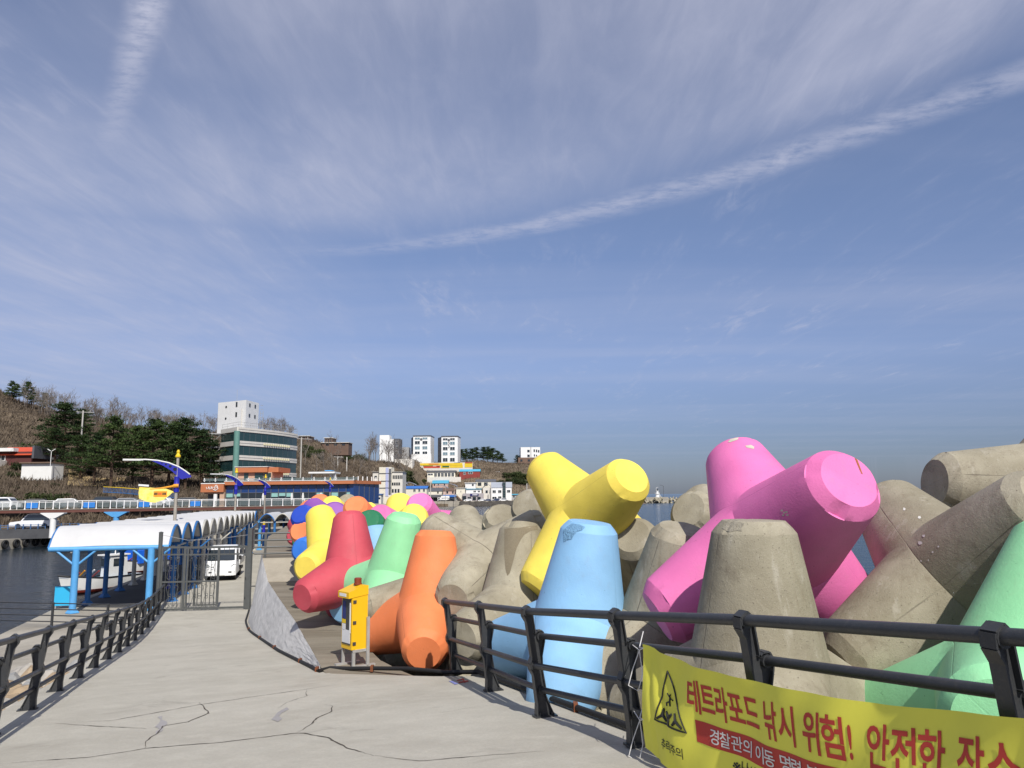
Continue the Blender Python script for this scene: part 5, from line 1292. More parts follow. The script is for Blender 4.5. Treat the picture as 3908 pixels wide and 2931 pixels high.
# ================================================================ vegetation
def pine_meshes(seed, H=11.0, spread=3.6, bare=.28):
    rn = random.Random(seed); tr = MB(); lean = rn.uniform(-.5, .5)
    top = Vector((lean, rn.uniform(-.4, .4), H)); pts = [Vector((0, 0, -.6)), Vector((lean * .15, 0, H * .3)), Vector((lean * .6, .1, H * .62)), top]
    tr.tube(pts, [.24, .19, .13, .03], 8)
    def along(t):
        t *= 3; i = min(2, int(t)); return pts[i].lerp(pts[i + 1], t - i)
    cr = MB(); rows = []
    nb = 44
    for b in range(nb):
        t = bare + (1 - bare) * (b + rn.random()) / nb; a = rn.uniform(0, 2 * pi)
        prof = (1 - ((t - bare) / (1 - bare)) ** 1.6) * .9 + .12
        l = spread * prof * rn.uniform(.55, 1.1); o = along(min(t, .99))
        e = o + Vector((cos(a) * l, sin(a) * l, rn.uniform(-.05, .30) * l))
        if l > .9: tr.tube([o, o.lerp(e, .6) + Vector((0, 0, -.06 * l)), e], [.07, .045, .02], 4)
        for k in range(3):
            c = o.lerp(e, .45 + .28 * k) + Vector((rn.uniform(-.3, .3), rn.uniform(-.3, .3), rn.uniform(-.05, .2))); R = rn.uniform(.55, 1.05)
            for _ in range(38):
                v = Vector((rn.gauss(0, .5), rn.gauss(0, .5), abs(rn.gauss(0, .24)) - .08)) * R; p = c + v
                s = rn.uniform(.10, .26); d = Vector((rn.uniform(-1, 1), rn.uniform(-1, 1), rn.uniform(.1, 1.1))).normalized(); w = d.orthogonal().normalized() * s * .55
                w.rotate(Matrix.Rotation(rn.uniform(0, 6), 3, d))
                cr.add([p - w, p + w, p + d * s * 1.7], [(0, 1, 2)])
    return tr, cr
PINE = foliage_mat('pine_needles', (.011, .026, .008), (.048, .075, .020), .5); BARK = M('pine_bark', (.10, .060, .038), .9, var=.4, scale=4)
PV = []
for i in range(4):
    t, c = pine_meshes(i + 5, H=(11, 12.5, 10, 11.5)[i], spread=(3.7, 4.0, 4.4, 3.4)[i], bare=(.30, .26, .22, .34)[i]); PV.append((t.mesh('trunk', BARK, 50), c.mesh('crown', PINE, fixn=False)))
def pine(px, py_base, py_top, label, group, var=None, Y=None, sx=1.0):
    Y = Y or terr_hit(px, py_base); x, z = terr(px, Y); h = (py_base - py_top) / F * Y; v = PV[(var if var is not None else random.randrange(4))]
    H0 = max(q.co.z for q in v[0].vertices); s = h / H0
    r = empty('pine_tree', (x, Y, z), random.uniform(0, 6), label, 'pine tree', group); r.scale = (s * sx, s * sx, s)
    link('trunk', v[0], r); link('crown', v[1], r)
random.seed(5)
for px, b, t, lab, var, sx in ((420, 1872, 1600, 'tall pine with layered crown left of the nearest street lamp', 0, 1.05), (355, 1855, 1655, 'pine beside the tall layered one, its trunk against the pale slope', 3, 1.1), (300, 1835, 1668, 'pine to the left of the trunk group above the white shed', 2, 1.05),
                               (230, 1762, 1545, 'broad pine on the upper slope left of the utility pole', 2, 1.25), (300, 1752, 1568, 'broad pine on the upper slope right of the utility pole', 1, 1.1), (200, 1775, 1640, 'low pine just above the red roofed house', 2, 1.3),
                               (500, 1850, 1632, 'dark pine behind the nearest lamp arm', 1, 1.15), (575, 1868, 1612, 'dense dark pine right of the nearest lamp head', 2, 1.2), (640, 1862, 1628, 'dense dark pine behind the nearest lamp pole', 0, 1.25), (705, 1868, 1606, 'tall dense pine left of the curved glass building', 1, 1.2), (765, 1866, 1648, 'pine touching the curved glass building, left side', 2, 1.2), (815, 1858, 1700, 'small pine before the steel frame of the glass building', 3, 1.2), (540, 1800, 1650, 'pine in the second row behind the lamp arm', 3, 1.2), (670, 1800, 1615, 'pine in the second row left of the glass building', 0, 1.2), (462, 1800, 1640, 'pine in the second row behind the tall layered one', 1, 1.1)):
    pine(px, b, t, lab, 'pines on the near slope', var, sx=sx)
for i, px in enumerate((12, 30, 75, 92, 140)):
    pine(px, (1480, 1478, 1510, 1515, 1520)[i], (1398, 1402, 1412, 1430, 1440)[i], ('leftmost dark pine on the ridge', 'dark pine on the ridge, second from the left edge', 'pine on the ridge left of the bare trees', 'slim pine on the ridge beside the bare trees', 'small pine at the start of the bare ridge trees')[i], 'pines on the ridge', (0, 3, 0, 1, 3)[i], Y=tcol(px)[4][0] - 6)
for i, px in enumerate((1758, 1778, 1802, 1822, 1845, 1862, 1882, 1900, 1918, 1975, 1988)):
    pine(px, 1764, (1712, 1709, 1712, 1708, 1706, 1702, 1708, 1716, 1722, 1728, 1732)[i], 'dark pine in the row beside the twin white apartment blocks' if i < 9 else 'dark pine beside the white house on the far plateau', 'pine row on the far plateau' if i < 9 else 'pines by the far white house', i % 4, Y=548, sx=1.5)
# evergreen thickets on the right hand slopes
def bush_mesh(seed, R, H, n, s0=.5):
    rn = random.Random(seed); m = MB(); cl = [(rn.uniform(-R, R) * .7, rn.uniform(-R, R) * .5, rn.uniform(.15, .75) * H) for _ in range(14)]
    for _ in range(n):
        c = cl[rn.randrange(14)]; p = Vector((c[0] + rn.gauss(0, R * .22), c[1] + rn.gauss(0, R * .2), max(0, c[2] + rn.gauss(0, H * .16)))); s = rn.uniform(.4, 1) * s0
        d = Vector((rn.uniform(-1, 1), rn.uniform(-1, 1), rn.uniform(0, 1))).normalized(); w = d.orthogonal().normalized(); w.rotate(Matrix.Rotation(rn.uniform(0, 6), 3, d))
        m.add([p - w * s * .5, p + w * s * .5, p + d * s], [(0, 1, 2)])
    return m
BUSH = foliage_mat('bush_leaves', (.016, .028, .010), (.055, .070, .022), .4); DRY = foliage_mat('dry_brush', (.085, .066, .050), (.20, .155, .108), .5)
BM = [bush_mesh(i, 2.2, 2.0, 900, .42).mesh('bush', BUSH, fixn=False) for i in range(3)]
def bush(px, py, w_px, label, group, mesh=None, Y=None, hs=1.0):
    Y = Y or terr_hit(px, py); x, z = terr(px, Y); s = w_px / F * Y / 4.4
    o = link('bush', mesh or BM[random.randrange(3)]); o.location = (x, Y, z - .2); o.scale = (s, s, s * hs); o.rotation_euler = (0, 0, random.uniform(0, 6)); tag(o, label, 'bush', group)
for px, py, w in ((45, 1825, 55), (68, 1935, 70), (150, 1915, 90), (205, 1925, 80), (245, 1905, 60), (20, 1905, 60)): bush(px, py, w, 'green bush on the slope below the red roofed house', 'bushes below the red roofed house')
bush(55, 1795, 58, 'round dark evergreen in front of the red roofed house', 'bushes by the house', hs=1.2)
for i in range(46): px = random.uniform(-20, 820); bush(px, random.uniform(1790, 1925), random.uniform(18, 44), 'dull green shrub scattered over the slope above the walkway', 'shrubs above the walkway', hs=.7)
for px, py, w in ((225, 1985, 60), (110, 1985, 60), (375, 1975, 70), (340, 1985, 40), (500, 1965, 60), (600, 1962, 60)): bush(px, py, w, 'low green bush on the bank under the walkway', 'bushes under the walkway', Y=114 + px * .012, hs=.55)
for i in range(26): px = random.uniform(1150, 1390); bush(px, random.uniform(1690, 1760), random.uniform(22, 40), 'dark evergreen on the slope below the brown ridge villas', 'evergreens below the ridge villas', hs=1.25)
for i in range(22): px = random.uniform(1905, 2090); bush(px, random.uniform(1818, 1850), random.uniform(30, 52), 'dark green thicket on the slope above the far white shops', 'thicket above the far shops', hs=.9)
for i in range(16): px = random.uniform(1530, 1640); bush(px, random.uniform(1810, 1870), random.uniform(28, 46), 'dark green thicket behind the far grey building', 'thicket behind the far grey building', hs=.9)
for i in range(6): px = random.uniform(2090, 2330); bush(px, np.interp(px, [2090, 2330], [1805, 1856]), random.uniform(22, 34), 'dark shrub on the far headland behind the yellow tetrapod', 'shrubs on the far headland', hs=.8)
def bare_tree_mesh(seed, H=8):
    rn = random.Random(seed); m = MB()
    def grow(p, d, l, r, lev):
        e = p + d * l; m.tube([p, e], r, 3 if lev else 4, cap=False, r1=r * .65)
        if lev >= 4: return
        for _ in range((3, 3, 3, 3)[lev]):
            nd_ = (d + Vector((rn.uniform(-1, 1), rn.uniform(-1, 1), rn.uniform(-.3, .7))) * (.55 + .12 * lev)).normalized(); grow(p.lerp(e, rn.uniform(.55, 1)), nd_, l * rn.uniform(.52, .8), max(.022, r * .55), lev + 1)
    grow(Vector((0, 0, -.5)), Vector((rn.uniform(-.1, .1), rn.uniform(-.1, .1), 1)).normalized(), H * .42, .10, 0)
    return m
TWIG = M('bare_twigs', (.21, .18, .155), .9, var=.35, scale=.7)
BT = [bare_tree_mesh(i + 3).mesh('bare_tree', TWIG, fixn=False) for i in range(7)]
rn = random.Random(8)
def bare(px, Y, s, label, group):
    x, z = terr(px, Y); o = link('bare_tree', BT[rn.randrange(7)]); o.location = (x, Y, z); o.scale = (s, s, s * rn.uniform(.85, 1.2)); o.rotation_euler = (0, 0, rn.uniform(0, 6)); tag(o, label, 'tree', group)
for i in range(260):
    px = rn.uniform(60, 1130) ; c = tcol(px); bare(px, c[4][0] - rn.uniform(-6, 20), rn.uniform(.65, 1.05), 'bare winter tree in the row along the ridge', 'bare trees along the ridge')
for i in range(24):
    px = rn.uniform(1400, 1560); bare(px, rn.uniform(440, 470), rn.uniform(1.6, 2.2), 'bare winter tree on the slope left of the white apartment block', 'bare trees left of the far apartments')
for i in range(14):
    px = rn.uniform(1120, 1420); bare(px, tcol(px)[3][0] + rn.uniform(-15, 40), rn.uniform(1.0, 1.5), 'bare winter tree on the slope behind the restaurant', 'bare trees behind the restaurant')
# brushwood covering the slopes: nobody could count it
rn = random.Random(9); m = MB()
NB = 95000
for _ in range(NB):
    px = rn.uniform(-60, 1420) if rn.random() < .8 else rn.uniform(1420, 2350); c = tcol(px); t = rn.random()
    Y = c[0][0] + (c[1][0] - c[0][0]) * rn.random() if rn.random() < .06 else c[2][0] + 2 + (c[4][0] - c[2][0] + 12) * t
    x, z = terr(px, Y); h = rn.uniform(.25, .8) * (1.8 if rn.random() < .10 else 1) * (1 + Y / 500); a = rn.uniform(0, pi); w = rn.uniform(.04, .16) * (1 + Y / 600); dx, dy = cos(a) * w, sin(a) * w
    e = rn.uniform(-1, 1) * h; m.add([(x - dx, Y - dy, z - .2), (x + dx, Y + dy, z - .2), (x + e, Y + rn.uniform(-.5, .5), z + h)], [(0, 1, 2)])
tag(m.build('brushwood', DRY, fixn=False), 'dry brown brushwood covering the winter hillside', 'brushwood', kind='stuff')
# ================================================================ buildings
def win(parent, x0, x1, z0, z1, y, mat=GLASS, frame=None, dep=.05):
    """window on a front face at local y (front is -y)"""
    o = MB().bx(x0, x1, y - dep, y + .02, z0, z1).build('window', mat, parent)
    if frame:
        t = .09 * max(1, (x1 - x0) / 2.0); m = MB()
        m.bx(x0 - t, x0, y - dep - .05, y + .02, z0 - t, z1 + t); m.bx(x1, x1 + t, y - dep - .05, y + .02, z0 - t, z1 + t); m.bx(x0, x1, y - dep - .05, y + .02, z1, z1 + t); m.bx(x0, x1, y - dep - .05, y + .02, z0 - t, z0)
        m.bx((x0 + x1) / 2 - t * .4, (x0 + x1) / 2 + t * .4, y - dep - .03, y - dep + .01, z0, z1); m.build('frame', frame, o)
    return o
class PB:
    """a building given by a photo rectangle; u,v are photo pixels on its front"""
    def __init__(s, name, x0, x1, yb, Y, label, cat='building', rz=0.0, group=None):
        s.Y = Y; s.k = Y / F; a = atY((x0 + x1) / 2, yb, Y); s.x0 = x0; s.x1 = x1; s.yb = yb; s.w = (x1 - x0) * s.k; s.cx = (x0 + x1) / 2
        s.r = empty(name, a, rz, label, cat, group)
    def X(s, px): return (px - s.cx) * s.k
    def Z(s, py): return (s.yb - py) * s.k
    def box(s, nm, px0, px1, py0, py1, y0, y1, mat, parent=None, down=0.0):
        return MB().bx(s.X(px0), s.X(px1), y0, y1, s.Z(py1) - down, s.Z(py0)).build(nm, mat, parent or s.r)
    def win(s, parent, px0, px1, py0, py1, y, mat=GLASS, frame=None): return win(parent, s.X(px0), s.X(px1), s.Z(py1), s.Z(py0), y, mat, frame, dep=.06 * max(1, s.Y / 200))
    def gable(s, nm, px0, px1, pyr, pye, y0, y1, mat, over=.4, ridge_along='x'):
        x0, x1 = s.X(px0) - over, s.X(px1) + over; zr, ze = s.Z(pyr), s.Z(pye); m = MB(); ym = (y0 + y1) / 2
        if ridge_along == 'x': m.prism([(y0 - over, ze), (ym, zr), (y1 + over, ze), (y1 + over, ze - .15), (ym, zr - .2), (y0 - over, ze - .15)], x0, x1, 'x')
        else: xm = (x0 + x1) / 2; m.prism([(x0, ze), (xm, zr), (x1, ze), (x1, ze - .15), (xm, zr - .2), (x0, ze - .15)], y0 - over, y1 + over, 'y')
        return m.build(nm, mat, s.r)
# ---- curved glass building with a white tower on its roof
def glass_building():
    A = atY(908, 1650, 160); base = Vector((A[0], A[1], 3.0))
    r = empty('glass_building', base, 0, 'curved dark glass office building with white roof tower', 'building')
    Bp = atY(1133, 1660, 180) - A; Cp = atY(846, 1650, 166) - A
    # right facade: bulging arc from corner to B
    ctrl = [np.array([0, 0]), np.array([Bp[0] * .30, Bp[1] * .20]), np.array([Bp[0] * .62, Bp[1] * .42]), np.array([Bp[0] * .90, Bp[1] * .66]), np.array(Bp[:2])]
    def bez(t):
        pts = [c.astype(float) for c in ctrl]
        while len(pts) > 1: pts = [a + (b - a) * t for a, b in zip(pts[:-1], pts[1:])]
        return pts[0]
    right = [bez(i / 11) for i in range(12)]
    left = [np.array([0, 0]) + (np.array(Cp[:2])) * t for t in (0, .34, .67, 1)]
    Z = lambda py: (1899 - py) * 160 / F + 4.7 - base.z
    bands = [(1629, 1646), (1681, 1699), (1736, 1754), (1796, 1812), (1850, 1866)]; wins = [(1646, 1681), (1699, 1736), (1754, 1796), (1812, 1850)]
    foot = [p for p in left[::-1]] + right[1:] + [right[-1] + np.array([-6, 12]), np.array([-4, 14])]
    core = []
    cx_ = sum(p[0] for p in foot) / len(foot); cy_ = sum(p[1] for p in foot) / len(foot)
    for p in foot: core.append((p[0] + (cx_ - p[0]) * .03, p[1] + (cy_ - p[1]) * .03))
    MB().prism(core, -3, Z(1635)).build('core', DKGREY, r)
    def strip(pts, z0, z1, off, mat, nm, th=.18):
        m = MB(); n = len(pts); P = []
        for i, p in enumerate(pts):
            a = pts[max(0, i - 1)]; b = pts[min(n - 1, i + 1)]; d = (b - a) / np.linalg.norm(b - a); nr = np.array([d[1], -d[0]])
            P.append((p + nr * off, p - nr * th))
        poly = [tuple(q[0]) for q in P] + [tuple(q[1]) for q in P[::-1]]; m.prism(poly, z0, z1); return m.build(nm, mat, r)
    for i, (a, b) in enumerate(bands):
        bo = strip(right, Z(b), Z(a), .22, OFFW, 'spandrel_band'); lo = strip(left[::-1], Z(b), Z(a), .22, OFFW, 'spandrel_band')
        strip(right, Z((a + b) / 2) - .05, Z((a + b) / 2) + .04, .235, DKGREY, 'band_groove')
        if 0 < i:
            for k in range(12):
                t = .40 + .42 * k / 11; p = bez(t); d = bez(t + .01) - bez(t - .01); d /= np.linalg.norm(d); nr = np.array([d[1], -d[0]]); q = p + nr * .34
                MB().box((q[0], q[1], Z((a + b) / 2) + .1), (.34, .3, .42), rz=atan2(d[1], d[0])).build('sign_letter', M('letter_cream', (.68, .63, .42), .6), bo)
    for (a, b) in wins:
        for pts in (right, left[::-1]):
            for p, q in zip(pts[:-1], pts[1:]):
                d = (q - p); l = np.linalg.norm(d); d /= l; c = (p + q) / 2; MB().box((c[0] + d[1] * .02, c[1] - d[0] * .02, (Z(a) + Z(b)) / 2), (l - .10, .08, Z(a) - Z(b) - .02), rz=atan2(d[1], d[0])).build('window', GLASSG, r)
    for p in right[1:-1]: MB().tube([(p[0], p[1], Z(1860)), (p[0], p[1], Z(1640))], .06, 4).build('mullion', DKGREY, r)
    MB().tube([(-.05, -.35, Z(1880)), (-.05, -.35, Z(1645))], .62, 16).build('corner_column', M('column_green', (.13, .27, .23), .4, var=.1), r, smooth=40)
    # open steel frame at the left end
    L0 = left[-1]
    for k in range(2):
        x = L0[0] - 2.2 * k - .1; MB().tube([(x, L0[1] + .5, -2), (x, L0[1] + .5, Z(1640))], .10, 5).build('frame_column', STEEL, r)
    for (a, b) in bands[:4]: MB().bx(L0[0] - 3.4, L0[0], L0[1] + .2, L0[1] + 3.5, Z(b) - .05, Z(b) + .2).build('frame_floor', GREYW, r)
    for (a, b) in wins[:3]: MB().tube([(L0[0] - 2.3, L0[1] + .4, Z(b)), (L0[0] - .1, L0[1] + .4, Z(a))], .09, 4).build('frame_brace', STEEL, r)
    # roof rail
    P3 = [Vector((p[0], p[1] + .3, Z(1629))) for p in left[::-1] + right[1:]]
    for z in (.55, 1.1): MB().tube([p + Vector((0, 0, z)) for p in P3], .03, 4).build('roof_rail', STEEL, r)
    for p in P3: MB().tube([p, p + Vector((0, 0, 1.1))], .03, 4).build('roof_rail_post', STEEL, r)
    # white tower
    c0 = atY(936, 1630, 164) - np.array(base); l0 = atY(829, 1630, 168.5) - np.array(base); r1 = atY(985, 1630, 170) - np.array(base)
    zt0 = Z(1632); zt = (1899 - 1525) * 164 / F + 4.7 - base.z; bk = (l0 + r1 - c0)
    tw = MB().prism([(c0[0], c0[1]), (r1[0], r1[1]), (bk[0], bk[1]), (l0[0], l0[1])], zt0 - 1, zt).build('roof_tower', WHITE, r)
    def face(a, b, f, z, w, h, circ=False):
        d = np.array(b[:2]) - np.array(a[:2]); d /= np.linalg.norm(d); p = np.array(a[:2]) + (np.array(b[:2]) - np.array(a[:2])) * f; nr = np.array([d[1], -d[0]])
        q = p + nr * .02
        m = MB()
        if circ: m.tube([(q[0] + nr[0] * .06, q[1] + nr[1] * .06, z), (q[0] - nr[0] * .1, q[1] - nr[1] * .1, z)], w / 2, 16)
        else: m.box((q[0], q[1], z), (w, .14, h), rz=atan2(d[1], d[0]))
        m.build('tower_window', GLASS, tw)
    zz = lambda py: (1899 - py) * 166 / F + 4.7 - base.z
    face(l0, c0, .30, zz(1549), .50, .5, True); face(l0, c0, .30, zz(1594), .50, .5, True); face(l0, c0, .67, zz(1543), .45, 1.05); face(l0, c0, .67, zz(1582), .45, 1.0)
    for f in (.27, .70):
        for py in (1546, 1586): face(c0, r1, f, zz(py), .55, .72)
    q = l0 + (c0 - l0) * .87; MB().tube([(q[0], q[1] - .25, zt0 + .1), (q[0], q[1] - .25, zz(1563))], .10, 6).build('tower_pipe', OFFW, tw)
    for dx in (.35, 1.0): MB().tube([(r1[0] + dx, r1[1], zt0), (r1[0] + dx, r1[1], zz(1561))], .05, 4).build('ladder_rail', STEEL, tw)
    for k in range(7): MB().tube([(r1[0] + .35, r1[1], zt0 + .5 + k * .9), (r1[0] + 1.0, r1[1], zt0 + .5 + k * .9)], .04, 4).build('ladder_rung', STEEL, tw)
    MB().tube([(l0[0] + 3.4, l0[1] + 2, zt), (l0[0] + 3.4, l0[1] + 2, zt + 3.2)], .03, 4).build('aerial', STEEL, tw)
glass_building()
# ---- restaurant
def restaurant():
    Y = 128; b = PB('restaurant', 770, 1346, 1934, Y, 'low restaurant with terracotta fascia and blue glazing behind the walkway', 'restaurant')
    r = b.r; D_ = 9.5; X, Z = b.X, b.Z
    MB().bx(X(860), X(1343), .5, D_, -2.4, Z(1846)).build('wall', DKGREY, r)
    # right side wall recedes
    sx0 = X(1344); MB().prism([(X(1330), .3), (sx0, .3), (sx0 + 2.6, D_), (X(1330), D_)], -2.4, Z(1850)).build('side_wall', GLASSB, r)
    for k in range(1, 5): t = k / 5; MB().box((sx0 + 2.6 * t, .3 + (D_ - .3) * t, Z(1890)), (.10, .16, 3.6)).build('side_mullion', DKGREY, r)
    fas = MB(); fas.bx(X(857), sx0 + .1, -.35, D_, Z(1851), Z(1838)); fas.prism([(sx0, -.35), (sx0 + 3.0, D_), (X(1300), D_)], Z(1851) + .01, Z(1838) - .01); fas.build('fascia', TERRA, r)
    MB().bx(X(770), X(857) - .02, -.45, 6, Z(1877), Z(1846)).build('sign_fascia', TERRA, r); MB().bx(X(770), X(860), -.5, 6, Z(1846), Z(1843)).build('sign_coping', WHITE, r)
    MB().bx(X(857), sx0 + .15, -.42, -.1, Z(1838), Z(1836)).build('coping', WHITE, r)
    sg = empty('fascia_sign', (0, 0, 0)); sg.parent = r
    # white script on the terracotta panel, strokes only as far as the photograph shows them
    def st(pts, w=.05): MB().tube([(X(x), -.50, Z(y)) for x, y in pts], w, 5).build('sign_stroke', WHITE, sg)
    st([(791, 1858), (794, 1866), (801, 1862), (799, 1857)]); st([(801, 1856), (803, 1867)]); st([(806, 1858), (812, 1860), (809, 1866), (805, 1862)]); st([(812, 1855), (814, 1866)]); st([(816, 1862), (822, 1857), (824, 1866)], .06); st([(824, 1851), (829, 1856), (822, 1860)], .06); st([(829, 1850), (834, 1857), (827, 1863)], .06); st([(818, 1868), (828, 1871), (836, 1864), (833, 1858)], .07)
    MB().bx(X(840), X(857), -.1, 5, -2.4, Z(1877)).build('stone_pier', STONE, r); MB().bx(X(777), X(855), .2, 5, Z(1884), Z(1878)).build('soffit', STONE, r)
    MB().tube([(X(823), .0, -1.0), (X(823), .0, Z(1884))], .32, 14).build('entrance_column', WHITE, r, smooth=40)
    MB().bx(X(775), X(840), 2.2, 5, -2.4, Z(1884)).build('entrance_wall', DKGREY, r)
    n = 17; x0, x1 = 859, 1343
    TEAL = M('teal_blind', (.25, .46, .43), .6, var=.1)
    for i in range(n):
        a = x0 + (x1 - x0) * i / n; c = x0 + (x1 - x0) * (i + 1) / n
        MB().bx(X(a) + .05, X(c) - .05, .42, .54, Z(1880), Z(1855)).build('window', GLASSB, r)
        w = MB().bx(X(a) + .05, X(c) - .05, .42, .54, Z(1934), Z(1882)).build('window', GLASS, r)
        if i in (0, 1, 6, 7, 8, 12, 14, 16): MB().bx(X(a) + .10, X(c) - .10, .36, .41, Z(1882 + (12 if i % 2 else 15)), Z(1883)).build('blind', TEAL, w)
        MB().bx(X(a) - .05, X(a) + .05, .34, .52, Z(1934), Z(1853)).build('mullion', DKGREY, r)
    MB().bx(X(859), X(1343), .33, .52, Z(1882), Z(1880)).build('transom', DKGREY, r)
    CUR = M('curtain_white', (.72, .72, .70), .8)
    for px in (1001, 1110, 1152, 1220): MB().lathe([(.10, 0), (.18, .7), (.20, 1.3), (.10, 1.9)], 8, (X(px), .28, Z(1926))).build('curtain', CUR, r)
    # roof terrace: glass balustrade with small white posts, penthouse
    BAL = M('balustrade_glass', (.18, .24, .24), .1, var=.2, alpha=.35)
    for i in range(14):
        a = 780 + i * 41.5; MB().bx(X(a) + .08, X(a + 41.5) - .08, -.15, -.12, Z(1836), Z(1826)).build('balustrade_pane', BAL, r)
        m = MB(); m.bx(X(a) - .06, X(a) + .06, -.2, -.08, Z(1838), Z(1824)); m.bx(X(a) - .16, X(a) + .16, -.2, -.08, Z(1832) - .06, Z(1832) + .06); m.build('balustrade_post', WHITE, r)
    for k in range(7): t = k / 6; MB().bx(sx0 + 2.8 * t - .07, sx0 + 2.8 * t + .07, -.1 + D_ * t - .05, -.1 + D_ * t + .05, Z(1838), Z(1822)).build('balustrade_post', WHITE, r)
    ph = MB().bx(X(892), X(1022), 1.6, 8, Z(1842), Z(1803)).build('penthouse', STONE, r)
    MB().bx(X(885), X(1008), 1.0, 8.6, Z(1803), Z(1783)).build('penthouse_fascia', TERRA, r); MB().bx(X(1008), X(1046), 1.7, 8.6, Z(1803) + .02, Z(1784)).build('penthouse_fascia', TERRA, r); MB().bx(X(883), X(1010), .9, 8.7, Z(1783), Z(1781)).build('penthouse_coping', WHITE, r)
    for a, c in ((915, 933), (956, 990), (990, 1004), (1004, 1020)): MB().bx(X(a) + .04, X(c) - .04, 1.52, 1.64, Z(1840), Z(1806)).build('window', GLASSG, ph)
restaurant()
# ---- white pavilion on the hill foot right of the restaurant roof
b = PB('pavilion', 1187, 1285, 1836, 150, 'white flat roofed pavilion behind the restaurant roof terrace', 'pavilion')
b.box('roof', 1187, 1285, 1802, 1808, -2, 3, WHITE); 
for px in (1192, 1262, 1275): b.box('column', px, px + (3 if px < 1200 else 9), 1808, 1852, -1, -.6, WHITE)
b.box('solar_panel', 1243, 1270, 1796, 1799, -1, 1, BLUEP)
# ---- houses and blocks across the bay
def block(name, x0, x1, yt, yb, Y, wall, label, wins=(), roof=None, depth=10, rz=0, frame=None, cat='house', down=4, glass=GLASS, parapet=None):
    b = PB(name, x0, x1, yb, Y, label, cat, rz); w = b.box('wall', x0, x1, yt, yb, 0, depth, wall, down=down)
    for q in wins: b.win(w, *q, 0, glass, frame)
    if roof:
        kind, mat, ry = roof
        if kind == 'gable': b.gable('roof', x0, x1, ry, yt, 0, depth, mat)
        elif kind == 'gabley': b.gable('roof', x0, x1, ry, yt, 0, depth, mat, ridge_along='y')
        elif kind == 'flat': b.box('roof', x0 - 3, x1 + 3, ry, yt, -.6, depth + .6, mat)
        elif kind == 'mansard':
            x_0, x_1 = b.X(x0) - .3, b.X(x1) + .3; m = MB(); m.prism([(-.3, b.Z(yt)), (2.2, b.Z(ry)), (depth, b.Z(ry)), (depth + .2, b.Z(yt))], x_0, x_1, 'x'); m.build('roof', mat, b.r)
    return b
BLU_R = M('roof_blue', (.035, .16, .50), .5, var=.15, scale=.4); CY_R = M('roof_cyan', (.08, .38, .55), .5, var=.15, scale=.4); GR_R = M('roof_grey', (.10, .105, .12), .7, var=.2, scale=.4); LG_R = M('roof_pale_grey', (.30, .33, .38), .5, var=.12, scale=.4); RED_R = M('roof_orange_red', (.62, .085, .03), .55, var=.15, scale=.5)
BRICK = M('red_brick_wall', (.26, .045, .035), .8, var=.2, scale=.8); BRN = M('brown_house_wall', (.19, .12, .085), .85, var=.25, scale=.5); PINKW = M('pink_house_wall', (.52, .37, .31), .8, var=.12, scale=.5); STUC = M('villa_brown', (.15, .095, .07), .85, var=.25, scale=.4)
R3 = lambda x: 1400 + x * .27125
R3y = lambda y: 1600 + y * .27125
def r3(*q): return (R3(q[0]), R3(q[1]), R3y(q[2]), R3y(q[3]))
# twin apartment blocks
for i, (xa, xb, dk0, lab) in enumerate(((650, 895, 588, 'left one of the twin white apartment blocks on the plateau'), (1048, 1278, 970, 'right one of the twin white apartment blocks on the plateau'))):
    dy = 10 * i; b = PB('apartment_block', R3(xa), R3(xb), R3y(610), 522, lab, 'apartment block', radians(-3), 'twin apartment blocks')
    w = b.box('wall', R3(xa), R3(xb), R3y(235 + dy * .7), R3y(610), 0, 16, WHITE, down=6)
    b.box('parapet', R3(xa) - 1, R3(xb) + 1, R3y(228 + dy * .7), R3y(238 + dy * .7), -.5, 16.5, DKGREY)
    sd_ = MB(); k = b.k; sd_.prism([(b.X(R3(xa)) - .05, .3), (b.X(R3(dk0)), 9), (b.X(R3(dk0)) + 2, 16), (b.X(R3(xa)), 16)], -6, b.Z(R3y(248))); sdo = sd_.build('dark_side_wall', DKGREY, b.r)
    wd = (xb - xa)
    for f, (zs) in enumerate(((258, 285), (308, 350), (382, 425), (455, 495), (535, 585))):
        for a0, a1 in ((.10, .38), (.54, .82)):
            q = b.win(w, R3(xa + wd * a0), R3(xa + wd * a1), R3y(zs[0] + dy), R3y(zs[1] + dy), 0, GLASS if (f + i) % 2 else M('pale_blue_glass', (.16, .24, .28), .1, spec=.8), WHITE)
    for f in range(5): MB().bx(b.X(R3(dk0)) + .4, b.X(R3(dk0)) + .9, 7.0, 8.2, b.Z(R3y(290 + 75 * f)) , b.Z(R3y(270 + 75 * f))).build('window', GLASS, sdo)
    if i == 0: b.box('lower_wing', R3(640), R3(915), R3y(495), R3y(610), -3.5, 0, WHITE, down=6)
    c = MB(); c.tube([(b.X(R3(xa + wd * .46)), -.15, b.Z(R3y(285 + dy))), (b.X(R3(xa + wd * .46)), .05, b.Z(R3y(285 + dy)))], .9, 14); c.build('emblem', DKGREY, b.r)
    if i == 1:
        for q in range(4): MB().tube([(b.X(R3(1155 + (8 if q % 2 else -6))), -.15, b.Z(R3y(320 + 22 * q))), (b.X(R3(1155 - (8 if q % 2 else -6))), -.15, b.Z(R3y(338 + 22 * q)))], .25, 5).build('emblem_stroke', DKGREY, b.r)
b = PB('white_block', R3(170), R3(460), R3y(520), 500, 'white block with a dark grey right bay, left of the twin apartments', 'apartment block')
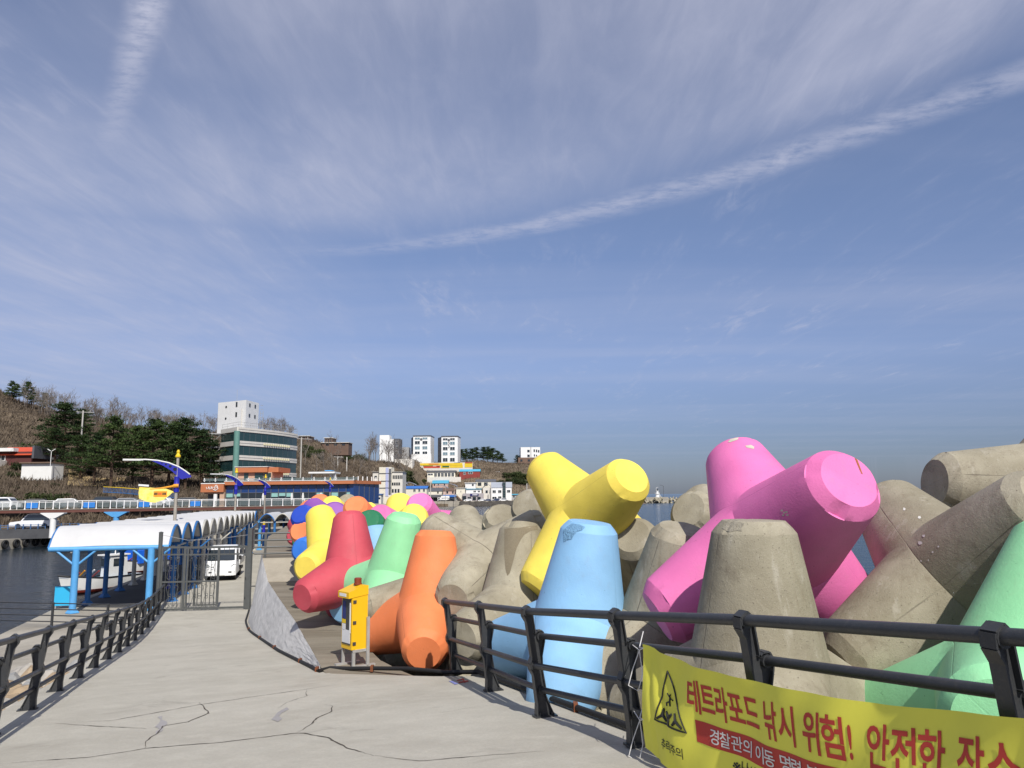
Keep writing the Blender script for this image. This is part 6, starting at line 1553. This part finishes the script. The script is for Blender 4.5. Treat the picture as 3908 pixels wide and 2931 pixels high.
w = b.box('wall', R3(215), R3(380), R3y(280), R3y(520), 0, 12, WHITE, down=8); b.box('stair_tower', R3(170), R3(305), R3y(220), R3y(520), 2, 12, WHITE, down=8); g = b.box('grey_bay', R3(380), R3(458), R3y(275), R3y(520), -.5, 12, DKGREY, down=8)
for y in (325, 395, 465): b.win(g, R3(405), R3(440), R3y(y - 14), R3y(y + 14), -.5, GLASS, WHITE); b.win(w, R3(302), R3(312), R3y(y - 12), R3y(y + 12), 0); b.win(w, R3(350), R3(360), R3y(y - 12), R3y(y + 12), 0)
block('grey_block', R3(462), R3(590), R3y(395), R3y(540), 535, GREYW, 'plain grey building between the white block and the twin apartments', [r3(500, 520, 430, 455)], cat='apartment block')
# coloured retaining wall below the twin blocks
b = PB('painted_wall', R3(745), R3(1485), R3y(720), 508, 'retaining wall painted in yellow, red and green stripes below the twin blocks', 'wall')
w = b.box('wall', R3(745), R3(1485), R3y(612), R3y(740), 0, 3, OFFW, down=5)
YW = M('mural_yellow', (.72, .50, .02), .7, var=.15, scale=.3); RW = M('mural_red', (.50, .06, .03), .7); GW = M('mural_green', (.02, .10, .03), .7); NW = M('mural_navy', (.02, .02, .09), .7)
for x0, x1, y0, y1, mt in ((750, 1345, 618, 648, YW), (800, 1030, 660, 685, RW), (1040, 1160, 650, 690, YW), (1165, 1350, 650, 685, YW), (1375, 1483, 622, 680, YW), (790, 930, 650, 660, GW), (1062, 1158, 656, 678, GW), (870, 1010, 624, 636, RW), (1225, 1310, 612, 623, NW), (1380, 1483, 612, 626, RW), (1390, 1470, 636, 644, GW), (980, 1030, 655, 668, RW)):
    b.box('painted_stripe', R3(x0), R3(x1), R3y(y0), R3y(y1), -.12 - .03 * ((x0 + y0) % 5), .02, mt, w)
block('stone_terrace', R3(385), R3(640), R3y(560), R3y(650), 490, OFFW, 'stepped stone terrace wall left of the painted wall', cat='wall')
# long pavilion house and red brick house
b = block('terrace_house', R3(850), R3(1240), R3y(745), R3y(820), 493, CREAM, 'long flat roofed terrace house left of the red brick house', [r3(860, 930, 765, 785)] + [r3(950 + 48 * i, 985 + 48 * i, 755, 808) for i in range(6)], ('flat', GR_R, R3y(722)), depth=9, frame=WHITE)
block('garden_wall', R3(850), R3(1320), R3y(815), R3y(860), 489, OFFW, 'cream garden wall below the terrace house', cat='wall', depth=4)
block('brick_house', R3(1305), R3(1590), R3y(735), R3y(800), 492, BRICK, 'red brick house with a pale blue roof', [r3(1360, 1390, 745, 778), r3(1430, 1488, 742, 768)], ('mansard', CY_R, R3y(703)), depth=9, frame=WHITE)
block('white_shed', R3(1735), R3(1855), R3y(745), R3y(800), 506, WHITE, 'small white shed on the bare slope right of the brick house', [r3(1748, 1760, 755, 770), r3(1772, 1784, 752, 764)], ('flat', WHITE, R3y(738)), depth=5, cat='shed')
block('cyan_house', R3(925), R3(1140), R3y(900), R3y(945), 480, PINKW, 'pink walled house with turquoise and blue roofs', [r3(945, 960, 910, 935), r3(1000, 1012, 910, 935), r3(1085, 1100, 912, 932)], ('gable', CY_R, R3y(858)), depth=8)
block('blue_roof_house', R3(490), R3(840), R3y(975), R3y(1090), 410, CREAM, 'cream two storey house with blue roof, left end of the waterfront', [r3(505, 540, 985, 1025), r3(655, 685, 980, 1020), r3(725, 750, 980, 1020), r3(790, 815, 980, 1020)], ('gable', BLU_R, R3y(940)), depth=9, frame=WHITE)
b = block('grey_hotel', R3(80), R3(498), R3y(745), R3y(1110), 332, OFFW, 'pale grey four storey building with a coloured stair tower', [r3(360 + 24 * i, 376 + 24 * i, 795, 845) for i in range(6)] + [r3(350 + 40 * i, 376 + 40 * i, 985, 1035) for i in range(3)] + [r3(350 + 30 * i, 372 + 30 * i, 895, 935) for i in range(4)] + [r3(105, 140, 800, 835), r3(120, 135, 905, 925), r3(120, 135, 1005, 1030)], ('flat', OFFW, R3y(742)), depth=11, cat='hotel')
b.box('stair_tower', R3(180), R3(350), R3y(683), R3y(1110), -2, 6, CREAM, down=3); b.box('lavender_stripe', R3(272), R3(312), R3y(690), R3y(1085), -2.15, -1.9, M('lavender', (.42, .45, .66), .7)); b.box('dark_stripe', R3(318), R3(346), R3y(705), R3y(1060), -2.2, -1.9, DKGREY)
for y in (765, 870, 965): b.box('ledge', R3(180), R3(352), R3y(y), R3y(y + 6), -2.3, -1.9, DKGREY)
block('corner_house', R3(5), R3(110), R3y(930), R3y(1120), 300, WHITE, 'narrow white house beside the restaurant corner', [r3(20, 32, 960, 1060), r3(50, 62, 960, 1060)], cat='house')
block('blue_awning_shop', R3(100), R3(200), R3y(1060), R3y(1130), 305, OFFW, 'low shop with a bright blue awning beside the pale grey building', [r3(110, 190, 1100, 1125)], ('flat', BLU_R, R3y(1050)), depth=5, cat='shop')
block('slate_house', R3(850), R3(1075), R3y(1010), R3y(1060), 466, CREAM, 'cream house with slate grey roof behind the waterfront eateries', [r3(990, 1010, 1020, 1045)], ('gable', GR_R, R3y(965)), depth=9)
block('brown_houses', R3(1075), R3(1255), R3y(1005), R3y(1060), 464, PINKW, 'tan house with rusty brown roof behind the blue awnings', [r3(1120, 1145, 1015, 1045), r3(1200, 1220, 1015, 1045)], ('gable', STUC, R3y(968)), depth=9)
b = block('eatery', R3(850), R3(1255), R3y(1085), R3y(1160), 455, GREYW, 'long low eatery with dark and blue awnings on the waterfront', [r3(880 + 62 * i, 930 + 62 * i, 1105, 1150) for i in range(6)], ('flat', GREYW, R3y(1062)), depth=9, cat='shop')
b.box('dark_awning', R3(860), R3(1070), R3y(1066), R3y(1098), -2.2, .0, DKGREY); b.box('blue_awning', R3(1080), R3(1250), R3y(1070), R3y(1098), -2.2, 0, BLU_R)
b = block('stair_house', R3(1258), R3(1385), R3y(975), R3y(1160), 457, CREAM, 'cream cubic house with an outside staircase', [r3(1320, 1326, 1010, 1030)], ('flat', OFFW, R3y(968)), depth=9)
st_ = MB(); st_.prism([(b.X(R3(1262)), b.Z(R3y(1060))), (b.X(R3(1262)), b.Z(R3y(1085))), (b.X(R3(1345)), b.Z(R3y(1165))), (b.X(R3(1360)), b.Z(R3y(1160)))], -1.6, -.05, 'y'); st_.build('outside_stair', BRN, b.r)
b = block('harbour_shop', R3(1350), R3(1640), R3y(1045), R3y(1160), 455, M('lilac_grey', (.36, .33, .34), .8, var=.1), 'lilac grey waterfront shop under a dark blue signboard', [r3(1352, 1400, 1080, 1140), r3(1420, 1465, 1095, 1140), r3(1490, 1535, 1095, 1140), r3(1555, 1600, 1095, 1140)], depth=9, cat='shop')
b.box('upper_floor', R3(1395), R3(1610), R3y(985), R3y(1046), 1.2, 8, WHITE); b.box('upper_roof', R3(1390), R3(1618), R3y(980), R3y(988), .6, 8.5, CY_R)
for q in (r3(1500, 1535, 1008, 1028), r3(1560, 1590, 1008, 1028)): b.win(b.r, *q, 1.2, GLASS, WHITE)
sg = b.box('signboard', R3(1455), R3(1572), R3y(1050), R3y(1080), -.5, -.2, M('sign_navy', (.015, .015, .12), .5))
for i in range(4): x = 1488 + i * 18; MB().bx(b.X(R3(x)), b.X(R3(x + 13)), -.62, -.5, b.Z(R3y(1072)), b.Z(R3y(1058))).build('sign_glyph', WHITE, sg)
block('hill_house', R3(1385), R3(1530), R3y(900), R3y(965), 474, WHITE, 'white house with a low roof above the waterfront shop', [r3(1480, 1503, 912, 938)], ('flat', WHITE, R3y(893)), depth=8)
block('long_house', R3(1535), R3(1810), R3y(880), R3y(940), 480, CREAM, 'long cream house with dark grey roof and big windows', [r3(1562, 1612, 890, 935), r3(1650, 1700, 890, 935)], ('mansard', GR_R, R3y(845)), depth=8)
b = block('white_shops', R3(1755), R3(2037), R3y(965), R3y(1120), 455, WHITE, 'white two storey building with pale grey roof and glazed stair', [r3(1772, 1816, 1000, 1036), r3(1850, 1893, 1000, 1036), r3(1975, 2018, 998, 1033), r3(1850, 1893, 1085, 1112), r3(1768, 1825, 1090, 1120)], ('mansard', LG_R, R3y(888)), depth=9, frame=WHITE, cat='shop')
s_ = b.box('glazed_stair', R3(1912), R3(1955), R3y(886), R3y(1120), -.5, 4, DKGREY)
for i in range(6): b.win(s_, R3(1918), R3(1949), R3y(900 + 36 * i), R3y(928 + 36 * i), -.5, GLASSG)
block('side_shop', R3(1635), R3(1752), R3y(965), R3y(1130), 458, OFFW, 'off white side wing with sloping grey roof beside the white shops', [r3(1672, 1702, 1003, 1040)], ('gabley', LG_R, R3y(905)), depth=9)
block('blue_lean_to', R3(2042), R3(2150), R3y(1065), R3y(1120), 462, GREYW, 'low lean to shed with pale blue roof beside the white shops', [r3(2060, 2080, 1075, 1100)], ('flat', CY_R, R3y(1052)), depth=6, cat='shed')
# white house with dark base on the plateau edge
b = PB('plateau_house', 1988, 2062, 1764, 540, 'white two storey house on a dark brick base, on the far plateau', 'house', radians(4))
bb = b.box('dark_base', 1978, 2062, 1746, 1764, 0, 12, BRN, down=6); w = b.box('wall', 1988, 2062, 1707, 1746, 0, 12, WHITE)
for q in ((2013, 2022, 1717, 1726), (2013, 2022, 1735, 1744), (2037, 2042, 1715, 1725), (2046, 2051, 1716, 1726), (2054, 2059, 1718, 1727), (2038, 2042, 1734, 1742), (2046, 2050, 1736, 1742)): b.win(w, *q, 0)
b.box('drain_pipe', 2026, 2027.5, 1706, 1746, -.25, .05, DKGREY); b.win(bb, 1986, 1994, 1753, 1761, 0); b.win(bb, 2014, 2023, 1753, 1761, 0)
# brown villas on the ridge behind the glass building
for i, (x0, x1, yt, yb, Y) in enumerate(((1140, 1180, 1665, 1690, 340), (1228, 1330, 1690, 1704, 352), (1238, 1268, 1672, 1692, 356))):
    block('ridge_villa', x0, x1, yt, yb, Y, STUC, ('brown villa with flat terraces beside the glass building roof', 'long low brown villa on the ridge', 'brown upper storey of the ridge villa')[i], [(x0 + (x1 - x0) * a, x0 + (x1 - x0) * (a + .12), yt + 5, yb - 4) for a in (.15, .45, .75)], ('flat', OFFW, yt - 2), depth=8, cat='villa')
# red roofed house group at the left edge
b = PB('red_roof_house', -30, 122, 1768, 158, 'house with orange red roof at the left edge', 'house')
b.box('wall', -30, 118, 1724, 1768, 0, 7, M('house_maroon', (.10, .03, .028), .8), down=2.5)
m = MB(); m.prism([(-.6, b.Z(1736)), (-.6, b.Z(1738)), (8, b.Z(1738)), (4.5, b.Z(1702))], b.X(-30), b.X(122), 'x'); m.build('roof', RED_R, b.r)
b.box('awning', -30, 64, 1711, 1724, -1.4, .2, WHITE); b.box('roof_end', 122, 130, 1702, 1750, -.3, 6, DKGREY); b.win(b.r, -12, 18, 1735, 1756, 0, GLASS, WHITE); b.box('base_wall', -30, 26, 1758, 1792, -2.2, 0, OFFW, down=2)
block('white_shed_left', 82, 197, 1768, 1794, 152, WHITE, 'long white shed with a slanting reddish roof below the pines', [], ('flat', BRN, 1764), depth=4, cat='shed', down=2); block('stone_hut', 132, 182, 1730, 1752, 166, OFFW, 'small ruined stone hut behind the white shed', [(146, 157, 1733, 1750)], ('flat', BRN, 1727), depth=4, cat='hut', down=2)
# pale field strip between the pine trunks, blue railing on the bank
m = MB(); P = []
for i in range(12):
    for j in range(6): px = 255 + 220 * i / 11; Y = 149 + j * 2.6; x, z = terr(px, Y); P.append((x, Y, z + .28))
m.grid(P, 12, 6); tag(m.build('dry_field', M('dry_grass_field', (.42, .31, .15), .95, var=.3, scale=.5, bump=.5, bscale=3)), kind='structure')
rl_ = empty('bank_railing', (0, 0, 0), 0, 'blue and yellow railing climbing the bank behind the pennant', 'railing')
pts = [atY(px, py, 131 + (660 - px) * .012) for px, py in ((395, 1858), (470, 1862), (540, 1868), (610, 1874), (665, 1880))]
rl_.location = pts[0]; inv = Vector(pts[0])
MB().tube([Vector(p) - inv for p in pts], .06, 5).build('top_rail', YELP, rl_); MB().tube([Vector(p) - inv + Vector((0, 0, -.9)) for p in pts], .05, 5).build('rail_bar', MIDBLUE, rl_)
for i in range(56):
    t = i / 55 * 4; k = min(3, int(t)); p = Vector(pts[k]).lerp(Vector(pts[k + 1]), t - k) - inv; MB().tube([p, p + Vector((0, 0, -1.0))], .035, 3).build('baluster', MIDBLUE, rl_)
# utility poles and thin lamps
def upole(px, pyb, pyt, Y, label, arm=2.2, lampy=False):
    a = atY(px, pyb, Y); h = (pyb - pyt) / F * Y; o = empty('utility_pole', a, 0, label, 'pole', 'utility poles'); mt = M('pole_concrete', (.50, .48, .44), .8)
    MB().tube([(0, 0, -2), (0, 0, h)], .16 if Y < 250 else .26, 6).build('pole', mt, o)
    if arm:
        MB().tube([(-arm * .8, 0, h - .3), (arm * 1.1, 0, h - .5)], .07 if Y < 250 else .15, 4).build('cross_arm', mt, o)
        for x in (-arm * .6, 0, arm * .7): MB().tube([(x, 0, h - .4), (x, 0, h)], .06 if Y < 250 else .12, 4).build('insulator', mt, o)
upole(311, 1660, 1566, 168, 'white utility pole with cross arm above the pines'); upole(1147, 1795, 1670, 190, 'leaning utility pole right of the glass building'); upole(1287, 1832, 1742, 330, 'utility pole with double arm right of the pavilion'); upole(1322, 1834, 1745, 335, 'plain pole beside the double armed one', 0)
upole(1643, 1912, 1838, 452, 'tall white pole before the waterfront eatery', 0); upole(1874, 1915, 1850, 452, 'thin pole before the white shops', 0); upole(2105, 1790, 1760, 530, 'thin mast on the far headland', 0)
upole(2011, 1880, 1846, 420, 'white flag pole above the fence beside the yellow leg', 0)
yl = empty('twin_lamp', atY(193, 1765, 150), 0, 'white twin armed lamp above the shed', 'street lamp'); MB().tube([(0, 0, -1), (0, 0, 2.2)], .06, 6).build('pole', WHITE, yl)
for s in (-1, 1): MB().box((s * .45, 0, 2.45), (.75, .12, .10), tilt=(0, -s * .55, 0)).build('lamp_head', WHITE, yl)
for i, (x0, y0, x1, y1, Y0, Y1) in enumerate(((-200, 1560, 311, 1568, 150, 168), (311, 1570, 470, 1605, 168, 190), (-100, 1684, 150, 1687, 150, 160))):
    a, b_ = atY(x0, y0, Y0), atY(x1, y1, Y1); tag(MB().tube([Vector(a), Vector(a).lerp(Vector(b_), .5) + Vector((0, 0, -.5)), Vector(b_)], .03, 4).build('power_line', CARK), ('power line running left from the white utility pole', 'power line running right from the white utility pole', 'power line above the red roof')[i], 'cable')
for i, (px, pyb, pyt) in enumerate(((1545, 1912, 1842), (1578, 1910, 1845), (1700, 1912, 1856), (1735, 1912, 1850))):
    a = atY(px, pyb, 440); h = (pyb - pyt) / F * 440; o = empty('shore_lamp', a, 0, '%s bowed lamp along the far waterfront' % ('leftmost', 'second', 'third', 'rightmost')[i], 'street lamp', 'lamps on the far waterfront'); MB().tube([(0, 0, -1), (0, 0, h)], .13, 5).build('pole', POLE, o); MB().tube([(1.6, 0, h - 1.2), (.2, 0, h - .3), (-2.5, 0, h + .5), (-5.5, 0, h + .3)], [.35, .25, .15, .2], 5).build('arm', M('arm_grey', (.25, .27, .32), .5), o)
# vehicles on the far waterfront, sea wall and rocks
for i, (px, mt, kd) in enumerate(((1722, CARK, 'suv'), (1785, CARW, 'car'), (1840, CARW, 'car'), (1860, M('car_navy', (.03, .05, .12), .3), 'car'), (1893, M('car_navy', (.03, .05, .12), .3), 'suv'), (1920, CARW, 'van'))):
    p = atY(px, 1914, 449); car((p[0], p[1], terr(px, 449)[1] + .9), radians(5), ('dark off roader on the far waterfront, leftmost', 'white car below the cream stair house', 'white car left of the navy one on the far waterfront', 'navy car in front of the white side wing', 'navy off roader before the white shops', 'white van parked before the white shops')[i], mt, kd, 'vehicles on the far waterfront')
p = atY(1685, 1914, 449); o = empty('box_truck', (p[0], p[1], 1.6), 0, 'white box lorry parked before the waterfront eatery', 'truck')
MB().bx(-.2, 4.6, -1, 1, .8, 3.2).build('box_body', WHITE, o); MB().bx(-2.2, -.3, -1, 1, .5, 2.4).build('cab', WHITE, o); MB().bx(-1.9, -.9, -1.05, -.9, 1.5, 2.2).build('window', GLASS, o); MB().bx(-2.2, 4.6, -.9, .9, .3, .75).build('chassis', CARK, o)
for x in (-1.4, .8, 3.6): t = MB(); t.lathe([(.2, -.12), (.45, -.12), (.45, .12), (.2, .12)], 12); t.v = [(a, c, b) for a, b, c in t.v]; t.build('wheel', BLACK, o, loc=(x, -.9, .45))
m = MB(); wpts = [tuple(atY(px, 1915, 443)[:2]) for px in range(1560, 2081, 40)]; m.prism(wpts + [(x, y + 9) for x, y in wpts[::-1]], -2.5, 1.75); tag(m.build('waterfront_road', CONC2), kind='structure')
rn = random.Random(31); rk = [rock_mesh(60 + i, M('shore_rock', (.085, .075, .062), .9, var=.5, scale=.6, bump=.6, bscale=3)) for i in range(4)]; sm = MB()
for i in range(420):
    px = rn.uniform(1760, 2080); Y = rn.uniform(430, 443); p = atY(px, 1920, Y); me = rk[i % 4]; s = rn.uniform(.6, 1.5); z = -1.2 + (Y - 430) / 13 * 2.2
    vs = [(p[0] + v.co.x * s * 1.3, Y + v.co.y * s, z + v.co.z * s * .8) for v in me.vertices]; sm.add(vs, [tuple(f.vertices) for f in me.polygons])
tag(sm.build('shore_rocks', rk[0].materials[0]), 'dark rock armour along the far waterfront', 'rocks', kind='stuff')
# ---- little lighthouse on the far breakwater
p0 = atZ(2440, 1921, SEAZ); Yb = p0[1]
bw = empty('lighthouse', (*atY(2509, 1893, Yb)[:2], 2.6), 0, 'small white lighthouse on the far breakwater between yellow and pink tetrapods', 'lighthouse')
k = Yb / F
m = MB(); m.lathe([(1.35, 0), (1.1, 1.6), (1.0, 1.9)], 12); m.build('base', WHITE, bw); MB().lathe([(1.5, 1.9), (1.5, 2.1)], 12).build('gallery', WHITE, bw)
MB().lathe([(.85, 2.1), (.75, 4.0)], 12).build('tower', WHITE, bw); MB().lathe([(1.0, 4.0), (1.0, 4.15)], 12).build('gallery', WHITE, bw); MB().lathe([(.45, 4.15), (.45, 5.0), (.1, 5.4)], 10).build('lantern', GLASS, bw)
MB().tube([(-.6, 0, 4), (-.6, 0, 6.1), (.6, 0, 6.2)], .14, 4).build('frame', WHITE, bw); MB().tube([(.9, -.5, 2.1), (2.2, -.5, 0)], .2, 4).build('stair', WHITE, bw)
for s in range(8): MB().tube([(1.45 * cos(s * .785), 1.45 * sin(s * .785), 2.1), (1.45 * cos(s * .785), 1.45 * sin(s * .785), 3.0)], .06, 4).build('gallery_post', WHITE, bw)
lo = atY(2533, 1893, Yb); ll = empty('pier_lamp', (lo[0], lo[1], 2.6), 0, 'dark lamp post beside the little lighthouse', 'street lamp'); MB().tube([(0, 0, 0), (0, 0, 7.0)], .13, 5).build('pole', DKGREY, ll); MB().tube([(.3, 0, 6.8), (-.8, 0, 7.5), (-2.3, 0, 7.7)], .12, 5).build('arm', DKGREY, ll)
m = MB(); a = atY(2380, 1900, Yb); c = atY(2548, 1900, Yb); m.bx(a[0], c[0], Yb - 2, Yb + 5, -1.6, 2.6); tag(m.build('far_breakwater', CONC2), kind='structure')
rn = random.Random(17)
for i in range(46):
    px = rn.uniform(2395, 2605); p = atY(px, 1900, Yb - rn.uniform(1, 4.5)); top = np.interp(px, [2395, 2540, 2570, 2610], [.6, 1.6, 2.0, -.6])
    put_tetra(TB[i % 4], (p[0], p[1] + (4 if px > 2548 else 0), rn.uniform(-.8, top)), (rn.uniform(-3, 3), rn.uniform(-3, 3), rn.uniform(-3, 3)), 'tiny bare concrete tetrapod round the far lighthouse breakwater', 'tetrapods of the far breakwater')
FOAM = M('sea_foam', (.80, .82, .84), .8, var=.1)
fm = MB(); rn = random.Random(5)
for i in range(60):
    px = rn.gauss(2604, 7); p = atY(px, 1915, Yb - rn.uniform(0, 4)); z = SEAZ + rn.uniform(0, 1.2); s = rn.uniform(.25, .7)
    fm.add([(p[0] + s * q[0], p[1] + s * q[1], z + s * q[2]) for q in ((1, 0, -.5), (-1, 0, -.5), (0, 1, -.5), (0, 0, 1))], [(0, 1, 2), (0, 1, 3), (1, 2, 3), (2, 0, 3)])
tag(fm.build('breaking_wave', FOAM), 'white surf breaking at the tip of the far breakwater', 'wave', kind='stuff')
